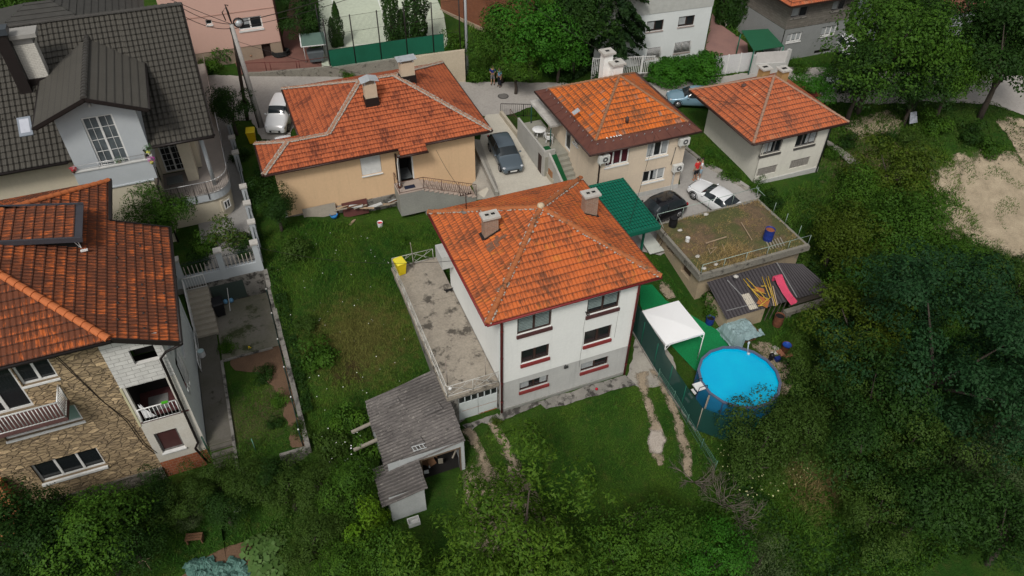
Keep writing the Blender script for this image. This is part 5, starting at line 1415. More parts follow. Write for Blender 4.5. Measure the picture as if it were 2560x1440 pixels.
# gazebo
GZ = thing('gazebo', 'white square party tent on thin white legs over green turf', 'tent', (11.3, .9, .2))
gx0,gx1,gy0,gy1,gz = 9.95, 12.55, -.62, 2.3, 2.35
m_tent = M('white_fabric', (.86,.86,.86), (.84,.84,.84), 1, .7, fine=0)
mb = MB(); cxx, cyy = (gx0+gx1)/2, (gy0+gy1)/2
for a, b in (((gx0,gy0),(gx1,gy0)),((gx1,gy0),(gx1,gy1)),((gx1,gy1),(gx0,gy1)),((gx0,gy1),(gx0,gy0))):
 mb.slab([(*a,gz),(*b,gz),(cxx,cyy,gz+.12)], .02)
for a, b in (((gx0,gy0),(gx1,gy0)),((gx1,gy0),(gx1,gy1)),((gx1,gy1),(gx0,gy1)),((gx0,gy1),(gx0,gy0))):
 mb.bar((*a,gz-.07),(*b,gz-.07), .02, .14)
build(mb, 'canopy', m_tent, GZ)
for x, y in ((gx0,gy0),(gx1,gy0),(gx1,gy1),(gx0,gy1)):
 mb = MB(); g_ = hter(x,y); mb.tube([(x,y,g_),(x,y,gz-.06)], .03, 8); mb.bar((x,y,gz-.5),(x+(.35 if x == gx0 else -.35),y,gz-.1), .025, .025); build(mb, 'leg', m_plast, GZ)
# green mesh fence
MF = thing('mesh_fence', 'dark green privacy mesh on metal posts between the garden path and the pool', 'fence', (9.97, -1.5, 0))
fp = [(9.72,3.2),(9.72,1.4),(9.74,-.2),(9.8,-1.8),(9.88,-3.2),(10.0,-4.75),(11.2,-5.9),(12.6,-6.3)]
g = NT('green_mesh'); g.color((.0,.05,.04)); g.rough(.9)
tr = nd(g.t, 'ShaderNodeBsdfTransparent'); ms = nd(g.t, 'ShaderNodeMixShader'); ms.inputs[0].default_value = .86
g.l(tr.outputs[0], ms.inputs[1]); g.l(g.b.outputs[0], ms.inputs[2]); g.l(ms.outputs[0], g.t.nodes['Material Output'].inputs[0])
m_mesh = g.m
mb = MB()
for a, b in zip(fp, fp[1:]):
 A, B = V((*a,hter(*a)+.12)), V((*b,hter(*b)+.12)); n = 6
 for i in range(n):
  p, q = A.lerp(B, i/n), A.lerp(B, (i+1)/n); k0 = .03*math.sin(i/n*math.pi)
  zt = lambda w_: V((w_.x+.25*0, w_.y, w_.z+(2.35 if w_.y > -.8 else 2.0)))
  mb.quad(p, q, zt(q), zt(p))
build(mb, 'mesh', m_mesh, MF)
for i, a in enumerate(fp):
 mb = MB(); g_ = hter(*a); mb.tube([(a[0],a[1],g_-.1),(a[0],a[1],g_+2.1)], .03, 6); build(mb, 'post', m_gp if i != 5 else m_plank, MF)
mb = MB(); mb.bar((10.1,-4.75,hter(10.1,-4.75)-.1),(10.35,-4.6,2.1), .09, .09); build(mb, 'post', M('grey_wood_post', (.3,.26,.21), (.2,.18,.15), 6), MF)
mb = MB()
for a, b in zip(fp[:6], fp[1:6]): mb.bar((*a,hter(*a)+.04),(*b,hter(*b)+.04), .14, .16)
build(mb, 'kerb', m_cold, MF)
WF = thing('wire_fence', 'sagging green wire fence along the lawn below the pool', 'fence', (9.9,-5.5,-.4))
wp = [(9.6,-1.0),(9.75,-2.6),(9.7,-4.2),(9.68,-5.8),(9.7,-7.2)]
mb = MB()
for a, b in zip(wp, wp[1:]):
 A, B = V((*a,hter(*a))), V((*b,hter(*b)))
 for z in (.1,.45,.8): mb.tube([A+V((0,0,z)), B+V((0,0,z))], .008, 4)
 for i in range(12):
  p, q = A.lerp(B, i/12), A.lerp(B, (i+1)/12); mb.tube([p+V((0,0,.1)), q+V((0,0,.8))], .005, 3); mb.tube([q+V((0,0,.1)), p+V((0,0,.8))], .005, 3)
build(mb, 'wire', M('green_wire', (.1,.22,.17), rough=.6), WF)
for a in wp:
 mb = MB(); mb.tube([(*a,hter(*a)-.1),(*a,hter(*a)+.95)], .02, 6); build(mb, 'post', MC['green_wire'], WF)
# tarpaulin over a crate, barrels, planter ...
c = gnd(1852,845)
t = thing('covered_crate', 'wooden slatted crate half covered by a crumpled pale blue tarpaulin', 'crate', c)
mb = MB()
for k in range(5): mb.box(c.x-.75,c.y-.5,c.z+.08+k*.17,c.x+.75,c.y-.46,c.z+.15+k*.17); mb.box(c.x+.71,c.y-.46,c.z+.08+k*.17,c.x+.75,c.y+.5,c.z+.15+k*.17)
for x in (-.75,0,.7): mb.box(c.x+x,c.y-.46,c.z,c.x+x+.06,c.y-.4,c.z+.9)
mb.box(c.x-.7,c.y-.3,c.z,c.x+.65,c.y+.5,c.z+.8); build(mb, 'crate', m_brownwood, t)
g_ = MB(); N_ = 26; vs = []
for j in range(N_+1):
 for i in range(N_+1):
  u, v_ = i/N_*2-1, j/N_*2-1; x, y = c.x-.15+u*1.15, c.y+.12+v_*1.0
  e = max(abs(u), abs(v_)); drop = 1.0*sm(.6, 1.0, e)
  if v_ < -.4 and u > -.35: drop = min(drop, .25)
  z = c.z+1.0-drop*(.85)+.14*mnoise.noise(V((x*2.3,y*2.3,2)))+.06*mnoise.noise(V((x*7,y*7,2)))
  vs.append((x-u*.1*drop+.08*mnoise.noise(V((x*3,z*3,9))), y, max(z, c.z+.03)))
g_.add(vs, [(j*(N_+1)+i, j*(N_+1)+i+1, (j+1)*(N_+1)+i+1, (j+1)*(N_+1)+i) for j in range(N_) for i in range(N_)], None, False)
build(g_, 'tarpaulin', M('blue_grey_tarp', (.26,.36,.37), (.2,.29,.3), 3, .5), t)
c = gnd(1820,830); mb = MB(); mb.ball(c+V((0,0,.35)), .5, 14, 10, (.8,.7,.9), .3); solo(mb, 'plastic_sack', M('clear_grey_plastic', (.2,.22,.22), (.13,.14,.14), 5, .35), 'bulging grey plastic sack between the metal shed and the covered crate', 'sack')
drum('barrel', 'rusty open barrel standing in front of the metal-roofed shed', 'barrel', gnd(1942,812), .3, .85, m_rust, m_dark, 2)
drum('barrel', 'dark blue tub in the bushes beside the metal shed', 'barrel', gnd(1773,808), .26, .5, m_blue, m_dark, 1)
c = gnd(1962,878)
t = thing('barrel_planter', 'rusty cut barrel with a blue bowl beside terracotta bricks on the lawn', 'planter', c)
mb = MB(); mb.lathe([(.27,0),(.3,.1),(.3,.55),(.32,.58)], c, 16, caps=False); build(mb, 'body', m_rust, t)
mb = MB(); mb.lathe([(0,.5),(.26,.52),(.28,.58)], c, 16, caps=False); build(mb, 'bowl', M('bright_blue', (.02,.08,.4), rough=.4), t)
mb = MB(); mb.box(c.x-.62,c.y-.4,c.z,c.x-.3,c.y+.1,c.z+.2); mb.box(c.x-.4,c.y-.55,c.z,c.x+.2,c.y-.32,c.z+.12); build(mb, 'brick', M('terracotta', (.4,.17,.1), (.34,.15,.09), 4), t)
c = gnd(1935,875); mb = MB(); mb.lathe([(0,.03),(.38,.04),(.42,0)], c, 12); solo(mb, 'flat_stone', m_capc, 'round pale slab in the grass beside the pool', 'slab')
mb = MB(); p = gnd(1625,622); mb.slab([p+V((-.5,-.8,.3)), p+V((.6,-.8,.3)), p+V((.2,.6,.9)), p+V((-.7,.6,.9))], .03); solo(mb, 'ramp', M('pale_panel', (.5,.52,.47), rough=.7), 'pale green-white panel sloping down beside the carport', 'ramp')
# ================= stone-faced house at the left =================
SHs = thing('stone_house', 'unfinished stone-faced house with stained orange tiled roof at the left edge', 'house', (-20, 3.3, -.4))
m_stone = M_brick('stone_facing', (.5,.37,.22), (.33,.245,.15), (.15,.115,.08), .4, .19, kind='vor')
for n_ in m_stone.node_tree.nodes:
 if n_.type == 'TEX_VORONOI': n_.inputs['Randomness'].default_value = .92
m_block = M_brick('aerated_block', (.66,.65,.62), (.56,.55,.52), (.26,.25,.23), .6, .24, 1, .4, .014)
m_rbrick = M_brick('red_hollow_brick', (.34,.11,.05), (.26,.08,.04), (.3,.24,.19), .3, .2, 1, .5, .012)
m_rubble = M_brick('rubble_footing', (.2,.18,.15), (.13,.115,.1), (.07,.065,.055), .5, .22, kind='vor')
Y3 = 3.3
ws = Wall((-30,Y3),(-17.95,Y3)); wk = Wall((-17.95,Y3),(-15.5,Y3)); wsr = Wall((-15.5,Y3),(-15.5,11.3))
X = lambda x: x+30
sb = [(X(-23.15),X(-20.2),1.15,2.65), (X(-23.3),X(-20.0),4.75,5.95), (X(-21.4),X(-19.95),7.85,9.2), (X(-23.6),X(-21.45),6.45,9.2)]
mb = MB(); wall_face(mb, ws, -.2, 9.75, [sb[0],sb[1],(X(-23.6),X(-21.45),6.45,9.2),sb[2]], .2)
wall_face(mb, Wall((-17.95,3.34),(-17.95,3.3)), -.2, 9.75)
build(mb, 'stone_wall', m_stone, SHs)
mb = MB(); wall_face(mb, Wall((-30,Y3-.1),(-17.95,Y3-.1)), -1.9, -.2); mb.quad((-30,Y3-.1,-.2),(-17.95,Y3-.1,-.2),(-17.95,Y3,-.2),(-30,Y3,-.2)); build(mb, 'footing', m_rubble, SHs)
mb = MB(); mb.box(-30,2.6,-1.9,-24.4,Y3-.11,2.6); build(mb, 'orange_annex', M('orange_render', (.45,.19,.08), (.38,.16,.07), .8, .9), SHs)
Xk = lambda x: x+17.95
kb = [(Xk(-16.9),Xk(-15.85),7.45,8.4), (Xk(-17.75),Xk(-15.95),3.55,6.15), (Xk(-17.6),Xk(-16.5),.8,2.45)]
mb = MB(); wall_face(mb, wk, 6.15, 9.1, [kb[0]], .2); build(mb, 'block_wall', m_block, SHs)
m_whst = M('stained_white_plaster', (.62,.6,.54), (.54,.5,.42), .8, .9, .08, .33, (.36,.3,.22), 1.2)
mb = MB(); wall_face(mb, wk, .15, 6.15, [kb[1],kb[2]], .2); build(mb, 'plaster_wall', m_whst, SHs)
mb = MB(); wk.box(mb, 0, wk.len, -1.9, .15, -.1, .0); mb.f = []; mb.uv = []; mb.smooth = []; mb.v = []; wall_face(mb, wk, -1.9, .15); build(mb, 'brick_base', m_rbrick, SHs)
mb = MB(); wk.box(mb, -.04, .06, 3.3, 6.2, .0, .035); build(mb, 'corner_strip', M('cream_strip', (.6,.56,.36), rough=.8), SHs)
mb = MB(); wall_face(mb, wsr, -1.2, 8.9, [(1.0,2.4,3.5,5.9), (3.4,4.6,3.9,5.5), (.9,2.2,6.6,8.3)], .25); mb.box(-15.52,11.3,-1.2,-15.4,11.4,8.9)
build(mb, 'side_wall', M('pale_blue_render', (.58,.62,.61), (.52,.56,.55), .6, .9, .03, .3, (.42,.44,.42), .9), SHs)
for a in ((1.0,2.4,3.5,5.9),): pass
mb = MB(); xrailing(mb, [(-15.42,4.3,3.5),(-15.42,5.7,3.5)], 2.3, .5, .018); build(mb, 'grille', m_wframe, SHs)
window(SHs, wsr, (3.4,4.6,3.9,5.5), m_wframe, 2, m_wframe, .2); window(SHs, wsr, (.9,2.2,6.6,8.3), m_wframe, 2, None, .2)
window(SHs, ws, sb[0], m_wframe, 3, m_wframe, .2, None, .09, sill_h=.14, sill_out=.12)
window(SHs, ws, sb[1], m_wframe, 4, m_wframe, .2, None, .1, glass=M('greenish_blind', (.2,.3,.26), (.17,.26,.22), 2, .3), sill_h=.12)
window(SHs, ws, sb[2], m_wframe, 2, m_wframe, .2, None, .09)
window(SHs, ws, sb[3], m_wframe, 2, None, .2, ('left', m_curt, .8), .12, name='balcony_door')
# bare opening, loggia and brown-shuttered window of the block corner
mb = MB(); wk.box(mb, kb[0][0], kb[0][1], kb[0][2], kb[0][3], -.7, -.65); build(mb, 'dark_recess', m_dark, SHs); mb = MB(); wk.box(mb, kb[1][0]-.1, kb[1][1]+.35, kb[1][2], kb[1][3], -2.0, -1.95); wk.box(mb, kb[1][0]-.12, kb[1][0]-.1, kb[1][2], kb[1][3], -1.95, -.2); build(mb, 'dark_recess', m_dark, SHs)
mb = MB(); wk.box(mb, kb[1][0]-.1, kb[1][1]+.35, kb[1][2]-.06, kb[1][2], -1.95, .05); build(mb, 'loggia_floor', M('wine_red_floor', (.09,.03,.03), (.07,.025,.025), 3), SHs)
mb = MB(); wk.box(mb, .5, 1.45, kb[1][2]+.01, kb[1][2]+.03, -1.5, -.5); build(mb, 'floor_mat', M('grey_rug', (.2,.2,.19), (.15,.15,.14), 8), SHs)
mb = MB(); a_, b_ = wk.p(kb[1][0],3.5,.04), wk.p(kb[1][1]-.03,3.5,.04); railing(mb, [a_, b_], 1.0, .035, 3, .17, .02, (.06,)); build(mb, 'loggia_railing', m_wframe, SHs)
window(SHs, wk, kb[2], m_greyframe, 1, None, .2, None, .09, glass=M('brown_shutter', (.075,.03,.028), (.06,.024,.022), 3, .6))
mb = MB(); wk.box(mb, kb[2][0]-.05, kb[2][1]+.05, kb[2][2]-.05, kb[2][2]+.02, -.1, .1); build(mb, 'sill', m_wframe, SHs)
t_ = MB(); t_.box(-16.6, Y3-.1, 4.52, -16.3, Y3-.02, 4.62); solo(t_, 'green_box', M('lime_plastic', (.08,.45,.02), rough=.5), 'small lime green box on the white railing of the loggia', 'box')
t_ = MB(); t_.add([(-17.6,Y3+.3,3.6),(-17.2,Y3+.1,3.6),(-17.55,Y3+.15,4.7)], [(0,1,2)]); t_.slab([(-17.65,Y3+.15,4.7),(-17.6,Y3+.1,3.65),(-17.1,Y3+.05,3.65)], .02); solo(t_, 'white_cloth', m_tent, 'white cloth hanging from a dark stick inside the loggia', 'cloth')
# balcony
mb = MB(); mb.box(-26,2.15,6.22,-20.1,Y3,6.4); build(mb, 'balcony_slab', M('wine_slab', (.12,.06,.055), (.09,.045,.04), 3), SHs)
mb = MB(); railing(mb, [(-26,2.2,6.4),(-20.15,2.2,6.4),(-20.15,Y3-.02,6.4)], 1.05, .04, 2.9, .15, .022, (.06,)); build(mb, 'balcony_railing', m_wframe, SHs)
# roof
def zs_(x): return 8.6+.464*(-14.67-x)
ax, ay_, az_ = -23.7, 9.3, zs_(-23.7)
ex, exz = -17.2, zs_(-17.2)
mb = MB()
tiles(mb, [(ax,ay_,az_),(ex,2.75,exz),(-14.67,2.78,8.6),(-14.67,11.8,8.6),(ex,11.8,exz),(ex,15.8,exz)], .42)
tiles(mb, [(-32,2.75,exz),(ex,2.75,exz),(ax,ay_,az_),(-32,ay_,az_)], .42)
tiles(mb, [(ex,15.8,exz),(-32,15.8,exz),(-32,ay_,az_),(ax,ay_,az_)], .42)
ro = build(mb, 'roof', T_stone, SHs)
mb = MB(); caps(mb, (ex-.05,2.8,exz+.05), (ax,ay_,az_+.05), .17, .42); caps(mb, (ex-.05,15.75,exz+.05), (ax,ay_,az_+.05), .15, .42); build(mb, 'ridge_tiles', M('orange_ridge', (.5,.15,.05), (.42,.12,.04), 5, .75), ro)
mb = MB(); mb.slab([(-32,2.8,exz-.04),(ex+.02,2.8,exz-.04),(ex+.02,15.7,exz-.04),(-32,15.7,exz-.04)], .12); mb.slab([(ex,2.85,exz-.06),(-14.7,2.85,8.54),(-14.7,11.75,8.54),(ex,11.75,exz-.06)], .1); build(mb, 'soffit', m_blackg, ro)
mb = MB()
mb.tube([(-32,2.68,exz-.04),(ex+.02,2.68,exz-.04)], .08, 8); mb.bar((ex,2.74,exz-.0),(-14.65,2.74,8.58), .06, .26, (0,0,1)); mb.tube([(-14.6,2.7,8.56),(-14.6,11.85,8.56)], .085, 8)
mb.bar((ex+.03,11.85,exz+.02),(ex+.03,15.85,exz+.02), .16, .16); mb.bar((ex,11.85,exz+.03),(-14.6,11.85,8.62), .06, .12)
build(mb, 'gutter', m_blackg, SHs)
pipe(SHs, [(-14.62,2.75,8.5),(-15.4,3.0,8.05),(-15.75,3.12,7.6),(-15.82,3.18,1.6),(-15.82,3.18,1.0),(-16.05,3.1,.7),(-15.75,3.12,-.9)], .065, m_blackg)
pipe(SHs, [(-15.55,3.15,1.4),(-15.5,3.15,-.8)], .05, M('dark_green_pipe', (.02,.06,.045), rough=.6))
for x, z1__, z0__ in ((-19.55,9.6,6.0),(-19.45,9.6,5.6)):
 mb = MB(); mb.tube([(x-.2,Y3-.03,z1__),(x+.6,Y3-.03,z0__),(x+1.15,Y3-.03,4.0),(x+1.3,Y3-.03,2.0),(x+1.6,Y3-.03,1.0)], .014, 4); build(mb, 'cable', m_blackg, SHs)
# shed dormer on the right slope
mb = MB()
dx1, dy0, dy1, dz = -18.0, 8.95, 11.75, 11.1
dxl = -24.5
tiles(mb, [(dxl,dy0,dz+1.4),(dx1-.35,dy0,dz+.04),(dx1-.35,dy1,dz+.04),(dxl,dy1,dz+1.4)], .42)
dr = build(mb, 'dormer_roof', T_stone, ro)
mb = MB(); mb.slab([(dx1-.35,dy0-.05,dz+.06),(dx1,dy0-.05,dz),(dx1,dy1+.05,dz),(dx1-.35,dy1+.05,dz+.06)], .1)
mb.bar((dxl,dy0-.06,dz+1.32),(dx1,dy0-.06,dz-.08), .1, .26); mb.bar((dxl,dy1+.06,dz+1.38),(dx1,dy1+.06,dz), .1, .14); mb.slab([(dxl,dy0,dz+1.26),(dx1-.1,dy0,dz-.1),(dx1-.1,dy1,dz-.1),(dxl,dy1,dz+1.26)], .05)
build(mb, 'dormer_trim', M('anthracite_trim', (.055,.055,.065), rough=.5), ro)
mb = MB(); mb.prism([(dxl,dy0+.25),(dx1-.3,dy0+.25),(dx1-.3,dy1-.1),(dxl,dy1-.1)], lambda x,y: zs_(x)-.2, lambda x,y: dz+(dx1-x)*.2-.2); build(mb, 'dormer_wall', m_dark, ro)
mb = MB(); a = (dx1-.3,dy0+.24,zs_(dx1-.3)+.05); mb.bar(a,(dx1-.32,dy0+.2,dz-.08),.03,.03); mb.bar(a,(dx1-.6,dy0+.22,dz+.0),.03,.03); mb.box(dx1-.32,dy0-.1,zs_(dx1-.3)+.05,dx1+.0,dy0+.02,zs_(dx1-.3)+.12); build(mb, 'dormer_strut', m_wframe, ro)
# snow hooks on the tiles
mb0 = MB(); mb0.add([(-.05,-.06,.0),(.05,-.06,.0),(.05,.06,.0),(-.05,.06,.0),(0,0,.09)], [(0,1,4),(1,2,4),(2,3,4),(3,0,4),(3,2,1,0)])
hooks = []
for i, (x, y) in enumerate([(-15.1,y_*1.05+4.1) for y_ in range(7)]+[(-15.95,y_*1.05+3.6) for y_ in range(8)]+[(-16.9,y_*1.15+4.1) for y_ in range(7)]):
 pz_ = zs_(x)+.05
 if not hooks:
  h_ = MB(); h_.add([(a+x, b+y, c+pz_) for a, b, c in mb0.v], mb0.f); o_ = build(h_, 'snow_hook', m_blackg, ro); hooks.append((o_, x, y, pz_))
 else:
  c = hooks[0][0].copy(); col.objects.link(c); c.parent = ro; c.location = (x-hooks[0][1], y-hooks[0][2], pz_-hooks[0][3])
# ================= dark-roofed house =================
DH = thing('dark_roof_house', 'large beige house with anthracite tiled roof, pale blue gabled dormer and curved terrace', 'house', (-17, 20, 2.8))
m_bei = M('beige_render', (.6,.54,.42), (.55,.495,.385), .5, .9, .03, .25, (.4,.36,.27), .6, fine=.05, streak=.2)
m_pblue = M('pale_blue_paint', (.45,.48,.5), (.41,.44,.46), .5, .85, .02, fine=.03)
mb = MB(); 
wall_face(mb, Wall((-32,20.3),(-19.4,20.3)), 2.2, 9.3, [(12.6-2.9,12.6-1.9,5.6,6.6)], .15)
wall_face(mb, Wall((-19.4,20.3),(-19.4,18.6)), 2.2, 7.7); wall_face(mb, Wall((-19.4,18.6),(-15.45,18.6)), 2.2, 7.7); wall_face(mb, Wall((-15.45,18.6),(-15.45,23.4)), 2.2, 9.3, [(2.6,4.3,5.0,7.3)], .15)
wall_face(mb, Wall((-15.45,23.4),(-12.9,23.4)), 5.0, 9.6, [(.25,1.6,5.02,7.3)], .15); wall_face(mb, Wall((-12.9,23.4),(-12.9,36)), 5.0, 9.6)
build(mb, 'wall', m_bei, DH)
window(DH, Wall((-15.45,23.4),(-12.9,23.4)), (.25,1.6,5.02,7.3), m_wframe, 2, None, .15, None, .09, muntin=(4,5), name='terrace_door')
window(DH, Wall((-32,20.3),(-19.4,20.3)), (9.7,10.7,5.6,6.6), m_brown, 1, None, .15)
# main roof
ez, ey, ry_, rz__ = 9.4, 19.4, 27.9, 14.3
sl = (rz__-ez)/(ry_-ey)
zd = lambda y: ez+(y-ey)*sl
xe = -11.42
mb = MB()
# front slope in pieces left, above and right of the dormer
dl, dr_, dye = -20.2, -14.35, 18.3
dez, drz = 12.3, 13.5
yE = ey+(dez-ez)/sl; yR = ey+(drz-ez)/sl
tiles(mb, [(-34,ey,ez),(dl+.9,ey,ez),(dl+.9,yE+.3,zd(yE+.3)),(dl+.9,ry_,rz__),(-34,ry_,rz__)], .42, .055)
tiles(mb, [(-15.3,ey,ez),(xe,ey,ez),(xe,ry_,rz__),(-15.3,ry_,rz__)], .42, .055)
tiles(mb, [(dl+.9,yE-1,zd(yE-1)),(-15.3,yE-1,zd(yE-1)),(-15.3,ry_,rz__),(dl+.9,ry_,rz__)], .42, .055)
tiles(mb, [(-16,ry_+8.5,ez),(-34,ry_+8.5,ez),(-34,ry_,rz__),(xe,ry_,rz__)], .42, .055)
ro = build(mb, 'roof', T_dark, DH)
mb = MB(); caps(mb, (-34,ry_,rz__+.04), (xe,ry_,rz__+.04), .16, .4); build(mb, 'ridge_tiles', M('anthracite_ridge', (.06,.056,.05), (.045,.042,.038), 4, .6), ro)
mb = MB(); mb.slab([(-34,ey+.02,ez-.05),(dl+.85,ey+.02,ez-.05),(dl+.85,ry_,rz__-.05),(-34,ry_,rz__-.05)], .12); mb.slab([(-15.2,ey+.02,ez-.05),(xe+.04,ey+.02,ez-.05),(xe+.04,ry_,rz__-.05),(-15.2,ry_,rz__-.05)], .12); mb.slab([(-34,ry_,rz__-.05),(xe+.04,ry_,rz__-.05),(-16,ry_+8.4,ez-.05),(-34,ry_+8.4,ez-.05)], .12)
build(mb, 'soffit', m_brown, ro)
mb = MB(); mb.tube([(-34,ey-.06,ez-.05),(dl+.6,ey-.06,ez-.05)], .09, 8); mb.tube([(-15.3,ey-.06,ez-.05),(xe,ey-.06,ez-.05)], .09, 8); mb.bar((xe+.06,ey,ez+.02),(xe+.06,ry_,rz__+.05), .06, .2); mb.bar((xe+.04,ry_+.05,rz__+.03),(-16,ry_+8.4,ez), .06, .12)
build(mb, 'gutter', m_blackg, DH)
mb = MB()
for i in range(26):
 x = -11.8-(i % 7)*.62-(0 if i < 14 else 7); y = ey+.35+(i//7)*1.3
 if -20 < x < -15.2: continue
 mb.ball((x,y,zd(y)+.08), .05, 5, 3)
setp(build(mb, 'snow_hook', m_blackg, ro), kind='stuff')
# dormer
drx = (dl+dr_)/2
mb = MB()
tiles(mb, [(dl,dye,dez),(dl,yE+.35,dez),(drx,yR+.25,drz),(drx,dye,drz)], .42, .04)
tiles(mb, [(dr_,yE+.35,dez),(dr_,dye,dez),(drx,dye,drz),(drx,yR+.25,drz)], .42, .04)
# triangular tails where it runs into the main slope
do = build(mb, 'dormer_roof', M_tile('anthracite_tiles_fine', (.082,.076,.064), (.072,.067,.057), (.09,.083,.07), .1, .42, .1, stain_c=(.035,.033,.03), groove=.5, streak=False, line=.4, rough=.6, gl=.15, var=.3), ro)
mb = MB(); caps(mb, (drx,dye,drz+.04), (drx,yR+.2,drz+.04), .17, .4); mb2 = MB(); build(mb, 'dormer_ridge', MC['anthracite_ridge'], ro)
mb = MB()
mb.slab([(dl+.02,dye+.02,dez-.05),(drx,dye+.02,drz-.05),(drx,yR,drz-.05),(dl+.02,yE,dez-.05)], .14); mb.slab([(drx,dye+.02,drz-.05),(dr_-.02,dye+.02,dez-.05),(dr_-.02,yE,dez-.05),(drx,yR,drz-.05)], .14)
mb.bar((dl-.02,dye-.03,dez-.02),(drx,dye-.03,drz-.02), .05, .2); mb.bar((dr_+.02,dye-.03,dez-.02),(drx,dye-.03,drz-.02), .05, .2)
mb.tube([(dr_+.06,dye,dez-.04),(dr_+.06,yE,dez-.04)], .07, 8); mb.tube([(dl-.06,dye,dez-.04),(dl-.06,yE,dez-.04)], .07, 8)
build(mb, 'dormer_trim', m_blackg, ro)
wdf = Wall((-19.35,19.35),(-15.15,19.35))
mb = MB()
dd = (1.3,2.95,8.1,11.9)
wall_face(mb, wdf, 8.0, 12.2, [dd], .15)
mb.add([(-19.35,19.35,12.2),(-15.15,19.35,12.2),(-17.28,19.35,13.35)], [(0,1,2)])
wall_face(mb, Wall((-19.35,24.6),(-19.35,19.35)), 8.0, 12.25); wall_face(mb, Wall((-15.15,19.35),(-15.15,24.6)), 8.0, 12.25)
wall_face(mb, Wall((-19.4,18.6),(-15.2,18.6)), 7.7, 9.0); wall_face(mb, Wall((-15.2,18.6),(-15.2,19.4)), 7.7, 9.0); wall_face(mb, Wall((-19.4,19.4),(-19.4,18.6)), 7.7, 9.0); wall_face(mb, Wall((-15.2,18.72),(-19.4,18.72)), 8.0, 9.0)
mb.quad((-19.4,18.6,8.05),(-15.2,18.6,8.05),(-15.2,19.35,8.05),(-19.4,19.35,8.05))
build(mb, 'dormer_wall', m_pblue, DH)
mb = MB(); mb.box(-19.45,18.55,9.0,-15.15,18.77,9.07); mb.box(-15.25,18.78,9.0,-15.1,19.34,9.07); mb.box(-19.45,18.78,9.0,-19.35,19.34,9.07); build(mb, 'parapet_cap', M('pale_cap', (.55,.55,.53), rough=.8), DH)
window(DH, wdf, dd, m_wframe, 2, None, .15, None, .1, muntin=(4,5), name='balcony_door', glass=M('glass_painted_reflection', (.12,.14,.15), (.05,.06,.065), 1.2, .15, fine=0))  # the pane's reflection is painted in as a paler, mottled base colour
mb = MB(); railing(mb, [(-19.4,18.66,9.07),(-15.2,18.66,9.07)], .32, .022, 1.4, 0, rails=(.1,)); build(mb, 'balcony_rail', M('chrome_rail', (.6,.6,.6), rough=.3, metal=.6, fine=0), DH)
mb = MB(); mb.tube([(-17.3,19.3,12.75),(-17.3,19.15,12.6)], .06, 8); build(mb, 'spot_lamp', m_wframe, DH)
# chimneys and skylight at the left
def on_d(px, py, up=0):
 d = ray(px, py); t = ((ez-ey*sl)+up-CAM.z+sl*CAM.y)/(d.z-sl*d.y); return CAM+d*t
c = on_d(65,222); cw = MB(); cw.box(c.x-.32,c.y-.32,c.z-.5,c.x+.32,c.y+.32,c.z+3.4); build(cw, 'flue_pipe', m_blackg, ro)
cw = MB(); cw.box(c.x-.45,c.y-.4,c.z+3.4,c.x+.45,c.y+.4,c.z+3.75); build(cw, 'flue_cap', M('dark_steel', (.05,.06,.07), rough=.4), ro)
c = on_d(100,192); cw = MB()
for a, b in (((c.x-.55,c.y-.4),(c.x+.55,c.y-.4)),((c.x+.55,c.y-.4),(c.x+.55,c.y+.4)),((c.x+.55,c.y+.4),(c.x-.55,c.y+.4)),((c.x-.55,c.y+.4),(c.x-.55,c.y-.4))): wall_face(cw, Wall(a,b), c.z-.4, c.z+2.2)
build(cw, 'chimney', M_brick('white_brick', (.6,.58,.52), (.54,.52,.47), (.36,.34,.3), .25, .1, 1, .4, .012), ro)
cw = MB(); cw.box(c.x-.5,c.y-.35,c.z+2.2,c.x+.5,c.y+.35,c.z+2.6); cw.box(c.x-.85,c.y-.62,c.z+2.6,c.x+.85,c.y+.62,c.z+2.82); build(cw, 'chimney_cap', M('grey_cap', (.32,.31,.29), (.27,.26,.24), 3), ro)
cw = MB(); cw.box(c.x-.62,c.y-.5,c.z-.4,c.x+.62,c.y+.46,c.z+.12); build(cw, 'flashing', m_blackg, ro)
c = on_d(64,320); mb = MB()
q = lambda dx, dy, up: (c.x+dx, c.y+dy, zd(c.y+dy)+up)
mb.slab([q(-.36,-.55,.12),q(.36,-.55,.12),q(.36,.55,.12),q(-.36,.55,.12)], .14); sk = build(mb, 'skylight', M('skylight_frame', (.22,.25,.29), rough=.5), ro)
mb = MB(); mb.slab([q(-.25,-.38,.135),q(.25,-.38,.135),q(.25,.42,.135),q(-.25,.42,.135)], .012); build(mb, 'pane', M('skylight_blind', (.5,.52,.58), rough=.2, fine=0), sk)
# terrace: slab with a rounded corner, railing, columns
def arc(cx, cy, r, a0, a1, n): return [(cx+r*math.cos(R(a0+(a1-a0)*i/n)), cy+r*math.sin(R(a0+(a1-a0)*i/n))) for i in range(n+1)]
tz = 5.0
outl = [(-15.45,19.9)] + arc(-12.75, 21.25, 1.35, -90, 0, 8) + [(-11.4,39.5),(-13,39.5),(-13,23.3),(-15.45,23.3)]
mb = MB(); mb.prism(outl, tz-.12, tz); build(mb, 'terrace_floor', M('terrace_tile', (.34,.3,.27), (.29,.26,.235), 2.5, .7, fine=.15), DH)
mb = MB(); o2_ = [(-15.44,19.86)] + arc(-12.75, 21.25, 1.39, -90, 0, 8) + [(-11.36,39.5)]
for a, b in zip(o2_, o2_[1:]): wall_face(mb, Wall(a, b), tz-.5, tz+.03)
build(mb, 'terrace_band', m_pblue, DH)
mb = MB(); o3_ = [(-15.44,20.0)] + arc(-12.75, 21.25, 1.25, -90, 0, 8) + [(-11.5,39.5)]
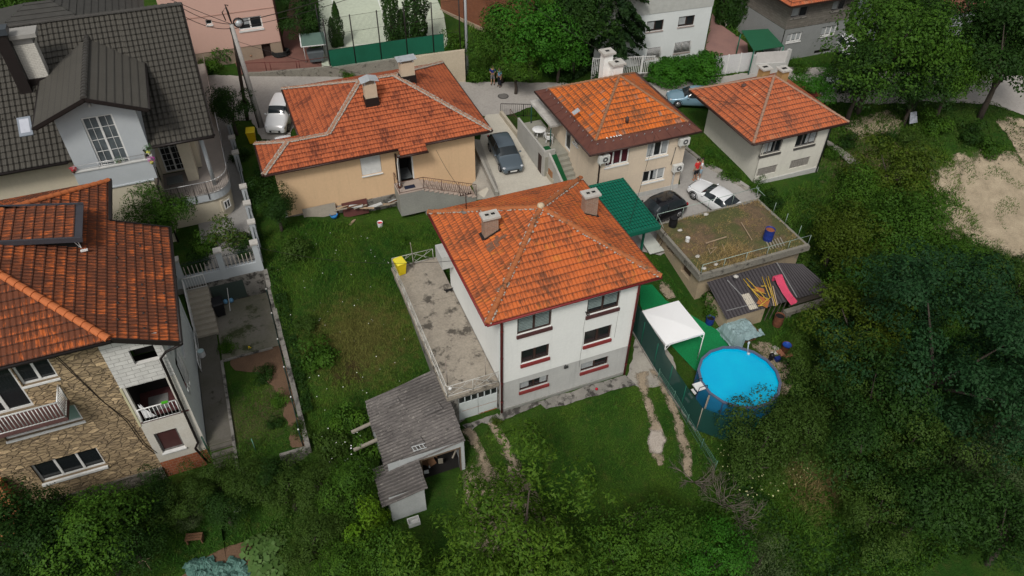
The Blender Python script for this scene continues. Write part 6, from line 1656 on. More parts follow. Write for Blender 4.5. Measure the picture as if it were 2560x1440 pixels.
for i, (a, b) in enumerate(zip(o3_, o3_[1:])): wall_face(mb, Wall(a, b), 2.2, tz-.5)
build(mb, 'terrace_wall', m_bei, DH)
wv = Wall((-12.9+.25,20.0),(-12.0,20.35)); 
wq_ = Wall(o3_[3], o3_[6]); mb = MB(); wq_.box(mb, -.05, .75, 3.35, 4.25, .0, .14); fo = build(mb, 'niche_frame', m_bei, DH)
window(DH, wq_, (.1,.6,3.5,4.1), m_wframe, 2, None, -.02, None, .05, muntin=None, out=.14)
mb = MB(); mm_ = MB()
rl = [V((x,y,tz)) for x, y in ([(-15.4,19.82)] + arc(-12.75, 21.25, 1.43, -90, 0, 8) + [(-11.32,26),(-11.32,39)])]
for a, b in zip(rl, rl[1:]):
 mb.tube([a+V((0,0,1.0)), b+V((0,0,1.0))], .032, 6); mb.tube([a+V((0,0,.12)), b+V((0,0,.12))], .02, 5)
 L = (b-a).length; n = max(1, int(L/.13))
 for i in range(n): p_ = a.lerp(b, i/n); mm_.tube([p_+V((0,0,.12)), p_+V((0,0,.97))], .01, 4)
for x in (-15.3,-14.5,-13.6,-12.8):
 mm_.tube([(x,19.82,tz-.35),(x,19.8,tz+1.0)], .03, 6)
 if x > -15.2:
  for s_ in (-1,1): mm_.tube([(x-.4,19.81,tz+.3),(x-.4+s_*.09,19.81,tz+.5),(x-.4,19.81,tz+.7)], .012, 4)
build(mb, 'terrace_rail', MC['chrome_rail'], DH); build(mm_, 'terrace_bars', M('dark_iron', (.06,.05,.045), rough=.6), DH)
mb = MB(); mb.lathe([(.13,0),(.13,4.3)], (-12.3,20.9,tz), 14); build(mb, 'column', m_pblue, DH)
mb = MB(); mb.box(-13.9,21.9,tz,-13.2,23.3,tz+4.3); mb2 = MB(); build(mb, 'pillar', m_bei, DH)
pipe(DH, [(-15.5,19.35,9.3),(-15.3,19.1,9.0),(-15.2,18.7,7.5),(-15.35,18.5,7.2),(-15.38,18.5,2.4)], .06, m_blackg)
mb = MB(); mb.box(-19.45,18.52,7.62,-15.4,18.6,7.7); build(mb, 'band_edge', m_pblue, DH)
t = thing('patio_table', 'grey square garden table on the curved terrace of the dark-roofed house', 'table', (-14.6,21.2,tz))
mb = MB(); mb.box(-15.1,20.75,tz+.72,-14.1,21.65,tz+.76); build(mb, 'tabletop', M('grey_glass', (.1,.11,.11), rough=.3), t)
for sx in (-.45,.45):
 for sy in (-.4,.4): mb = MB(); mb.tube([(-14.6+sx,21.2+sy,tz),(-14.6+sx*.9,21.2+sy*.9,tz+.72)], .02, 6); build(mb, 'leg', m_greyframe, t)
def potted(name, label, loc, colr, r=.16, h=.5, fl=None):
 t = thing(name, label, 'potted plant', loc); p = V(loc)
 mb = MB(); mb.lathe([(.09,0),(.13,.16),(.11,.16)], p, 10); build(mb, 'pot', M('yellow_pot', (.5,.5,.1)) if fl is None else MC['clay_pot'], t)
 mb = MB()
 for i in range(60):
  a = rnd.random()*6.28; rr = r*rnd.random()**.5; q = p+V((rr*math.cos(a), rr*math.sin(a), .16+h*rnd.random()*.8)); s_ = .05
  mb.add([q, q+V((s_,s_*.4,.02)), q+V((s_*.3,s_,.04))], [(0,1,2)])
 build(mb, 'foliage', colr, t)
 return t
m_mag = M('magenta_flower', (.35,.02,.25), rough=.8); m_redf = M('red_flower', (.45,.01,.03), rough=.8); m_lf = M('houseplant_leaf', (.05,.12,.04), rough=.8)
potted('flower_pot', 'purple flowers hanging at the right end of the blue balcony', (-15.2,18.55,8.75), m_mag, .22, .3)
potted('flower_pot', 'green leafy plant in a yellow pot above the purple balcony flowers', (-15.25,19.1,9.1), m_lf, .25, .5)
potted('flower_pot', 'red flowers at the left end of the blue balcony', (-19.35,18.6,9.05), m_redf, .18, .25, 1)
potted('flower_pot', 'low green plant in the middle of the blue balcony railing', (-16.9,18.8,8.95), m_lf, .3, .2, 1)
# ================= walls and court between the houses =================
BW = thing('garden_wall', 'pale blue garden wall with iron palings on a concrete base above the sunken court', 'wall', (-13, 14.3, .5))
mb = MB(); mb.box(-17,14.12,.0,-10.6,14.5,2.45); build(mb, 'concrete_base', m_cold, BW)
mb = MB(); mb.box(-17,14.16,2.45,-10.6,14.46,3.15)
PXS = [(-16.6),(-15.35),(-12.9),(-10.75)]
for x in PXS: mb.box(x-.17,14.1,2.45,x+.17,14.46,4.55)
build(mb, 'blue_wall', m_pblue, BW)
mb = MB()
for x in PXS: mb.box(x-.24,14.04,4.55,x+.24,14.52,4.68)
build(mb, 'pier_cap', m_capc, BW)
m_pal = M('dark_iron_rail', (.02,.035,.035), rough=.6); m_palw = M('pale_paling', (.42,.38,.33), rough=.6)
for a, b in zip(PXS, PXS[1:]):
 mb, mm_ = MB(), MB()
 mb.tube([(a+.2,14.28,3.35),(b-.2,14.28,3.35)], .02, 5); mb.tube([(a+.2,14.28,4.1),(b-.2,14.28,4.1)], .02, 5)
 n = int((b-a-.4)/.24)
 for i in range(n):
  x = a+.32+i*.24; mm_.bar((x,14.26,3.2),(x,14.26,3.95), .055, .02, (0,1,0)); mb.ball((x,14.28,4.22), .035, 6, 4)
  mb.tube([(x+.12,14.28,3.2),(x+.12,14.28,4.3)], .012, 4)
 build(mb, 'palings', m_pal, BW); build(mm_, 'pickets', m_palw, BW)
mb = MB(); mb.box(-14.0,14.08,.7,-12.0,14.11,2.1); build(mb, 'green_netting', M('dark_netting', (.045,.065,.055), (.06,.075,.065), 9, .9, fine=.4), BW)
EF = thing('pier_wall', 'low grey-blue wall with white-capped piers and iron scrollwork along the paved yard', 'wall', (-10.6, 20, 2.8))
ys = [14.4] + [at(*q, 4.7).y for q in ((634.5,550),(628,502),(621,460),(608,374),(602.5,336),(597,299))]
ys = [ys[0]] + [y for y in ys[1:]]
mb = MB(); mb.box(-10.7,14.5,2.0,-10.52,ys[-1]+6,3.35)
for y in ys[1:]: mb.box(-10.78,y-.17,2.6,-10.44,y+.17,4.55)
build(mb, 'wall', m_pblue, EF)
mb = MB()
for y in ys[1:]: mb.box(-10.85,y-.23,4.55,-10.37,y+.23,4.68)
build(mb, 'pier_cap', m_capc, EF)
mb = MB(); pts_ = [14.4]+sorted(ys[1:])+[ys[-1]+6]
for a, b in zip(pts_, pts_[1:]):
 for z in (3.5,4.3): mb.tube([(-10.6,a,z),(-10.6,b,z)], .018, 4)
 n = int((b-a)/.16)
 for i in range(n): y = a+(i+.5)*(b-a)/n; mb.tube([(-10.6,y,3.4),(-10.6,y+.06,3.9),(-10.6,y,4.4)], .014, 4)
build(mb, 'scrollwork', m_pal, EF)
BD = thing('boundary_wall', 'mossy low concrete wall carrying a dark green wire fence between court and lawn', 'wall', (-10.55, 7, .4))
mb = MB(); mb.prism([(-10.66,1.0),(-10.4,1.0),(-10.4,14.1),(-10.66,14.1)], -.9, lambda x, y: max(.75, hbase(0,y)+.12)); mb.box(-12.0,.95,-1.2,-10.66,1.15,.72); build(mb, 'wall', m_cold, BD)
mb = MB()
for y in (1.3,3.6,5.9,8.2,10.5,12.8): mb.tube([(-10.75,y,.5),(-10.75,y,2.0)], .035, 6)
for z in (.85,1.3,1.75): mb.tube([(-10.75,1.3,z),(-10.75,13.9,z)], .012, 4)
for i in range(90): y = 1.3+i*.14; mb.tube([(-10.75,y,.75),(-10.75,y,1.75)], .007, 3)
build(mb, 'wire_fence', M('green_black_wire', (.01,.035,.03), rough=.6), BD)
mb = MB()
for y in (1.3,3.6,5.9,8.2,10.5,12.8): mb.ball((-10.75,y,2.02), .05, 6, 4)
build(mb, 'post_cap', m_wframe, BD)
ST_ = thing('court_stairs', 'pale block stairs with white metal railing climbing behind the stone house', 'stairs', (-14.7, 12.5, .5))
mb = MB(); n = 9
for i in range(n): mb.box(-15.3,11.4+i*.3,.4,-14.05,11.4+(i+1)*.3 if i < n-1 else 14.1,.6+(i+1)*.19)
build(mb, 'steps', M('block_step', (.4,.36,.29), (.31,.28,.23), 2.5, .9, .2, .35, (.14,.13,.1), 1.5, fine=.2), ST_)
mb = MB(); railing(mb, [(-15.3,13.9,2.3),(-15.3,11.5,.7)], 1.0, .035, 1.3, .14, .018); railing(mb, [(-15.3,14.0,2.3),(-14.1,14.0,2.3)], 1.0, .035, 1.3, .14, .018); railing(mb, [(-15.3,11.5,.62),(-15.3,8.6,.62)], .9, .03, 1.3, .3, .015); build(mb, 'railing', m_wframe, ST_)
mb = MB(); n = 7
for i in range(n): mb.box(-15.4,3.3-(i+1)*.32,-1.6,-14.2,3.3-i*.32,.55-(i+1)*.2)
solo(mb, 'walkway_steps', m_walk, 'dark damp concrete steps at the front end of the walkway by the stone house', 'steps')
mb = MB(); mb.box(-14.2,1.2,-.8,-14.05,9.0,.72); mb.box(-14.1,8.95,.3,-11.2,9.05,.68); solo(mb, 'garden_kerb', m_cold, 'thin concrete kerb between the walkway and the small sunken garden', 'kerb')
# wheelie bins
def bin_(label, loc, rz, body, lid, sc=1.0, group=None):
 t = thing('wheelie_bin', label, 'bin', loc, rz, group)
 mb = MB(); w0, w1, d0, d1, h = .21*sc, .29*sc, .24*sc, .33*sc, .95*sc
 p = [(-w0,-d0,.06),(w0,-d0,.06),(w0,d0,.06),(-w0,d0,.06),(-w1,-d1,h),(w1,-d1,h),(w1,d1,h),(-w1,d1,h)]
 mb.add(p, [(3,2,1,0),(4,5,6,7),(0,1,5,4),(1,2,6,5),(2,3,7,6),(3,0,4,7)]); mb.box(-w1-.02,-d1-.02,h-.06,w1+.02,d1+.02,h-.01)
 build(mb, 'body', body, t, True, bevel=.015)
 mb = MB(); mb.add([(-w1-.03,-d1-.05,h),(w1+.03,-d1-.05,h),(w1+.03,d1+.04,h),(-w1-.03,d1+.04,h),(-w1+.03,-d1+.02,h+.09),(w1-.03,-d1+.02,h+.09),(w1-.03,d1-.03,h+.11),(-w1+.03,d1-.03,h+.11)], [(3,2,1,0),(4,5,6,7),(0,1,5,4),(1,2,6,5),(2,3,7,6),(3,0,4,7)]); build(mb, 'lid', lid, t, True, bevel=.02)
 for s in (-1,1): mb = MB(); mb.tube([(s*(w0+.0),d0+.02,.1),(s*(w0+.05),d0+.02,.1)], .1, 12); build(mb, 'wheel', m_blk, t, True)
 mb = MB(); mb.tube([(-w1+.05,d1+.07,h-.02),(w1-.05,d1+.07,h-.02)], .018, 6); build(mb, 'handle', body, t, True)
 return t
m_yb = M('yellow_plastic', (.72,.55,.01), (.66,.5,.01), 2, .45, fine=.04)
m_ybl = M('yellow_lid', (.8,.68,.05), rough=.45, fine=.03)
bin_('bright yellow wheelie bin standing on the concrete terrace corner', (-2.6,10.75,TZ), R(10), m_yb, m_ybl, 1.05)
c = at(632,352,3.35); bin_('yellow wheelie bin on the asphalt in front of the white hatchback', (c.x, c.y-.3, hter(c.x,c.y)), R(-8), M('deep_yellow_plastic', (.6,.4,.01), rough=.5), m_yb, 1.1)
bin_('black wheelie bin in the court next to the block stairs', (-13.75,13.1,.6), R(5), m_blk, m_blk, 1.15)
mb = MB(); c = gnd(566,762); 
for dx, l_ in ((0,'left'),(.35,'right')): mb = MB(); mb.ball((c.x+dx,c.y+.05,.78), .15, 9, 6, (1,1,1.1), .2); solo(mb, 'water_bag', M('light_blue_plastic', (.15,.35,.55), rough=.4), l_+' one of two small light blue bags beside the black bin', 'bag', group='blue bags in the court')
drum('bucket', 'white bucket with a pale blue lid on the walkway by the stone house', 'bucket', (gnd(507,892).x, gnd(507,892).y, .64), .2, .42, m_plast, M('pale_aqua', (.5,.65,.66), rough=.5), 0, open_=False)
drum('bucket', 'red-topped white paint bucket in the grass below the yellow house', 'bucket', gnd(951,566), .2, .38, m_plast, M('red_paint', (.5,.01,.03), rough=.4), 0)
mb = MB(); mb.bar((-13.2,13.2,.6),(-13.0,13.9,1.9), .03, .03); solo(mb, 'broom', m_wframe, 'white broom handle leaning on the court wall beside the black bin', 'broom')
# ================= cars =================
def car(label, loc, rz, paint, L=4.2, W=1.76, H=1.47, style='hatch', roofm=None, group=None, sunroof=False):
 t = thing('parked_car', label, 'car', loc, rz, group)
 k = H/1.47
 S = [0,.015,.05,.12,.22,.27,.33,.41,.5,.6,.7,.8,.87,.93,.975,1]
 belt = [.5,.62,.7,.78,.87,.91,.93,.94,.95,.96,.97,.98,.98,.96,.86,.6]
 if style == 'hatch': top = [.5,.63,.72,.81,.9,.95,1.17,1.39,1.46,1.47,1.46,1.42,1.33,1.15,.9,.6]
 elif style == 'sedan': top = [.5,.63,.72,.8,.88,.93,1.13,1.34,1.41,1.42,1.39,1.22,1.03,1.0,.9,.6]
 elif style == 'coupe': top = [.5,.62,.7,.78,.86,.91,1.08,1.28,1.37,1.38,1.33,1.2,1.06,.98,.88,.6]
 else: top = [.5,.65,.78,.9,1.0,1.1,1.36,1.5,1.53,1.53,1.53,1.52,1.5,1.42,1.1,.6]
 hw = [.62,.72,.79,.84,.865,.875,.88,.88,.88,.88,.88,.87,.86,.83,.77,.68]
 n = 56; st = []
 for i in range(n+1):
  s = i/n
  f = lambda a: float(np.interp(s, S, a))
  b, tp, w_ = f(belt)*k, f(top)*k, f(hw)*W/1.76
  cab = max(0, min(1, (tp-b)/.25)); wr = w_*(.93-.2*cab)
  x = L/2-s*L
  zl_ = .2+.12*(1-min(1, s/.06))+.1*max(0,(s-.95)/.05)
  for wx in (.185, .80):   # wheel arches
   d_ = abs(s-wx)*L
  st.append((x, [(w_*.9,zl_),(w_*.99,.32),(w_,.5*b+.1),(w_*1.0,b*.86),(w_*.965,b),(w_*.965-(w_*.965-wr)*.5,(b+tp)/2),(wr,tp-.01),(wr*.86,tp+.025*cab),(wr*.45,tp+.045),(0,tp+.05)]))
 nr = len(st[0][1])
 body, glass = MB(), MB()
 def P(i, j, sd, out=0):
  y, z = st[i][1][j]; return (st[i][0], sd*(y+out), z)
 fb, fg = [], []
 for i in range(n):
  s = (i+.5)/n
  for j in range(nr-1):
   g_ = False
   if j in (4, 5) and .34 < s < (.93 if style in ('hatch','van') else .8) and st[i][1][6][1]-st[i][1][4][1] > .17: g_ = not (abs(s-.56) < .012)
   if j in (6, 7, 8):
    if .285 < s < .405: g_ = True
    if style in ('hatch','van') and .885 < s < .955: g_ = True
    if style in ('sedan','coupe') and .715 < s < .86: g_ = True
   if j in (4,5) and .285 < s <= .34: g_ = False
   for sd in (1, -1):
    a, b, c, d = P(i,j,sd), P(i+1,j,sd), P(i+1,j+1,sd), P(i,j+1,sd)
    q = [a,b,c,d] if sd > 0 else [d,c,b,a]
    (glass if g_ else body).add(q, [(0,1,2,3)], None, True)
  body.add([P(i,0,-1),P(i+1,0,-1),P(i+1,0,1),P(i,0,1)], [(0,1,2,3)])
 for i in (0, n):
  pts = [P(i,j,1) for j in range(nr)]+[P(i,j,-1) for j in range(nr-2,-1,-1)]
  body.add(pts, [tuple(range(len(pts)))] if i else [tuple(reversed(range(len(pts))))])
 bo = build(body, 'body', paint, t, True)
 for o_ in (bo,):
  bm = bmesh.new(); bm.from_mesh(o_.data); bmesh.ops.remove_doubles(bm, verts=bm.verts, dist=.0005); bmesh.ops.recalc_face_normals(bm, faces=bm.faces); bm.to_mesh(o_.data); bm.free()
 go = build(glass, 'windows', m_glassb, t, True)
 bm = bmesh.new(); bm.from_mesh(go.data); bmesh.ops.remove_doubles(bm, verts=bm.verts, dist=.0005); bmesh.ops.recalc_face_normals(bm, faces=bm.faces); bm.to_mesh(go.data); bm.free()
 for wx in (.185, .80):
  for sd in (1, -1):
   x = L/2-wx*L; y = sd*W/2*.985
   mb = MB(); mb.tube([(x,y-sd*.2,.31),(x,y-sd*.02,.31),(x,y+sd*.005,.31)], [.315,.315,.29], 22); wh = build(mb, 'wheel', M('tyre', (.015,.015,.016), rough=.9, fine=0), t, True)
   mb = MB(); mb.tube([(x,y+sd*.006,.31),(x,y+sd*.012,.31)], .2, 18); build(mb, 'rim', M('alloy_rim', (.4,.4,.41), rough=.35, metal=.5, fine=0), wh, True)
   mb = MB()
   for a in range(5):
    an = a*1.2566+.3; mb.tube([(x+.12*math.cos(an),y+sd*.0125,.31+.12*math.sin(an)),(x+.12*math.cos(an),y+sd*.016,.31+.12*math.sin(an))], .042, 8)
   build(mb, 'rim_gap', m_blk, wh, True)
   mb = MB(); pts = [(x+.37*math.cos(a), y-sd*.012, .31+.37*math.sin(a)) for a in [math.pi*i/12-.1 for i in range(13)]]; mb.tube(pts, .03, 6); build(mb, 'wheel_arch', m_blk, t, True)
 for sd in (1, -1):
  mb = MB(); mb.ball((L/2-.17, sd*W*.39, .68*k), .16, 10, 6, (.7,.8,.42)); build(mb, 'headlight', M('lamp_glass', (.5,.52,.55), rough=.15, fine=0), t, True)
  mb = MB(); mb.ball((-L/2+.13, sd*W*.42, .86*k), .14, 10, 6, (.5,.7,.9)); build(mb, 'tail_light', M('red_lens', (.3,.01,.015), rough=.2, fine=0), t, True)
  mb = MB(); mb.ball((L/2-.35*L, sd*(W/2+.08), .98*k), .1, 8, 6, (.7,1.1,.7)); build(mb, 'mirror', paint, t, True)
  mb = MB(); mb.box(L/2-.58*L, sd*(W/2*1.0)-.008, .82*k, L/2-.62*L, sd*(W/2*1.0)+.012, .85*k); build(mb, 'door_handle', paint, t, True)
 mb = MB(); mb.box(L/2-.02,-.42,.36,L/2+.025,.42,.52); build(mb, 'grille', m_blk, t, True)
 mb = MB(); mb.box(L/2+.02,-.26,.38,L/2+.035,.26,.49); build(mb, 'number_plate', m_wframe, t, True)
 mb = MB(); mb.box(-L/2-.03,-.26,.55,-L/2-.005,.26,.66); build(mb, 'number_plate', m_wframe, t, True)
 if sunroof:
  mb = MB(); mb.box(-.25,-W*.31,(1.5*k)+.015,.25,W*.31,1.5*k+.04); build(mb, 'sunroof', m_glassb, t, True)
 return t
def paint(name, c, r=.22, metal=.0):
 g = NT(name); g.color(c); g.rough(r); g.b.inputs['Metallic'].default_value = metal
 g.b.inputs['Coat Weight'].default_value = .5; g.b.inputs['Coat Roughness'].default_value = .08
 MC[name] = g.m; return g.m
pt_slate, pt_white, pt_black, pt_blue = paint('slate_paint', (.1,.13,.155), .25, .3), paint('white_paint', (.72,.73,.74)), paint('black_paint', (.008,.008,.01), .12), paint('light_blue_paint', (.2,.33,.42), .25, .2)
def hd(a, b): return math.atan2(b.y-a.y, b.x-a.x)
def slope(o, d=1.6):
 l = o.location; a = o.rotation_euler[2]; dx, dy = math.cos(a)*d, math.sin(a)*d
 o.rotation_euler[1] = -math.atan2(hter(l.x+dx,l.y+dy)-hter(l.x-dx,l.y-dy), 2*d)
c = V((8.15,20.2,0)); c.z = hter(c.x,c.y)+.06
slope(car('slate blue hatchback parked nose-down on the pale concrete driveway', c, R(-94), pt_slate))
p = gnd(1706,262); q = V((p.x+.8, p.y-.2, hter(p.x,p.y)+.06)); slope(car('light blue saloon parked on the road behind the off-white house', q, R(158), pt_blue, 4.4, 1.74, 1.42, 'sedan'))
p = gnd(700,322); slope(car('white tall hatchback on the asphalt beside the yellow house', V((p.x+.35,p.y+.9,hter(p.x,p.y)+.06)), R(-113), pt_white, 4.1, 1.75, 1.6, 'van'))
slope(car('small white car with a black roof panel, half hidden by the yellow house roof', V((-7.2,24.6,hter(-7.2,24.6)+.06)), R(-93), pt_white, 3.6, 1.6, 1.5, 'van', sunroof=True))
slope(car('shiny black hatchback parked at the edge of the green carport', V((15.8,10.5,hter(15.8,10.5)+.07)), R(188), pt_black, 4.2, 1.78, 1.48))
a_, b_ = at(1836,512,3.1), at(1768,478,3.1); c = a_.lerp(b_,.55)+V((.1,.6,0)); slope(car('white coupe parked behind the weedy flat roof', V((c.x,c.y,hter(c.x,c.y)+.07)), hd(a_, b_), pt_white, 4.1, 1.76, 1.4, 'coupe'))
p = gnd(2108,128); car('small white hatchback seen from behind beside the grey block house', V((p.x,p.y+.5,hter(p.x,p.y)+.05)), R(80), pt_white, 3.7, 1.66, 1.5)
p = gnd(2112,222); car('silver-white car mostly hidden under the big roadside tree', V((p.x+.5,p.y,hter(p.x,p.y)+.07)), R(170), paint('silver_paint', (.4,.42,.43), .25, .3), 4.2, 1.75, 1.5)
# ================= people and animals =================
def skin_obj(name, verts, edges, radii, mat, parent, sub=2):
 me = bpy.data.meshes.new(name); me.from_pydata(verts, edges, []); me.materials.append(mat)
 o = bpy.data.objects.new(name, me); col.objects.link(o)
 if parent is not None: o.parent = parent
 sk = o.modifiers.new('skin', 'SKIN'); sv = me.skin_vertices[0] if me.skin_vertices else None
 if sv is None:
  bm = bmesh.new(); bm.from_mesh(me); bm.verts.layers.skin.verify(); bm.to_mesh(me); bm.free(); sv = me.skin_vertices[0]
 for i, r_ in enumerate(radii):
  sv.data[i].radius = r_ if isinstance(r_, tuple) else (r_, r_)
 sv.data[0].use_root = True
 sk.use_smooth_shade = True
 ss = o.modifiers.new('sub', 'SUBSURF'); ss.levels = sub; ss.render_levels = sub
 return o
def person(label, loc, rz, skin, shirt, pants, shoes, hair, h=1.76, bend=0.0, arms='down', long_=False, cat='person', head=0.0):
 """facing +y locally"""
 s = h/1.76
 t = thing('person', label, cat, loc, rz)
 fw = bend
 V_ = lambda x, y, z: (x*s, y*s, z*s)
 Vt = [V_(0,0,.96), V_(0,.01+fw*.2,1.12), V_(0,.02+fw*.5,1.32), V_(0,.02+fw*.7,1.45), V_(0,.03+fw*.85,1.53), V_(0,.06+fw+head*.05,1.63), V_(0,.05+fw+head*.06,1.72)]
 E = [(0,1),(1,2),(2,3),(3,4),(4,5),(5,6)]; Rr_ = [(.15,.11),(.135,.095),(.165,.105),(.12,.08),.052,(.078,.095),(.07,.085)]
 def add(v, par, r): Vt.append(v); Rr_.append(r); E.append((par, len(Vt)-1)); return len(Vt)-1
 for sd in (-1, 1):
  hp = add(V_(sd*.1,0,.88), 0, .092); kn = add(V_(sd*.12,.03,.5), hp, .06); an = add(V_(sd*.12,-.01,.09), kn, .04); to = add(V_(sd*.135,.14,.04), an, (.042,.032))
  sh = add(V_(sd*.18,.02+fw*.65,1.42), 3, .055)
  if arms == 'front': el = add(V_(sd*.24,.05+fw*.5,1.16), sh, .042); wr_ = add(V_(sd*.1,.28+fw*.5,1.18), el, .03); ha = add(V_(sd*.05,.34+fw*.5,1.2), wr_, .035)
  else: el = add(V_(sd*.25,.0+fw*.4,1.14), sh, .042); wr_ = add(V_(sd*.25,.06+fw*.3,.9), el, .03); ha = add(V_(sd*.24,.09+fw*.3,.82), wr_, .035)
  for fi in range(5):
   a = V(Vt[wr_]); b = V(Vt[ha]); d = (b-a).normalized(); side = V((1,0,0)) if arms == 'down' else V((0,0,1))
   if fi < 4: add(tuple(b+d*(.07+.01*(fi in (1,2)))*s+side*((fi-1.5)*.02)), ha, .009)
   else: add(tuple(a.lerp(b,.5)+side*.05+d*.03), wr_, .01)
 skin_obj('body', Vt, E, Rr_, skin, t)
 # shirt: torso and sleeves
 i0 = [0,1,2,3]; vs = [Vt[0],Vt[1],Vt[2],Vt[3]]; ee = [(0,1),(1,2),(2,3)]; rr = [(.165,.125),(.155,.112),(.18,.12),(.135,.095)]
 for sd in (-1, 1):
  shv = V_(sd*.18,.02+fw*.65,1.42); elv = (V_(sd*.24,.05+fw*.5,1.16) if arms == 'front' else V_(sd*.25,.0+fw*.4,1.14))
  vs.append(shv); rr.append(.07); ee.append((3, len(vs)-1)); e2 = tuple(V(shv).lerp(V(elv), .75 if not long_ else 1.0)); vs.append(e2); rr.append(.06); ee.append((len(vs)-2, len(vs)-1))
  if long_:
   wv_ = V_(sd*.25,.06+fw*.3,.92) if arms == 'down' else V_(sd*.1,.28+fw*.5,1.18)
   vs.append(wv_); rr.append(.045); ee.append((len(vs)-2, len(vs)-1))
 skin_obj('shirt', vs, ee, rr, shirt[0], t)
 vs = [V_(0,0,.98),V_(0,0,.9)]; ee = [(0,1)]; rr = [(.165,.125),(.16,.12)]
 for sd in (-1, 1):
  vs.append(V_(sd*.1,0,.8)); rr.append(.108); ee.append((1, len(vs)-1)); vs.append(V_(sd*.12,.03,.5)); rr.append(.085); ee.append((len(vs)-2, len(vs)-1))
  if pants[1]: vs.append(V_(sd*.12,-.01,.1)); rr.append(.062); ee.append((len(vs)-2, len(vs)-1))
 skin_obj('trousers' if pants[1] else 'shorts', vs, ee, rr, pants[0], t)
 for sd in (-1, 1):
  mb = MB(); mb.ball((sd*.13*s,.05*s,.05), .07, 8, 6, (.75,1.9,.75)); build(mb, 'shoe', shoes, t, True)
 hp_ = V(V_(0,.035+fw+head*.05,1.715)); mb = MB(); mb.ball(tuple(hp_+V((0,-.012,.0))), .098*s, 12, 8, (.92,1.08,.95)); build(mb, 'hair', hair, t, True)
 # nose, eyes, ears on the face side
 hf = V(V_(0,.06+fw+head*.05,1.64)); mb = MB(); mb.ball(tuple(hf+V((0,.1*s,0))), .016, 6, 4, (.8,1,1.3))
 for sd in (-1,1): mb.ball(tuple(hf+V((sd*.085*s,0,0))), .022, 6, 4, (.5,1,1.4))
 build(mb, 'face_features', skin, t, True)
 return t
m_skin = M('skin', (.42,.24,.16), rough=.6, fine=0); m_hair = M('dark_hair', (.02,.014,.01), rough=.7, fine=0); m_hairg = M('grey_hair', (.14,.12,.1), rough=.7, fine=0)
m_navy = M('navy_cloth', (.015,.03,.19)); m_grey_s = M('grey_shorts', (.16,.15,.15)); m_lblue = M('light_blue_cloth', (.22,.42,.68)); m_dkt = M('dark_trousers', (.012,.014,.025)); m_red_s = M('red_cloth', (.55,.03,.03)); m_wcloth = M('white_cloth', (.7,.7,.72)); m_blacks = M('black_shorts', (.015,.015,.02))
def foot(px, py): p = gnd(px, py); return V((p.x, p.y, p.z+.055))
person('man in a dark blue shirt and grey shorts standing on the road by the bushes', foot(1232,213), R(160), m_skin, (m_navy,), (m_grey_s, False), m_blk, m_hair, arms='front', head=1)
person('man in a light blue shirt and dark trousers standing on the road', foot(1249,218), R(110), m_skin, (m_lblue,), (m_dkt, True), m_blk, m_hairg, arms='down', long_=False)
person('person in a red t-shirt and dark shorts standing in the yard', foot(1737,452), R(10), m_skin, (m_red_s,), (m_blacks, False), M('orange_shoe', (.4,.15,.07)), m_hair, h=1.8, bend=.06)
person('person in a white t-shirt in the yard beside the one in red', foot(1748,448), R(60), m_skin, (m_wcloth,), (M('blue_grey_shorts', (.25,.35,.42)), False), m_plast, m_hair, h=1.78, arms='front')
# black cat on the terrace
ct = thing('cat', 'black cat walking beside the white wall on the concrete terrace', 'cat', (-.33, 8.0, TZ+.0), R(95))
m_bfur = M('black_fur', (.008,.008,.009), rough=.8, fine=0)
vs = [(0,-.14,.2),(0,0,.19),(0,.15,.2),(0,.22,.25),(0,.29,.29),(0,.34,.28),(0,-.26,.24),(0,-.38,.36),(0,-.42,.46)]
ee = [(0,1),(1,2),(2,3),(3,4),(4,5),(0,6),(6,7),(7,8)]; rr = [.06,.06,.06,.04,.045,.025,.018,.014,.01]
for x, y, par in ((-.04,.14,2),(.04,.16,2),(-.045,-.14,0),(.045,-.12,0)):
 vs += [(x,y,.12),(x,y+(.02 if par == 2 else -.03),.06),(x,y+.01,.008)]; k_ = len(vs); ee += [(par,k_-3),(k_-3,k_-2),(k_-2,k_-1)]; rr += [.028,.017,.015]
skin_obj('body', vs, ee, rr, m_bfur, ct)
mb = MB()
for x in (-.022,.022): mb.add([(x-.014,.28,.325),(x+.014,.28,.325),(x,.285,.37),(x,.295,.325)], [(0,1,2),(1,3,2),(3,0,2)])
build(mb, 'ear', m_bfur, ct, True)
# dog in the pink yard
p = gnd(1806,66)
dg = thing('dog', 'pale grey dog with a dark head on the pinkish yard by the hedge', 'dog', V((p.x,p.y,p.z+.08)), R(35))
vs = [(0,-.3,.5),(0,0,.48),(0,.26,.5),(0,.4,.6),(0,.5,.68),(0,.64,.65),(0,-.42,.48),(0,-.55,.36)]
ee = [(0,1),(1,2),(2,3),(3,4),(4,5),(0,6),(6,7)]; rr = [.13,.13,.16,.1,.1,.05,.04,.02]
for x, y, par in ((-.09,.24,2),(.09,.26,2),(-.09,-.3,0),(.09,-.28,0)):
 vs += [(x,y+(0 if par == 2 else .05),.34),(x,y-(.0 if par == 2 else .1),.2),(x,y,.03)]; k_ = len(vs); ee += [(par,k_-3),(k_-3,k_-2),(k_-2,k_-1)]; rr += [.06,.035,.03]
skin_obj('body', vs, ee, rr, M('pale_fur', (.4,.37,.33), (.22,.2,.18), 6), dg)
mb = MB()
for x in (-.08,.08): mb.ball((x,.48,.72), .06, 6, 4, (.4,.7,1.1))
build(mb, 'ear', M('brown_fur', (.1,.06,.05)), dg, True)
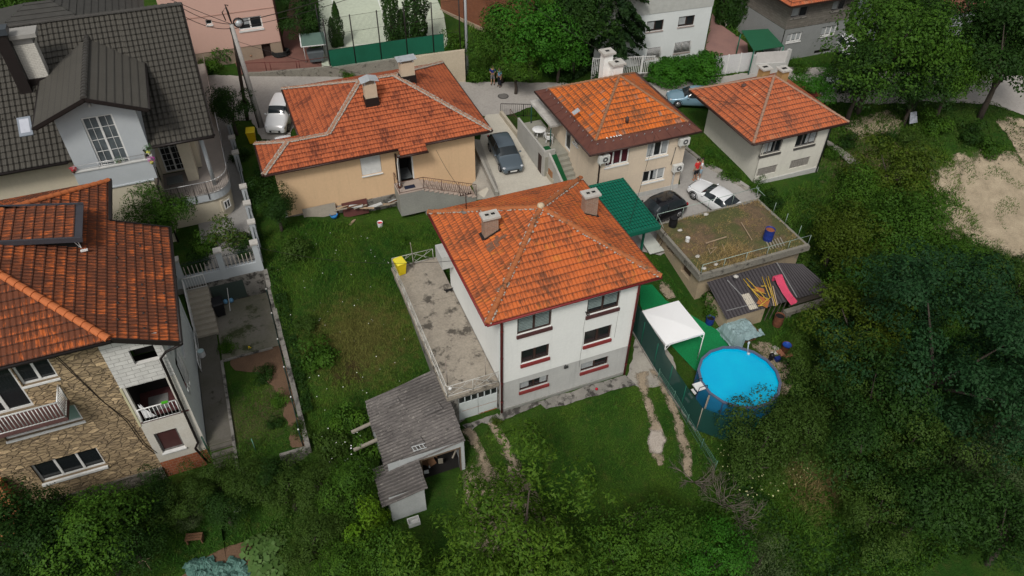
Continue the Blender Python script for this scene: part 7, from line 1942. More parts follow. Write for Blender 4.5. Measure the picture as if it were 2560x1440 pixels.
# ================= poles and wires =================
def zrow(x, y, py):
 a, b = -20.0, 40.0
 for _ in range(50):
  m_ = (a+b)/2; v_ = V((x,y,m_))-CAM; r_ = 720-FPX*v_.dot(cU)/v_.dot(cF)
  if r_ > py: a = m_
  else: b = m_
 return m_
p1_ = gnd(618,300); p2_ = gnd(655,318)
zt1, zt2 = zrow(p1_.x,p1_.y,70), zrow(p2_.x,p2_.y,60)
t = thing('utility_pole', 'dark wooden utility pole standing at the left of the concrete one', 'pole', p1_)
tp1 = V((p1_.x+.6,p1_.y,zt1)); mb = MB(); mb.tube([p1_-V((0,0,.3)), tp1], [.15,.11], 10); build(mb, 'shaft', M('dark_pole_wood', (.055,.04,.03), (.035,.025,.02), 4, .9), t)
t = thing('utility_pole', 'tall pale concrete utility pole with a coil of cable at its top', 'pole', p2_)
tp2 = V((p2_.x-.35,p2_.y+.1,zt2)); mb = MB(); mb.tube([p2_-V((0,0,.3)), tp2], [.22,.14], 12); build(mb, 'shaft', M('pale_concrete_pole', (.42,.4,.38), (.35,.34,.32), 1, .9), t)
mb = MB()
for k in range(4): mb.tube([tp2+V((.5+.34*math.cos(a),0.02*k,.0+.3*math.sin(a)+.02*k)) for a in [2*math.pi*i/14 for i in range(14)]], .035, 6, True)
mb.tube([tp2+V((-.3,0,.3)), tp2+V((-.4,0,.9)), tp2+V((-.1,0,1.2)), tp2+V((0,0,.2))], .04, 6); mb.tube([tp2+V((.05,0,0)), tp2+V((.0,0,.9)), tp2+V((-.1,0,1.4)), tp2+V((.1,0,1.3))], .04, 6)
build(mb, 'cable_coil', m_blackg, t)
mb = MB(); mb.ball(tp2+V((.5,-.1,0)), .25, 10, 6, (1,.5,.9)); build(mb, 'silver_cap', m_zinc, t)
mb = MB(); mb.tube([p2_+V((-.24,-.1,0)), tp2+V((-.16,-.05,-.2))], .035, 6); build(mb, 'down_cable', m_blackg, t)
pl_ = gnd(1169,194); ztl = pl_.z+11.5
t = thing('lamp_post', 'tall light grey steel lamp post at the road side by the bushes', 'lamp post', pl_)
mb = MB(); mb.tube([pl_-V((0,0,.2)), pl_+V((0,0,11.5))], [.14,.08], 12); build(mb, 'shaft', M('galvanised_post', (.4,.42,.43), (.36,.38,.39), 1, .6), t)
mb = MB(); mb.tube([pl_+V((-.17,0,0)), pl_+V((-.13,0,11.3))], .02, 6); build(mb, 'cable', m_blackg, t)
mb = MB(); mb.tube([pl_+V((0,0,11.4)), pl_+V((.2,-.6,11.8)), pl_+V((.3,-1.6,11.9))], .05, 8); mb.ball(pl_+V((.32,-1.9,11.88)), .3, 10, 6, (.6,1.3,.35)); build(mb, 'lamp_arm', m_zinc, t)
def wire(a, b, sag, r_, label, n=18, group=None):
 a, b = V(a), V(b); mb = MB()
 mb.tube([a.lerp(b, i/n)-V((0,0,sag*4*(i/n)*(1-i/n))) for i in range(n+1)], r_, 5)
 return solo(mb, 'overhead_wire', m_blackg, label, 'wire', loc=a, group=group)
px_wall = lambda px, py, y: atY(px, py, y)
wire(tp2, V((-11.4,28.0,14.0)), .25, .022, 'overhead wire from the concrete pole to the gable of the dark-roofed house, upper', group='wires at the concrete pole')
wire(tp2-V((0,0,.3)), V((-11.4,27.6,13.6)), .3, .022, 'overhead wire from the concrete pole to the gable of the dark-roofed house, lower', group='wires at the concrete pole')
pe = pl_+V((0,0,10.6))
wire(tp2, pe+V((0,0,.5)), .6, .03, 'thick overhead wire from the concrete pole towards the steel lamp post, upper one', group='wires at the concrete pole')
wire(tp2-V((0,0,.35)), pe, .7, .02, 'thin overhead wire below the thick one, from the concrete pole to the lamp post', group='wires at the concrete pole')
wire(tp2, tp2+V((-14,14,5)), .5, .022, 'overhead wire leaving the concrete pole across the pink house front', group='wires at the concrete pole')
wire(tp2-V((0,0,1.2)), V((-1.2,23.9,9.6)), .2, .014, 'thin wire from the concrete pole down to the yellow house roof', group='wires at the concrete pole')
wire(pe, V((16.4,17.2,9.95)), .5, .016, 'thin wire from the lamp post to the bright orange roof', group='wires at the lamp post')
wire(V((17.4,16.4,9.6)), V((25.3,13.4,7.4)), .5, .016, 'thin wire between the bright orange roof and the pale orange roof')
wire(V((.78,7.35,9.9)), V((2.2,17.9,6.2)), .3, .012, 'thin wire from the roof mast to the doorway of the yellow house')
wire(V((15.8,12.3,7.6)), V((11.5,7.3,4.8)), .2, .014, 'thin wire hanging down onto the green carport roof')
wire(V((-.3,3.8,8.4)), V((-10.7,14.2,4.3)), .7, .012, 'thin wire from the white house roof to the blue garden wall')
p = gnd(1258,242); mb = MB(); mb.lathe([(0,0),(.36,0),(.36,.015),(0,.015)], (p.x,p.y,p.z+.06), 24, False); s_ = solo(mb, 'manhole_cover', M('iron_cover', (.16,.15,.14), (.12,.11,.1), 6), 'round iron manhole cover in the road', 'manhole cover')
mb = MB(); ring(mb, .36, .46, p.z+.055, p.z+.07, 24, (p.x,p.y)); build(mb, 'cover_ring', M('dark_ring', (.08,.075,.07)), s_)
# ================= buildings and walls across the road =================
def simple_wall(thing_, name, a, b, z0, z1, t, mat):
 w_ = Wall(a, b); mb = MB(); w_.box(mb, 0, w_.len, z0, z1, -t, 0); return build(mb, name, mat, thing_)
# pink house
pb = gnd(712,140); PYy = pb.y
wp_ = Wall((at(478,105,4.8).x-1.5, PYy), (pb.x, PYy))
def H_(w_, px, py): return w_.hit(px, py)
PK = thing('pink_house', 'pink rendered house with a bare tan base across the road', 'house', (pb.x-6, PYy, pb.z))
zpl = H_(wp_, 705, 103)[1]
pw = wp_.rect((592,45),(652,40),(597,74),(660,72)); ps = wp_.rect((513,50),(529,49),(515,63),(531,61)); pd = wp_.rect((653,112),(675,109),(660,146),(682,144)); pd = (pd[0],pd[1],pb.z,pd[3])
mb = MB(); wall_face(mb, wp_, zpl, zpl+8, [pw,ps], .15); wall_face(mb, Wall((pb.x,PYy),(pb.x,PYy+9)), zpl, zpl+8); wall_face(mb, Wall((wp_.a.x,PYy+9),(wp_.a.x,PYy)), zpl, zpl+8); mb.quad((wp_.a.x,PYy,zpl+8),(pb.x,PYy,zpl+8),(pb.x,PYy+9,zpl+8),(wp_.a.x,PYy+9,zpl+8))
build(mb, 'wall', M('salmon_render', (.62,.4,.33), (.58,.375,.31), .4, .9, .02, fine=.03), PK)
mb = MB(); wall_face(mb, wp_, pb.z-1, zpl, [pd], .3, out=-.05); wall_face(mb, Wall((pb.x,PYy),(pb.x,PYy+9)), pb.z-1, zpl, out=-.05); build(mb, 'base_wall', M('tan_base', (.35,.27,.2), (.28,.22,.165), 1, .9, .1), PK)
window(PK, wp_, pw, m_wframe, 2, m_wframe, .15, ('left', m_curt, .6), .1, sill_h=.16); window(PK, wp_, ps, m_wframe, 1, m_wframe, .15, None, .06)
mb = MB(); wp_.box(mb, pd[0], pd[1], pd[2], pd[3], -.4, -.3); build(mb, 'door', M('dark_door', (.03,.018,.015)), PK)
mb = MB(); wp_.box(mb, 0, wp_.len, H_(wp_,690,18)[1], H_(wp_,690,18)[1]+.05, 0, .03); build(mb, 'band', M('salmon_band', (.42,.25,.2)), PK)
pipe(PK, [(pb.x+.02,PYy-.08,zpl+8),(pb.x+.02,PYy-.08,pb.z)], .09, MC['brown_gutter'])
mb = MB(); hipx0, hipx1 = wp_.a.x-.6, pb.x+.6
for p_ in hip_planes(hipx0, hipx1, PYy-.6, PYy+9.6, zpl+8.05, (hipx0+5,PYy+4.5), (hipx1-5,PYy+4.5), zpl+10): tiles(mb, p_, .36)
build(mb, 'roof', T_yel, PK)
# small balcony of the pink house seen above the dark roof, and a second dark roof behind
bq = atY(262,30,PYy-.0); mb = MB(); mb.box(bq.x-2.4,PYy-1.6,bq.z-1.3,bq.x+1.2,PYy,bq.z-1.15); build(mb, 'balcony_slab', m_wframe, PK)
mb = MB(); xrailing(mb, [(bq.x-2.4,PYy-1.6,bq.z-1.15),(bq.x+1.2,PYy-1.6,bq.z-1.15),(bq.x+1.2,PYy,bq.z-1.15)], 1.0, 1.2, .03); build(mb, 'balcony_railing', m_wframe, PK)
t = thing('dark_roof_annex', 'neighbouring house with a hipped dark roof just behind the dark-roofed house', 'house', (-27, 38, 3.5))
mb = MB(); A = at(145,-2,12.8)
x0_, y0_ = A.x, A.y
for p_ in hip_planes(x0_-8, x0_+5, y0_-6, y0_+6, 10.2, (x0_-2,y0_), (x0_-.5,y0_), 12.8): tiles(mb, p_, .45)
build(mb, 'roof', M('dark_sheet_roof', (.06,.058,.052), (.045,.043,.04), 2, .7), t)
mb = MB(); mb.box(x0_-7.5,y0_-5.5,2.5,x0_+4.5,y0_+5.5,10.15); build(mb, 'wall', m_bei, t)
# woodpile, bushes come later; low kerb wall and rusty rail fence of the red yard
t = thing('rail_fence', 'thin rusty rail fence around the red paved yard', 'fence', gnd(700,187))
mb = MB(); fpts = [gnd(*q)+V((0,0,.06)) for q in ((612,186),(668,184),(745,182),(826,170))]
for a, b in zip(fpts, fpts[1:]):
 for z in (.12,.95): mb.tube([a+V((0,0,z)), b+V((0,0,z))], .025, 5)
for q in fpts: mb.tube([q, q+V((0,0,1.0))], .035, 6)
for q in ((680,184),(752,181)): p = gnd(*q)+V((0,0,.06)); mb.tube([p, p+V((0,0,1.0))], .03, 6)
build(mb, 'rails', M('rusty_rail', (.13,.035,.03), rough=.8), t)
mb = MB()
kp = [gnd(*q) for q in ((610,190),(668,190),(745,190),(830,185))]
for a, b in zip(kp, kp[1:]): mb.bar(a+V((0,0,.1)), b+V((0,0,.15)), .25, .4)
solo(mb, 'kerb_wall', m_bunk, 'low mossy kerb wall between the red yard and the road', 'kerb')
mb = MB()
for i in range(26):
 p = gnd(622+rnd.random()*28, 150-rnd.random()*12); 
 q = p+V((0,0,.1+.5*rnd.random())); mb.tube([q, q+V((.35*rnd.uniform(-1,1),.35*rnd.uniform(-1,1),.05))], .07, 6)
setp(solo(mb, 'woodpile', M('split_wood', (.4,.25,.15), (.25,.13,.08), 6), 'heap of split firewood against the tan base of the pink house', 'firewood'), kind='stuff')
mb = MB(); p = gnd(695,142)
for k in range(14): mb.tube([p+V((.7*math.cos(a)+rnd.uniform(-.1,.1)+.3, .5*math.sin(a), .15+k*.03)) for a in [2*math.pi*i/12 for i in range(12)]], .04, 5, True)
solo(mb, 'hose_heap', M('dark_rubber', (.02,.022,.022)), 'heap of coiled dark hoses at the corner of the pink house', 'hose')
# skip container with an open green lid
p = gnd(793,158)
t = thing('waste_container', 'grey waste container under a raised dark green lid in the red yard', 'container', V((p.x,p.y,p.z+.07)), R(-6))
mb = MB(); mb.add([(-.55,-.4,.25),(.55,-.4,.25),(.55,.4,.25),(-.55,.4,.25),(-.7,-.5,1.1),(.7,-.5,1.1),(.7,.5,1.1),(-.7,.5,1.1)], [(3,2,1,0),(4,5,6,7),(0,1,5,4),(1,2,6,5),(2,3,7,6),(3,0,4,7)]); build(mb, 'body', M('container_grey', (.12,.14,.15), rough=.6), t, True)
mb = MB(); mb.slab([(-1.05,-.5,1.75),(1.05,-.5,1.75),(1.0,.75,2.35),(-1.0,.75,2.35)], .06); build(mb, 'lid', M('grey_green_lid', (.1,.16,.13), (.08,.13,.11), 2, .6), t, True)
mb = MB(); mb.bar((-1.08,-.5,1.76),(-1.03,.75,2.36),.08,.08); mb.bar((1.08,-.5,1.76),(1.03,.75,2.36),.08,.08); mb.bar((-1.08,-.52,1.76),(1.08,-.52,1.76),.06,.06)
for x in (-.9,.9): mb.tube([(x,.2,.0),(x,.2,2.0)], .04, 6)
build(mb, 'lid_frame', m_wframe, t, True)
# court retaining wall, tall fence with a green windbreak
RW = thing('retaining_wall', 'stained concrete retaining wall below the sports court, cream at its right end', 'wall', gnd(1000,195))
a, b, c = gnd(700,196), gnd(845,197), gnd(1164,206)
a = gnd(660,192); H1_ = 2.0
mb = MB()
def wseg(mb, p, q, h0, h1, th=.3):
 d = (q-p); n_ = V((-d.y,d.x,0)).normalized()*th; z = min(p.z,q.z)-.5
 pts = [V((p.x,p.y,z)),V((q.x,q.y,z)),V((q.x,q.y,z))+n_,V((p.x,p.y,z))+n_,V((p.x,p.y,p.z+h0)),V((q.x,q.y,q.z+h1)),V((q.x+n_.x,q.y+n_.y,q.z+h1)),V((p.x+n_.x,p.y+n_.y,p.z+h0))]
 mb.add(pts, [(3,2,1,0),(4,5,6,7),(0,1,5,4),(1,2,6,5),(2,3,7,6),(3,0,4,7)])
q1 = gnd(832,193)
hL = zrow(q1.x,q1.y,172)-q1.z; mid_ = q1.lerp(c,.62); mid_.z = hter(mid_.x,mid_.y); hR = zrow(c.x,c.y,126)-c.z
wseg(mb, q1, mid_, hL, (hL+hR)/2+.3); wseg(mb, gnd(655,192), q1, .35, .9); build(mb, 'wall', m_bunk, RW)
mb = MB(); wseg(mb, mid_+V((.01,-.02,0)), c, (hL+hR)/2+.3, hR); build(mb, 'cream_section', M('cream_old_wall', (.5,.43,.32), (.42,.36,.27), .6, .9, .1, .3, (.28,.25,.2), .8), RW)
TF = thing('court_fence', 'tall black post fence with a dark green windbreak along the sports court', 'fence', gnd(845,190))
mb = MB(); P0 = q1+V((.0,.35,hL)); P1 = mid_+V((0,.35,(hL+hR)/2+.3)); P2 = c+V((0,.35,hR))
def fz_(t): return P0.lerp(P1, t/.62) if t < .62 else P1.lerp(P2, (t-.62)/.38)
for k in range(13):
 p = fz_(k/5.0*.98) if k < 6 else q1+V((.0,.3+(k-5)*3.2,hL)); mb = MB(); mb.tube([p, p+V((0,0,4.2))], .05, 6); build(mb, 'post', m_blackg, TF)
pass; mb = MB(); n = 14
for i in range(n):
 a_, b_ = fz_(i/n*.86), fz_((i+1)/n*.86); mb.quad(a_, b_, b_+V((0,0,1.5)), a_+V((0,0,1.5)))
build(mb, 'windbreak', M('green_windbreak', (.005,.1,.055), (.004,.075,.04), .8, .8), TF)
mb = MB()
for z in (1.5,2.8,4.1):
 for i in range(n): mb.tube([fz_(i/n*.98)+V((0,0,z)), fz_((i+1)/n*.98)+V((0,0,z))], .012, 4)
for i in range(110): p = fz_(i/110*.98); mb.tube([p+V((0,0,1.5)), p+V((0,0,4.1))], .006, 3)
build(mb, 'wire_mesh', m_blackg, TF)
mb = MB(); p = q1+V((0,.3,hL))
for i in range(20): 
 a_ = p+V((0,i*1.0,0)); mb.quad(a_, a_+V((0,1,0)), a_+V((0,1,3.6)), a_+V((0,0,3.6)))
g = NT('dark_side_net'); g.color((.01,.02,.03)); tr = nd(g.t, 'ShaderNodeBsdfTransparent'); ms = nd(g.t, 'ShaderNodeMixShader'); ms.inputs[0].default_value = .45
g.l(tr.outputs[0], ms.inputs[1]); g.l(g.b.outputs[0], ms.inputs[2]); g.l(ms.outputs[0], g.t.nodes['Material Output'].inputs[0])
build(mb, 'side_net', g.m, TF)
# brick house
bb = gnd(1250,95)
wbk = Wall((bb.x-1.4,bb.y+.1),(bb.x+1.6,bb.y))
BH = thing('brick_house', 'small red brick house behind the bushes beside the lamp post', 'house', bb)
mb = MB(); 
Lc = at(1215,85,bb.z); wA = Wall((Lc.x-2.5,Lc.y+6),(Lc.x,Lc.y)); wB = Wall((Lc.x,Lc.y),(Lc.x+5,Lc.y+.3))
wall_face(mb, wA, bb.z-.5, bb.z+4.2); wall_face(mb, wB, bb.z-.5, bb.z+4.2); build(mb, 'wall', M_brick('rough_red_brick', (.27,.1,.05), (.19,.07,.04), (.12,.08,.06), .3, .12, 1, .5, .02), BH)
mb = MB(); wA.box(mb, 0, wA.len, bb.z-.6, bb.z+.5, .0, .15); build(mb, 'base', M('tan_footing', (.36,.28,.2), rough=.9), BH)
mb = MB(); zz = bb.z+4.2; R0 = [(Lc.x-.6,Lc.y-.6,zz),(Lc.x+6,Lc.y-.3,zz),(Lc.x+2.5,Lc.y+4,zz+2)]; tiles(mb, R0, .36); tiles(mb, [(Lc.x-3.4,Lc.y+6.4,zz),(Lc.x-.6,Lc.y-.6,zz),(Lc.x+2.5,Lc.y+4,zz+2)], .36); build(mb, 'roof', T_yel, BH)
# white building on the road
wb_ = gnd(1757,140)
WBd = thing('white_building', 'plain white two-storey building with barred lower windows behind the hedge', 'building', wb_)
wA = Wall((wb_.x-11,wb_.y+.6),(wb_.x,wb_.y))
zt_ = wb_.z+9
rects = [wA.rect((1617,55),(1660,48),(1616,80),(1657,75)), wA.rect((1697,43),(1737,37),(1695,68),(1735,62)), wA.rect((1617,122),(1652,116),(1616,148),(1650,142)), wA.rect((1686,108),(1727,101),(1684,134),(1725,128))]
mb = MB(); wall_face(mb, wA, wb_.z-1, zt_, rects, .15); wall_face(mb, Wall((wb_.x,wb_.y),(wb_.x,wb_.y+12)), wb_.z-1, zt_); mb.quad((wA.a.x,wA.a.y,zt_),(wb_.x,wb_.y,zt_),(wb_.x,wb_.y+12,zt_),(wA.a.x,wA.a.y+12,zt_))
build(mb, 'wall', M('bright_white_render', (.66,.69,.68), (.61,.64,.63), .5, .9, .02, fine=.03), WBd)
mb = MB(); zb_ = wA.hit(1740,20)[1]; wA.box(mb, -.0, wA.len+.02, zb_, zt_-.01, .002, .04); build(mb, 'grey_band', M('pale_grey_band', (.46,.47,.44), rough=.9, fine=.05), WBd)
for k, r_ in enumerate(rects):
 window(WBd, wA, r_, m_brown, 2, M('pinkish_sill', (.4,.33,.3)), .15, ('left', m_curt, .9) if k < 2 else None, .08)
 if k > 1:
  mb = MB(); n = 13
  for i in range(n+1): x = r_[0]+(r_[1]-r_[0])*i/n; mb.tube([wA.p(x,r_[2],.06), wA.p(x,r_[3],.06)], .022, 4)
  build(mb, 'window_bars', m_wframe, WBd)
# white picket fences, gate, board fence on a wall
def picket(label, a, b, h, grp=None, gap=.16, pw_=.05, base=.3, name='picket_fence'):
 t = thing(name, label, 'fence', a, 0, grp); mb = MB(); d = (b-a); L = d.length; u_ = d.normalized(); n = int(L/gap)
 for i in range(n+1): p = a+u_*(i*gap); mb.bar(p+V((0,0,base)), p+V((0,0,base+h)), pw_, .02, (u_.y,-u_.x,0))
 build(mb, 'pickets', m_wframe, t)
 mb = MB()
 for z in (base+.05, base+h-.05): mb.bar(a+V((0,0,z)), b+V((0,0,z)), .04, .05)
 for i in range(int(L/2.2)+1): p = a+u_*min(L,i*2.2); mb.bar(p, p+V((0,0,base+h+.05)), .07, .07, (u_.y,-u_.x,0))
 build(mb, 'rails', m_wframe, t)
 mb = MB(); mb.bar(a+V((0,0,base/2-.2)), b+V((0,0,base/2-.2)), .22, base+.4); build(mb, 'kerb', m_cold, t)
 return t
picket('white paling fence under the big spruce beside the road', gnd(1478,197), gnd(1632,190), 1.6)
picket('white paling fence overgrown by the bright green hedge', gnd(1632,195), gnd(1778,193), 1.5)
ga, gb = gnd(1781,190), gnd(1874,178)
t = thing('metal_gate', 'tall white sheet-metal gate with rust at its foot', 'gate', ga); mb = MB(); u_ = (gb-ga).normalized(); hG = zrow(ga.x,ga.y,143)-ga.z
for i in range(3):
 a_, b_ = ga.lerp(gb, i/3+.01), ga.lerp(gb, (i+1)/3-.01)
 mb.bar(a_+V((0,0,hG/2+.05)), b_+V((0,0,hG/2+.05)), .04, hG)
build(mb, 'panel', M('rusty_white_gate', (.6,.6,.6), (.54,.54,.54), 1, .6, .03, .27, (.33,.22,.15), 2.2), t)
mb = MB()
for i in range(4): p = ga.lerp(gb, i/3); mb.bar(p, p+V((0,0,hG+.1)), .1, .1)
build(mb, 'gate_post', m_wframe, t)
wa, wb2 = gnd(1876,184), gnd(1957,178)
t = thing('board_fence', 'white board fence on a streaked grey wall beside the white gate', 'fence', wa)
hW = zrow(wa.x,wa.y,160)-wa.z; mb = MB(); mb.bar(wa+V((0,0,hW/2-.2)), wb2+V((0,0,hW/2-.2)), .25, hW+.4); build(mb, 'base_wall', m_greyr, t)
h2 = zrow(wa.x,wa.y,132)-wa.z; mb = MB(); mb.bar(wa+V((.1,0,(hW+h2)/2)), wb2+V((0,0,(hW+h2)/2)), .05, h2-hW); build(mb, 'boards', M('white_board', (.6,.58,.56), (.52,.5,.48), 2), t)
mb = MB(); mb.bar(wb2+V((.1,0,-.2)), wb2+V((.1,0,h2+.1)), .3, .3); mb.bar(wa+V((0,0,-.2)), wa+V((0,0,h2-.2)), .3, .3); build(mb, 'pier', m_greyr, t)
t = thing('green_roof_shelter', 'lean-to with a flat dark green sheet roof beside the grey block house', 'shelter', wa+V((0,2,0)))
zz = wa.z+h2+.3; q = [at(*k_, zz) for k_ in ((1885,127),(1960,115),(1918,80),(1852,84))]
mb = MB(); mb.slab([q[0], q[1], q[2]+V((0,0,.3)), q[3]+V((0,0,.3))], .06); build(mb, 'roof', M('flat_green_sheet', (.02,.11,.055), (.018,.095,.048), .8, .5), t)
mb = MB()
for k_ in q: mb.tube([(k_.x,k_.y,wa.z-.2),(k_.x,k_.y,zz-.05)], .06, 6)
build(mb, 'post', m_gp, t)
# grey block house
gb_ = gnd(1962,150); wA = Wall((gb_.x-.9,gb_.y),(at(2098,128,gb_.z).x, gb_.y-.1))
GH = thing('block_house', 'grey half-rendered block house with an orange roof across the road', 'house', gb_)
zmid = wA.hit(2000,68)[1]; ztop = wA.hit(1990,14)[1]+.4
r1 = wA.rect((1980,20),(2022,15),(1979,45),(2018,41)); r2 = wA.rect((2082,3),(2114,0),(2080,28),(2112,24)); r3 = wA.rect((1968,84),(2005,79),(1965,106),(2000,101)); r4 = wA.rect((2055,67),(2092,62),(2050,90),(2086,86)); r5 = wA.rect((2035,125),(2077,120),(2034,134),(2075,129))
mb = MB(); wall_face(mb, wA, zmid, ztop, [r1,r2], .15); wall_face(mb, Wall((wA.a.x,gb_.y+9),(wA.a.x,gb_.y)), zmid, ztop); wall_face(mb, Wall(wA.p(wA.len,0)[:2],(wA.p(wA.len,0).x,gb_.y+9)), zmid, ztop)
build(mb, 'block_wall', M_brick('grey_blocks', (.19,.175,.15), (.13,.12,.105), (.1,.09,.08), .5, .2, 1, .4, .015), GH)
mb = MB(); wall_face(mb, wA, gb_.z-1, zmid, [r3,r4,r5], .15, out=.05); wall_face(mb, Wall((wA.a.x,gb_.y+9),(wA.a.x,gb_.y)), gb_.z-1, zmid, out=.05); wall_face(mb, Wall(wA.p(wA.len,0)[:2],(wA.p(wA.len,0).x,gb_.y+9)), gb_.z-1, zmid, out=.05); build(mb, 'rendered_wall', M('cool_grey_render', (.26,.27,.265), (.22,.23,.225), .6, .9, .05), GH)
for r_ in (r1,r2): window(GH, wA, r_, m_greyframe, 2, m_cold, .15, ('left', m_curt, .9), .08)
for r_ in (r3,r4): window(GH, wA, r_, m_wframe, 3, m_wframe, .15, ('full', m_curt, .9), .08, out=.05)
mb = MB(); wA.box(mb, r5[0], r5[1], r5[2], r5[3], -.2, -.1); build(mb, 'cellar_vent', m_dark, GH)
mb = MB()
x0_, x1_ = wA.a.x-.9, wA.p(wA.len,0).x+.9
for p_ in hip_planes(x0_, x1_, gb_.y-.9, gb_.y+9.9, ztop, ((x0_+x1_)/2,gb_.y+4.5), ((x0_+x1_)/2+.1,gb_.y+4.5), ztop+2.6): tiles(mb, p_, .38)
ro = build(mb, 'roof', T_h4, GH)
mb = MB(); mb.box(x0_+.05,gb_.y-.85,ztop-.15,x1_-.05,gb_.y+9.8,ztop-.03); build(mb, 'soffit', m_brown, ro)
# sheet metal fence
fa, fb = gnd(2185,110), gnd(2130,52)
t = thing('sheet_fence', 'tall pale corrugated metal fence with dark battens behind the big tree', 'fence', fa); mb = MB()
hF = 2.6; mb.bar(fa+V((0,0,hF/2)), fb+V((0,0,hF/2)), .05, hF); build(mb, 'sheets', M('pale_zinc', (.32,.35,.38), (.26,.29,.32), 1.5, .6), t)
mb = MB()
for z in (.1,1.3,2.55): mb.bar(fa+V((-.08,-.05,z)), fb+V((-.08,-.05,z)), .06, .08)
for i in range(6): p = fa.lerp(fb, i/5)+V((-.08,-.05,0)); mb.bar(p, p+V((0,0,hF)), .08, .08)
build(mb, 'battens', m_blackg, t)
# far right: shed-like house with a reddish roof and a rounded opening
fr = gnd(2395,95)
t = thing('red_roof_building', 'low building with a dull red tiled roof among the far right trees', 'building', fr)
mb = MB(); zz = fr.z; tiles(mb, [(fr.x-3.5,fr.y-1,zz+3.2),(fr.x+4,fr.y-1.5,zz+3.4),(fr.x+4,fr.y+5,zz+6),(fr.x-3,fr.y+5,zz+6)], .36); build(mb, 'roof', M('dull_red_tile', (.2,.08,.05), (.14,.06,.045), 3, .9, .3), t)
w_ = Wall((fr.x-3.2,fr.y-.6),(fr.x+3.6,fr.y-1.0)); mb = MB(); wall_face(mb, w_, zz-.5, zz+3.1, [(2.2,4.6,zz-.5,zz+1.6)], .3); build(mb, 'wall', M('grey_white_wall', (.4,.42,.44), rough=.9), t)
mb = MB(); w_.box(mb, 2.2, 4.6, zz-.5, zz+1.6, -1.5, -1.4); build(mb, 'opening', m_dark, t)
# things by the yard and driveway
mb = MB()
kk = [gnd(*q) for q in ((1252,288),(1318,375),(1385,462))]
for a_, b_ in zip(kk, kk[1:]): mb.bar(a_+V((0,0,.2)), b_+V((0,0,.2)), .22, .45)
solo(mb, 'driveway_kerb', M('beige_kerb', (.45,.4,.31), (.38,.34,.27), 1, .9), 'beige concrete kerb along the right edge of the pale driveway', 'kerb')
mb = MB()
kk = [gnd(*q) for q in ((1186,372),(1242,495))]
for a_, b_ in zip(kk, kk[1:]): mb.bar(a_+V((0,0,.25)), b_+V((0,0,.25)), .2, .6)
solo(mb, 'driveway_kerb', M('grey_kerb', (.36,.34,.3), (.28,.27,.24), 1, .9), 'grey kerb between the driveway and the yellow house', 'kerb')
t = thing('metal_railing', 'thin dark railing along the right side of the pale driveway', 'railing', gnd(1330,380)); mb = MB()
railing(mb, [gnd(1275,312)+V((0,0,.4)), gnd(1330,385)+V((0,0,.4)), gnd(1385,452)+V((0,0,.4))], 1.0, .02, 2.0, .2, .009); build(mb, 'rails', m_rustrail, t)
t = thing('metal_railing', 'short dark iron railing at the road end of the driveway', 'railing', gnd(1290,290)); mb = MB()
railing(mb, [gnd(1252,290), gnd(1308,291), gnd(1340,292)], 1.1, .03, 1.8, .16, .012); build(mb, 'rails', m_blackg, t)
mb = MB(); kk = [gnd(*q) for q in ((1712,372),(1780,425),(1868,478))]
for a_, b_ in zip(kk, kk[1:]): mb.bar(a_+V((0,0,.05)), b_+V((0,0,.05)), .25, .3)
solo(mb, 'yard_kerb', m_conc, 'pale kerb between the concrete yard and the grass bank', 'kerb')
# rubbish along the yellow house
mb = MB(); a_ = wy.p(2.85,2.65,.25); 
def lean(name, label, cat, u0, u1, z0, z1, mat, o0=.5, o1=.15, th=.03):
 mb = MB(); mb.slab([wy.p(u0,z0,o0), wy.p(u1,z0,o0), wy.p(u1,z1,o1), wy.p(u0,z1,o1)], th); return solo(mb, name, mat, label, cat)
r_ = wy.rect((842,510),(918,503),(845,540),(922,532), out=.3)
lean('metal_sheet', 'rusty brown sheet leaning against the yellow wall above the junk pile', 'sheet', r_[0]+.35, r_[1], r_[2], r_[3], M('brown_rust_sheet', (.11,.035,.03), (.08,.03,.025), 2, .7))
lean('iron_frame', 'empty dark angle-iron frame leaning left of the rusty brown sheet', 'frame', r_[0]-.1, r_[0]+.02, r_[2]-.3, r_[3]-.1, MC['brown_rust_sheet'])
r2_ = wy.rect((752,525),(840,515),(765,548),(842,535), out=.4)
lean('grey_board', 'long grey-white board lying against the foot of the yellow wall', 'board', r2_[0], r2_[1], r2_[2], r2_[3], m_plank)
for i in range(16):
 u0 = 3.0+i*.36+rnd.random()*.2; mb = MB(); a_ = wy.p(u0, 2.62-(u0-3)*.13+rnd.random()*.15, .3+rnd.random()*.5); b_ = a_+V((rnd.uniform(.5,1.4), rnd.uniform(-.35,.35), rnd.uniform(-.03,.08)))
 kind = i % 4; mb.bar(a_, b_, (.12,.2,.09,.3)[kind], (.04,.03,.06,.05)[kind])
 solo(mb, 'scrap_board', (m_plank, MC['pale_wood'], m_brownwood, m_whs)[kind], ('left','mid-left','mid-right','right')[i//4]+' '+('grey','pale wooden','brown','whitish')[kind]+' board in the junk pile at the foot of the yellow wall', 'board', group='scrap boards by the yellow house')
c = gnd(836,546); mb = MB(); mb.lathe([(.2,0),(.28,.25),(.25,.25),(.18,.05)], c+V((0,0,.1)), 14); solo(mb, 'blue_tub', M('sky_blue_plastic', (.03,.2,.5), rough=.5), 'small blue plastic tub in the junk at the yellow wall', 'tub')
a_, b_ = gnd(875,564), gnd(887,550); mb = MB(); mb.bar(a_+V((0,0,.06)), b_+V((0,0,.06)), .18, .04); solo(mb, 'plank', MC['pale_wood'], 'pale plank lying in the grass below the junk pile', 'plank')
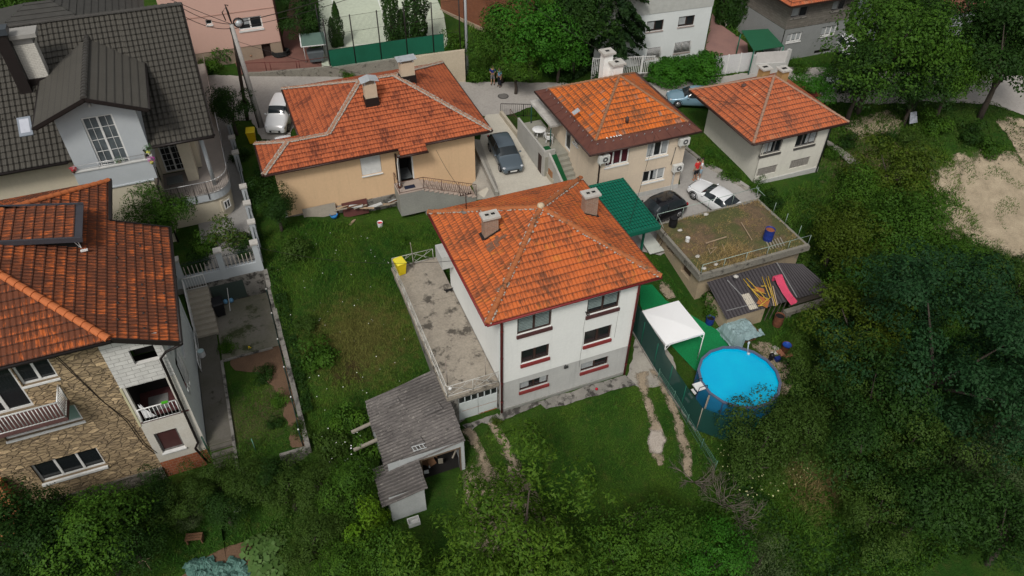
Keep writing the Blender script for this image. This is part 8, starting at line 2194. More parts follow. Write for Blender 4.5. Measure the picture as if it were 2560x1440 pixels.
p = gnd(2273,318); mb = MB(); mb.slab([p+V((-.4,-.2,.5)), p+V((.4,-.25,.5)), p+V((.35,.2,1.3)), p+V((-.35,.15,1.35))], .04); t = solo(mb, 'sign_board', M('faded_sign', (.35,.37,.42), (.15,.16,.18), 5), 'small faded grey-white board standing in the scrub at right', 'sign'); mb = MB(); mb.tube([p+V((0,.2,0)), p+V((0,.22,2.3))], .04, 6); build(mb, 'post', m_blackg, t)
p = gnd(512,1110)
# ================= vegetation =================
rng = np.random.default_rng(11)
def leaf_mesh(name, C, N, size, aspect, mat, jitter=.5, fold=.12):
 """one rhombus per leaf: C centres (n,3), N rough normals (n,3)"""
 n = len(C)
 N = N + rng.normal(0, jitter, (n,3)); N /= np.linalg.norm(N, axis=1)[:,None]+1e-9
 A = rng.normal(0, 1, (n,3)); T = np.cross(N, A); T /= np.linalg.norm(T, axis=1)[:,None]+1e-9
 B = np.cross(N, T)
 s = size*rng.uniform(.6, 1.35, (n,1))
 v = np.empty((n,4,3)); v[:,0] = C - T*s*.5; v[:,1] = C + B*s*aspect*.5 + N*s*fold; v[:,2] = C + T*s*.5; v[:,3] = C - B*s*aspect*.5 + N*s*fold
 me = bpy.data.meshes.new(name)
 me.vertices.add(n*4); me.vertices.foreach_set('co', v.reshape(-1))
 me.loops.add(n*4); me.loops.foreach_set('vertex_index', np.arange(n*4, dtype=np.int32))
 me.polygons.add(n); me.polygons.foreach_set('loop_start', np.arange(0, n*4, 4, dtype=np.int32)); me.polygons.foreach_set('loop_total', np.full(n, 4, dtype=np.int32))
 me.materials.append(mat); me.update(); me.validate()
 return me
def M_leaf(name, c1, c2, c3=None, rough=.6, tr=.12, sc=1.1):
 g = NT(name); vec = g.coord('Object')
 oi = nd(g.t, 'ShaderNodeObjectInfo')
 n1 = g.noise(vec, sc, 3); n2 = g.noise(vec, 17, 2)
 c = g.mix(g.ramp(n1, .38, .62), c1, c2)
 c = g.mix(g.ramp(n2, .56, .72), c, c3 or tuple(min(1, x*1.8) for x in c2))
 c = g.mix(g.math('MULTIPLY', oi.outputs['Random'], .5), c, c1)
 g.color(c); g.rough(rough); g.b.inputs['Specular IOR Level'].default_value = .12
 if tr:
  t_ = nd(g.t, 'ShaderNodeBsdfTranslucent'); g.l(c, t_.inputs[0]); ms = nd(g.t, 'ShaderNodeMixShader'); ms.inputs[0].default_value = tr
  g.l(g.b.outputs[0], ms.inputs[1]); g.l(t_.outputs[0], ms.inputs[2]); g.l(ms.outputs[0], g.t.nodes['Material Output'].inputs[0])
 return g.m
L_mid = M_leaf('leaf_mid', (0.0257,0.0714,0.00714), (0.05426,0.1256,0.009996), (0.1142,0.1928,0.02142))
L_dark = M_leaf('leaf_dark', (0.01141,0.0358,0.005602), (0.02282,0.05966,0.008092), (0.04439,0.0928,0.0137))
L_blue = M_leaf('leaf_blue_green', (0.01028,0.03856,0.01234), (0.0167,0.05398,0.01542), (0.03856,0.08996,0.02699))
L_yel = M_leaf('leaf_yellow_green', (0.03599,0.06562,0.005715), (0.06562,0.1006,0.008256), (0.127,0.1588,0.01588))
L_olive = M_leaf('leaf_olive', (0.02828,0.06035,0.008382), (0.0475,0.0891,0.01342), (0.09614,0.158,0.02794))
L_wal = M_leaf('leaf_walnut', (0.03756,0.09014,0.007511), (0.0651,0.1314,0.009765), (0.1878,0.2503,0.03005))
L_lime = M_leaf('leaf_lime', (.07,.16,.008), (.12,.21,.01), (.2,.29,.02))
L_bright = M_leaf('leaf_bright', (0.02268,0.09454,0.00756), (0.04032,0.1449,0.009828), (0.0882,0.2142,0.0189))
L_silver = M_leaf('leaf_silver', (0.0392,0.063,0.02184), (0.07,0.105,0.0378), (0.168,0.217,0.0924))
L_spruce = M_leaf('needle_dark', (0.008575,0.0245,0.00735), (0.01592,0.0392,0.00882), (0.02695,0.06125,0.01323), tr=.05)
L_cyp = M_leaf('needle_cypress', (0.0147,0.0441,0.00735), (0.02695,0.06737,0.009555), (0.049,0.1042,0.0147), tr=.08)
L_reddish = M_leaf('leaf_mixed', (0.042,0.084,0.0168), (0.063,0.119,0.0168), (0.28,0.126,0.0252))
m_bark = M('bark', (.075,.06,.048), (.045,.036,.03), 5, .95, .5)
def crown(seed, mat, n=9000, R0=3.0, sq=.8, nclump=46, leaf=.17, aspect=.55, rc=.95, up=.7, hollow=.45, droop=0):
 r = np.random.default_rng(seed)
 d = r.normal(0, 1, (nclump,3)); d /= np.linalg.norm(d, axis=1)[:,None]
 rad = (hollow + (1-hollow)*r.random(nclump)**.6)*(R0-rc*.6)
 lump = 1+.26*np.sin(d[:,0]*3+seed)+.2*np.sin(d[:,1]*4+seed*2)+.12*np.sin(d[:,2]*6+d[:,0]*5)
 cc = d*(rad*lump)[:,None]; cc[:,2] *= sq
 cc = cc[cc[:,2] > -R0*sq*.75]
 sizes = rc*r.uniform(.55, 1.25, len(cc)); w_ = sizes**2; idx = r.choice(len(cc), n, p=w_/w_.sum())
 e = r.normal(0, 1, (n,3)); e[:,2] = np.abs(e[:,2])*1.15-.28; e /= np.linalg.norm(e, axis=1)[:,None]
 rr = sizes[idx]*(.72+.34*r.random(n)**.6)*(1+.12*np.sin(e[:,0]*7+idx)+.12*np.sin(e[:,1]*9))
 P = cc[idx]+e*rr[:,None]*np.array([1,1,.8])
 out = P/ (np.linalg.norm(P, axis=1)[:,None]+1e-6)
 N = e*1.0+out*.25+np.array([0,0,up*.55])
 if droop: P[:,2] -= droop*r.random(n)*.3
 return leaf_mesh('crown', P, N, leaf, aspect, mat, .38), cc
def trunk_mesh(seed, h, R0, targets, r0=.2, n=8):
 r = random.Random(seed); mb = MB()
 top = V((0,0,h)); mb.tube([(0,0,-.4),(.05,.03,h*.35),(-.04,.02,h*.7),top], [r0*1.2,r0,r0*.8,r0*.6], 8)
 ts = sorted(targets, key=lambda t: -t[2])[::max(1, len(targets)//n)][:n]
 for t in ts:
  t = V((t[0],t[1],t[2]))*.85+V((0,0,h+R0*.45)); s = V((0,0,h*(.55+.45*r.random()))); m_ = s.lerp(t, .5)+V((r.uniform(-.2,.2),r.uniform(-.2,.2),.15))
  mb.tube([s, m_, t], [r0*.5,r0*.3,r0*.1], 6)
 return mb
PROTO = {}
def mk_proto(key, name, mat, hc, R0, nl, trunk=True, bark=None, **kw):
 seed = sum(map(ord, key))
 me, cc = crown(seed, mat, nl, R0, **kw)
 PROTO[key] = (name, me, cc, hc, R0, trunk, seed, bark or m_bark)
mk_proto('mid', 'broadleaf_tree', L_mid, 4, 3, 10000); mk_proto('mid2', 'broadleaf_tree', L_mid, 4, 3, 10000, sq=1.0, nclump=60)
mk_proto('dark', 'broadleaf_tree', L_dark, 4, 3, 10000, nclump=56); mk_proto('blue', 'broadleaf_tree', L_blue, 6, 5.4, 34000, nclump=210, rc=.95, sq=.95, leaf=.18, hollow=.62)
mk_proto('yel', 'broadleaf_tree', L_yel, 4, 3, 10000, nclump=60, rc=.8); mk_proto('olive', 'broadleaf_tree', L_olive, 3.5, 3, 11000, nclump=60, rc=.8, leaf=.14)
mk_proto('olive2', 'broadleaf_tree', L_olive, 3.5, 3, 9000, nclump=40, rc=.9, leaf=.14, sq=.65)
mk_proto('walnut', 'walnut_tree', L_wal, 5, 5.2, 17000, nclump=150, rc=.72, leaf=.23, aspect=.38, hollow=.2, sq=.75, droop=1, up=.4)
mk_proto('lime', 'young_tree', L_lime, 2, 1.6, 3200, nclump=26, rc=.5, leaf=.13, sq=1.2); mk_proto('bright', 'broadleaf_tree', L_bright, 3.5, 3, 11000, nclump=60, rc=.85)
mk_proto('silver', 'shrub', L_silver, 2, 2.4, 8000, nclump=50, rc=.7, leaf=.12, aspect=.4); mk_proto('bush', 'bush', L_bright, 0, 1, 1800, trunk=False, nclump=16, rc=.42, leaf=.11)
mk_proto('hedge', 'hedge', L_bright, 0, 1.6, 8000, trunk=False, nclump=40, rc=.6, leaf=.15)
mk_proto('bushd', 'bush', L_dark, 0, 1, 1900, trunk=False, nclump=16, rc=.42, leaf=.11); mk_proto('busho', 'bush', L_olive, 0, 1, 1900, trunk=False, nclump=18, rc=.4, leaf=.1)
mk_proto('bushy', 'bush', L_yel, 0, 1, 1700, trunk=False, nclump=14, rc=.4, leaf=.12); mk_proto('bushm', 'bush', L_mid, 0, 1, 1900, trunk=False, nclump=16, rc=.45, leaf=.12)
mk_proto('bushr', 'shrub', L_reddish, 0, 1, 1500, trunk=False, nclump=16, rc=.4, leaf=.11)
# spruce and cypress
def spruce_mesh(seed, mat, H=12., R0=3.4, n=26000):
 r = np.random.default_rng(seed); nb = 260
 bz = r.random(nb)**.8; ba = r.random(nb)*6.283; bl = R0*(1-bz)**.8*r.uniform(.75, 1.15, nb)+.15
 i = r.choice(nb, n, p=(bl+.2)/(bl+.2).sum()); t = r.random(n)**.7; wd = .42*(1-t*.6)*np.minimum(1, bl[i])
 side = r.normal(0, .5, n)*wd
 x = np.cos(ba[i])*bl[i]*t-np.sin(ba[i])*side; y = np.sin(ba[i])*bl[i]*t+np.cos(ba[i])*side
 z = bz[i]*H*.94+.6-t*t*bl[i]*.38+.12*bl[i]*t-r.random(n)*.22
 N = np.stack([np.cos(ba[i])*.5, np.sin(ba[i])*.5, np.ones(n)], 1)
 return leaf_mesh('crown', np.stack([x,y,z],1), N, .32, .42, mat, .35)
def cyp_mesh(seed, mat, H=5., R0=.8, n=4500):
 r = np.random.default_rng(seed); z = r.random(n); a = r.random(n)*6.283
 rad = R0*np.sin(np.pi*np.clip(z*.93+.07, 0, 1))**.55*(1-z*.45)*(.75+.3*r.random(n))*(1+.16*np.sin(a*3+z*9+seed)+.12*np.sin(z*23+a*2))
 P = np.stack([rad*np.cos(a), rad*np.sin(a), z*H+.1+.1*r.random(n)], 1); N = np.stack([np.cos(a), np.sin(a), np.full(n, .35)], 1)
 return leaf_mesh('crown', P, N, .17, .5, mat, .5)
SPM = spruce_mesh(3, L_spruce); CYM = [cyp_mesh(1, L_cyp), cyp_mesh(2, L_cyp)]
FIRST = {}
def plant(key, px, py, R_, label, group=None, hc=None, rz=None, sq=1.0, world=None, cat=None):
 name, me, cc, hc0, R0, trunk, seed, bark = PROTO[key]
 s = R_/R0; h_ = (hc if hc is not None else (hc0*s if trunk else R_*.45))
 p = gnd(px, py, h_) if world is None else V((world[0], world[1], hter(*world)))
 rz = rnd.random()*6.28 if rz is None else rz
 t = thing(name, label, cat or ('tree' if 'tree' in name else 'shrub'), p, rz, group)
 c = bpy.data.objects.new('crown' if trunk else 'foliage', me); col.objects.link(c); c.parent = t; c.location = (0,0,h_); c.scale = (s,s,s*sq)
 if trunk:
  k = (key, round(h_,1), round(s,1))
  if k not in FIRST:
   tm = trunk_mesh(seed, max(.5, h_-R_*.45), R_, [tuple(q*s*.7) for q in cc], (.05+.04*R_), 3 if key == 'blue' else 8); o = build(tm, 'trunk', bark, t, True); FIRST[k] = o.data
  else:
   o = bpy.data.objects.new('trunk', FIRST[k]); col.objects.link(o); o.parent = t
 return t
def conif(px, py, s, label, kind='spruce', group=None, sz=1.0, hc=0, dark=None):
 p = gnd(px, py, hc); nm = 'spruce_tree' if kind == 'spruce' else 'cypress_tree'
 t = thing(nm, label, 'tree', p, rnd.random()*6.28, group); me = SPM if kind == 'spruce' else CYM[int(px) % 2]
 c = bpy.data.objects.new('crown', me); col.objects.link(c); c.parent = t; c.scale = (s, s, s*sz)
 mb = MB(); mb.tube([(0,0,-.2),(0,0,(11 if kind == 'spruce' else 4)*s*sz)], [.2*s+.05,.03], 6); build(mb, 'trunk', m_bark, t, True)
 return t
g1 = 'trees in the wood on the right'
for key, px, py, R_, lab in (
 ('mid2',2205,110,4.6,'large green tree overhanging the road behind the off-white house'), ('dark',2160,185,3.3,'dark low-branched tree hiding the silver-white car'), ('mid',2325,150,3.6,'yellowish green tree right of the large roadside tree'),
 ('dark',2440,50,4.6,'dark tree in front of the dull red roof, at the top right'), ('dark',2535,120,4.6,'dark tree at the upper right corner over the grey road'), ('mid',2385,195,2.8,'shaded tree left of the grey road gap at upper right'), ('dark',2300,215,2.6,'dark undergrowth tree between the roadside tree and the scrub'), ('bright',2025,228,2.0,'small light green tree behind the pale orange roof'),
 ('yel',2240,440,3.0,'yellow-green tree at the left edge of the pale earth patch'), ('mid',2160,495,2.4,'rounded tree between the weedy flat roof and the pale earth'), ('mid2',2290,520,2.6,'tree at the lower left rim of the pale earth patch'),
 ('yel',2095,585,2.2,'yellow-green tree touching the right edge of the weedy flat roof'), ('yel',2155,600,2.7,'yellow-green tree one row behind the flat-roof edge tree'), ('mid2',2260,600,3.2,'broad tree halfway between the flat roof and the pale earth'), ('yel',2160,700,2.4,'yellowish tree to the right of the metal-roofed shed'), ('mid2',2350,665,2.6,'tree just below the pale earth patch'), ('olive',2465,690,2.6,'olive tree below the pale earth near the right edge'),  ('mid',2200,730,3.0,'dense tree above the big blue-green one, on its left'), ('olive',2540,730,2.6,'olive tree at the right edge above the big blue-green one'),
 ('blue',2390,860,5.4,'very large rounded blue-green tree dominating the right side'), ('yel',2150,830,2.9,'dark yellow-green tree left of the large blue-green one'), ('dark',2135,800,1.9,'dark tree beside the grey base beam of the metal shed'), ('dark',2210,1000,3.0,'dark tree at the lower left foot of the large blue-green one'), ('blue',2530,1010,3.2,'blue-green tree at the right edge below the largest one'),
 ('olive',2085,925,2.1,'olive tree on the right of the blue pool'), ('olive',2120,1000,2.4,'olive tree two crowns right of the pool'), ('olive2',2030,1065,2.4,'olive tree just below the right rim of the pool'), ('olive',1905,1120,2.6,'spreading olive tree directly below the pool'), 
 ('dark',2160,1110,2.6,'dark tree right of the dry grass patch'), ('olive',2270,1120,2.8,'olive-green tree in the lower right wood'), ('silver',2430,1150,2.6,'silvery-leaved shrub in the lower right wood'), ('silver',2500,1230,2.2,'smaller silvery shrub near the lower right edge'), ('dark',2330,1240,2.8,'dark tree below the olive one in the lower right wood'), ('dark',2540,1330,2.4,'dark tree at the lower right edge'), ('olive',2200,1260,2.3,'olive tree right of and below the dry grass patch')):
 plant(key, px, py, R_, lab, g1)
g2 = 'trees and shrubs along the bottom edge'
plant('walnut', 1300, 1362, 5.1, 'large light green walnut tree in the foreground below the white house', None, hc=4.6, sq=.8)
for key, px, py, R_, lab in (
 ('mid',1640,1345,2.3,'green tree to the right of the large walnut'), ('bright',1760,1400,2.2,'brighter green tree right of the walnut at the bottom edge'), ('mid2',1560,1420,2.3,'green tree at the bottom edge right of the walnut trunk'), ('silver',1890,1420,1.8,'shrub with pale flowers at the bottom edge right of centre'),
 ('dark',40,1330,2.5,'dark tree at the lower left corner'), ('mid',230,1340,2.6,'mid green tree with bright tips in front of the stone house'), ('dark',130,1395,2.4,'dark tree at the bottom edge near the left corner'), ('dark',320,1350,1.8,'dark tree right of the bright-tipped one at lower left'), ('olive',430,1255,1.4,'grey-green shrub in front of the red brick base'), ('olive',540,1195,1.5,'star-leaved olive shrub at the foot of the walkway steps'), ('olive2',640,1205,1.5,'olive shrub in front of the garden corner wall'), ('olive',725,1225,1.6,'olive shrub right of the garden corner wall'), ('olive2',810,1235,1.6,'olive shrub midway between garden wall and corrugated shed'),
 ('mid',870,1210,1.6,'mid green shrub at the left side of the corrugated shed'), ('bushm',905,1150,1.2,'rounded green bush touching the corrugated shed wall'), ('lime',900,1345,1.5,'bright lime-yellow young tree left of the small white wall'), ('lime',935,1290,1.0,'small lime-yellow sapling next to the shed front'), ('olive',790,1360,1.9,'olive shrub left of the lime-yellow tree'), ('mid',980,1420,2.0,'green shrub at the bottom edge below the lime-yellow tree'), ('silver',470,1285,1.0,'pale-leaved shrub above the dark bench'),  ('olive',300,1280,1.6,'olive shrub below the stone wall windows'),('dark',380,1250,1.4,'dark shrub at the right end of the rubble footing'),('olive',480,1235,1.3,'olive shrub below the bend of the black downpipe'),('olive',610,1190,1.3,'olive shrub at the front rim of the sunken garden'),('dark',690,1190,1.2,'dark shrub against the garden corner wall'),('dark',150,1290,1.6,'dark shrub beside the orange annex wall'),('dark',560,1265,1.3,'dark shrub behind the pale-leaved one'), ('mid',850,1420,1.7,'green shrub at the bottom edge left of the lime tree')):
 plant(key, px, py, R_, lab, g2)
g3 = 'garden bushes'
for key, px, py, R_, lab in (
 ('mid',395,540,2.1,'open-branched fruit tree against the beige house wall'), ('bushr',560,590,1.5,'reddish-green rose shrub behind the blue garden wall'), ('bushm',508,615,1.0,'green bush left of the rose shrub behind the blue wall'), ('bushd',622,590,.8,'dark bush in the inner corner of the blue wall'),('bushd',500,655,.8,'dark bush behind the left palings of the blue wall'),('bushd',600,630,.8,'dark bush behind the right palings of the blue wall'), ('dark',573,262,1.9,'dense dark shrub at the road end of the paved yard'), ('bushd',592,385,.9,'dark bush at the pier wall halfway along the paved yard'),
 ('bushd',668,470,1.3,'dark tall bush between the pier wall and the yellow house'), ('dark',690,520,1.4,'dark green shrub at the corner of the yellow house'), ('bushd',655,420,1.0,'dark bush squeezed beside the small hip of the yellow house'), ('busho',742,625,1.3,'grey-green shrub in the upper left of the large lawn'), ('bushm',795,890,1.3,'leafy shrub in the lower left of the large lawn'), ('busho',770,810,.8,'weedy bush by the brown patch of the large lawn'), ('bushm',860,1050,1.1,'bramble bush beside the shed planks'), ('busho',830,1120,1.2,'bramble with white blossoms near the shed'), ('bushm',1000,600,.6,'small bush by the red-topped bucket'), ('bushm',565,865,.62,'round green bush at the corner of the court'), ('bushd',670,930,.75,'leafy plant in the sunken garden'), ('bushm',697,1000,.6,'lower leafy plant in the sunken garden'), ('busho',745,1075,.7,'bush at the front end of the sunken garden'), ('bushd',690,1060,.5,'small plant near the green stake in the sunken garden'),
 ('bushm',1790,770,1.1,'vine bush covering the side of the metal-roofed shed'), ('bushd',1765,735,.8,'low bush against the beige side wall of the outbuilding'), ('bushm',1775,400,.8,'bush on the grass bank beside the yard kerb'), ('bushm',1830,435,.9,'second bush along the grass bank, under the cream wall'), ('bushm',1895,465,.8,'bush at the near corner of the off-white house'), ('bushd',1930,505,1.0,'dark weeds behind the flat roof corner'), ('busho',1895,1010,.9,'spiky shrub rising in front of the pool rim'), ('bushd',1850,1035,1.0,'dark shrub at the end of the green mesh fence'), ('bushy',1240,1055,.35,'tuft of bright grass beside the garage corner'),
 ('bushm',1370,365,.55,'climbing plant on the low parapet of the cream house'), ('bushm',1350,340,.5,'upper climbing plant on the parapet of the cream house'), ('bush',505,128,1.2,'green bush before the pink house at left'), ('bush',550,140,1.3,'green bush before the pink house in the middle'), ('bushm',525,160,1.2,'low bush above the road edge wall'), ('bushy',580,125,.7,'yellowish bush beside the wooden pole'), ('bushm',612,255,.5,'weeds at the foot of the wooden pole'),
 ('hedge',1655,182,1.7,'left part of the clipped bright hedge behind the palings'), ('hedge',1700,178,1.8,'middle part of the clipped bright hedge behind the palings'), ('hedge',1750,172,2.0,'right part of the clipped bright hedge beside the white gate'), ('bushm',1190,185,1.2,'bush at the foot of the lamp post'), ('bushm',870,190,.7,'weeds on the retaining wall below the windbreak'), ('bush',1110,150,1.3,'bush growing through the court fence at right'), ('bushm',1060,130,1.4,'bush behind the windbreak, under the twin cypresses'), ('bushm',1140,110,1.5,'bush left of the lamp post shaft'), ('bushm',2000,170,1.0,'low weeds before the grey block house'), ('bush',2070,185,1.0,'low bush right of the weeds before the block house'),
 ('bushm',2120,450,1.1,'shrub by the small concrete strip right of the off-white house'), ('bushd',2110,350,1.0,'dark shrub beside the reddish earth'), ('bushd',2200,340,1.1,'shrub below the reddish earth in the right scrub'), ('busho',2270,350,1.2,'shrub around the faded sign board'), ('bushm',2340,310,1.5,'green shrub in the right scrub above the pale earth'), ('bushd',2420,330,1.4,'dark shrub in the right scrub'), ('bushm',2480,370,1.3,'shrub at the right rim of the scrub'),    ('bushm',2080,380,.9,'shrub under the eave corner of the off-white house')):
 plant(key, px, py, R_, lab, g3)
plant('bright', 1330, 75, 3.8, 'broad bright green tree behind the two men on the road'); plant('mid', 1255, 110, 2.6, 'green tree between the brick house and the bright one'); plant('bright', 1400, 130, 2.4, 'bright green shrubbery left of the spruce'); plant('mid', 1290, 165, 1.9, 'hanging shrubbery above the two men'); plant('dark', 1440, 60, 3.4, 'very dark tree between the bright one and the spruce'); plant('dark', 760, 55, 2.2, 'dark pine-like tree left of the sports court'); plant('mid', 40, 40, 3.2, 'green tree behind the dark roof at the top left corner'); plant('bushm', 1230, 180, 1.2, 'bush right behind the man in the dark shirt'); plant('bushd', 1400, 185, 1.3, 'dark bush at the road edge below the spruce'); plant('mid', 2040, 20, 2.2, 'green tree behind the block house roof')
conif(1518, 168, 1.1, 'tall dark spruce at the corner of the white building', sz=1.1); conif(1440, 140, 1.0, 'second spruce left of the tall one', sz=1.0)
for px, py, s, sz, lab in ((838,120,.62,.9,'slim left cypress by the court fence'),(852,118,.7,1.15,'slim right cypress by the court fence'),(985,112,1.15,1.1,'left cypress of the pair at the court'),(1010,112,.8,.8,'low cypress beside the left one of the pair'),(1045,124,1.6,.95,'bulky right cypress at the court')): conif(px, py, s, lab, 'cyp', 'cypresses at the court fence', sz)
for i, (px, py) in enumerate(((1800,62),(1822,66),(1843,72),(1865,80),(1886,86),(1906,92),(1812,40),(1835,45),(1858,52))): conif(px, py, 1.1, ('first','second','third','fourth','fifth','sixth','back left','back middle','back right')[i]+' dark cypress of the hedge behind the pink yard, from the left' if i < 6 else ('back left','back middle','back right')[i-6]+' dark cypress behind the hedge of the pink yard', 'cyp', 'cypress hedge', 1.15)
# dead twiggy shrubs
def twigs(px, py, R_, label, seed):
 p = gnd(px, py, .6); r = random.Random(seed); mb = MB()
 def br(a, d, l, rad, k):
  b = a+d*l; mid = a.lerp(b,.5)+V((r.uniform(-1,1),r.uniform(-1,1),r.uniform(-1,1)))*l*.1; mb.tube([a, mid, b], [rad, rad*.8, rad*.5], 4)
  if k: 
   for _ in range(3): br(a.lerp(b, r.uniform(.4,1)), (d+V((r.uniform(-.9,.9),r.uniform(-.9,.9),r.uniform(-.4,.5)))).normalized(), l*r.uniform(.5,.8), rad*.55, k-1)
 for _ in range(7): br(p, V((r.uniform(-1,1),r.uniform(-1,1),r.uniform(.3,1))).normalized(), R_*.6, .03, 3)
 return solo(mb, 'dead_shrub', M('grey_twig', (.2,.17,.14), (.13,.11,.09), 4, .9), label, 'shrub', loc=p)
twigs(1800, 1240, 2.0, 'leafless grey shrub of tangled twigs right of the walnut', 5); twigs(1740, 1190, 1.3, 'smaller leafless shrub below the dirt track', 8); twigs(1850, 1290, 1.5, 'leafless twigs below the largest tangled shrub', 9); twigs(2545, 1050, 1.6, 'bare twigs at the right edge under the blue-green tree', 12); twigs(2310, 30, 2.2, 'bare brown shrub beside the dull red roof at top right', 13); twigs(1820, 600, .8, 'dry stems heaped on the weedy flat roof', 15) if False else None
# grass, weeds and undergrowth that nobody could count
def M_grass():
 g = NT('grass_blade'); geo = nd(g.t, 'ShaderNodeNewGeometry'); pos = geo.outputs['Position']
 n1 = g.noise(pos, .35, 5); n2 = g.noise(pos, 2.2, 5, .7); n3 = g.noise(pos, 23, 2)
 c = g.mix(g.ramp(n1, .38, .64), (.03,.1,.01), (.07,.14,.014))
 c = g.mix(g.math('MULTIPLY', g.ramp(n2, .5, .7), .5), c, (.15,.15,.03))
 for (x, y, r_, cc, k) in ((-6.3,7.2,4.2,(.17,.135,.045),.75),(14.2,-9.8,2.0,(.3,.21,.1),.9)):
  vm = nd(g.t, 'ShaderNodeVectorMath', operation='DISTANCE'); g.l(pos, vm.inputs[0]); vm.inputs[1].default_value = (x,y,hter(x,y))
  d = g.math('ADD', g.math('DIVIDE', vm.outputs['Value'], r_), g.math('MULTIPLY', g.math('SUBTRACT', n2, .5), 2.4)); c = g.mix(g.math('MULTIPLY', g.ramp(d, 1.0, .35), k), c, cc)
 c = g.mix(g.math('MULTIPLY', g.ramp(n3, .45, .7), .5), c, (.075,.15,.025))
 g.color(c); g.rough(.8); g.b.inputs['Specular IOR Level'].default_value = .1
 return g.m
m_grass = M_grass()
def inside(poly, x, y):
 r_ = np.zeros(len(x), bool); n = len(poly)
 for i in range(n):
  x0_, y0_ = poly[i]; x1_, y1_ = poly[(i+1) % n]
  c = ((y0_ > y) != (y1_ > y)); xi = (x1_-x0_)*(y-y0_)/((y1_-y0_) if abs(y1_-y0_) > 1e-9 else 1e-9)+x0_; r_ ^= c & (x < xi)
 return r_
def scatter(poly, n, holes=()):
 xs = [p[0] for p in poly]; ys = [p[1] for p in poly]
 x = rng.uniform(min(xs), max(xs), n*2); y = rng.uniform(min(ys), max(ys), n*2); k = inside(poly, x, y)
 for h_ in list(holes)+HOLES: k &= ~inside(h_, x, y)
 x, y = x[k][:n], y[k][:n]
 z = np.array([hter(a, b) for a, b in zip(x, y)])
 return x, y, z
def tufts(name, poly, n, h, w_, mat, label, cat, holes=(), thr=None, lean=.5):
 x, y, z = scatter(poly, n, holes)
 n = len(x); nz = np.array([mnoise.noise(V((a*.7, b*.7, 4))) for a, b in zip(x, y)])
 if thr is not None: k = nz > thr; x, y, z, nz = x[k], y[k], z[k], nz[k]; n = len(x)
 hh = h*(1+nz*1.0)*rng.uniform(.5, 1.3, n); a = rng.uniform(0, 6.283, n); lx, ly = rng.normal(0, lean, n)*hh, rng.normal(0, lean, n)*hh
 v = np.empty((n,3,3)); v[:,0] = np.stack([x-np.cos(a)*w_, y-np.sin(a)*w_, z], 1); v[:,1] = np.stack([x+np.cos(a)*w_, y+np.sin(a)*w_, z], 1); v[:,2] = np.stack([x+lx, y+ly, z+hh], 1)
 me = bpy.data.meshes.new(name); me.vertices.add(n*3); me.vertices.foreach_set('co', v.reshape(-1)); me.loops.add(n*3); me.loops.foreach_set('vertex_index', np.arange(n*3, dtype=np.int32)); me.polygons.add(n); me.polygons.foreach_set('loop_start', np.arange(0, n*3, 3, dtype=np.int32)); me.polygons.foreach_set('loop_total', np.full(n, 3, dtype=np.int32))
 me.materials.append(mat); me.update(); o = bpy.data.objects.new(name, me); col.objects.link(o); setp(o, label, cat, None, 'stuff'); return o
hs_h = [[(-.1,-1.1),(8.1,-1.1),(8.1,8.7),(-.1,8.7)], [(-3.1,0),(0,0),(0,11.6),(-3.1,11.6)], [(-7.2,-2.7),(-2.9,-2.7),(-2.9,2.5),(-7.2,2.5)], [(9.9,-6),(16,-6),(16,3),(9.9,3)]]
trk = [pxs((1598,960),(1622,962),(1655,1040),(1662,1125),(1625,1132),(1610,1020)), pxs((1645,955),(1672,955),(1700,1060),(1728,1185),(1700,1190),(1668,1020)), pxs((1158,1070),(1180,1070),(1240,1215),(1215,1215),(1165,1110)), pxs((1222,1062),(1242,1062),(1302,1180),(1270,1180)), pxs((1568,940),(1600,775),(1640,790),(1700,960),(1640,970))]
trk = [[tuple(q) for q in t_] for t_ in trk]
tufts('lawn_grass', [(-10.3,-1),(-10.3,17.5),(-8.3,18.3),(-1,17.4),(5,15),(5,9),(-.2,9),(-.2,11.6),(-3.1,11.6),(-3.1,2.6),(-7.2,2.6),(-7.2,-4)], 42000, .17, .022, m_grass, 'tall rough grass and weeds of the large lawn left of the white house', 'grass')
tufts('lawn_grass', [(-3,-1.2),(-3,-10),(4,-12),(11,-9),(9.8,-1),(8.2,-.3),(7.8,-1.0),(0,-1.0)], 36000, .11, .018, m_grass, 'short green lawn in front of the white house', 'grass', trk)
tufts('rough_grass', [(9,-5.5),(9.5,-13),(30,-12),(40,0),(46,22),(31,30),(31,11),(23,9.5),(22.3,2),(17,-1.5),(15.5,-4)], 45000, .32, .035, m_grass, 'rough grass and weeds across the slope on the right', 'grass')
tufts('dry_grass', [(11.8,-11.6),(17,-11.6),(17,-7.8),(11.8,-7.8)], 9000, .55, .03, m_grass, 'clump of tall dry straw-coloured grass between the shrubs', 'grass')
tufts('verge_grass', [(14,1.9),(13.3,6),(13,8),(14,8),(14.3,3),(15,-1),(17,-2),(16,-3)], 9000, .13, .02, m_grass, 'grass between the tent, the outbuilding and the pool', 'grass')
tufts('verge_grass', [(19.5,12.8),(22,9),(24.4,11),(24.4,18),(21,18)], 9000, .16, .022, m_grass, 'grass bank between the yard kerb and the off-white house', 'grass')
tufts('garden_grass', [(-26,-9),(-26,2),(-11,1),(-8,-4),(-3,-9),(-3,-13),(-20,-13)], 30000, .16, .024, m_grass, 'grass of the lower garden in front of the stone house', 'grass')
tufts('garden_grass', [(-13.9,1.3),(-13.9,7.2),(-12.3,7),(-11.5,5.5),(-11.3,1.4)], 7000, .1, .016, m_grass, 'small green lawn of the sunken garden', 'grass')
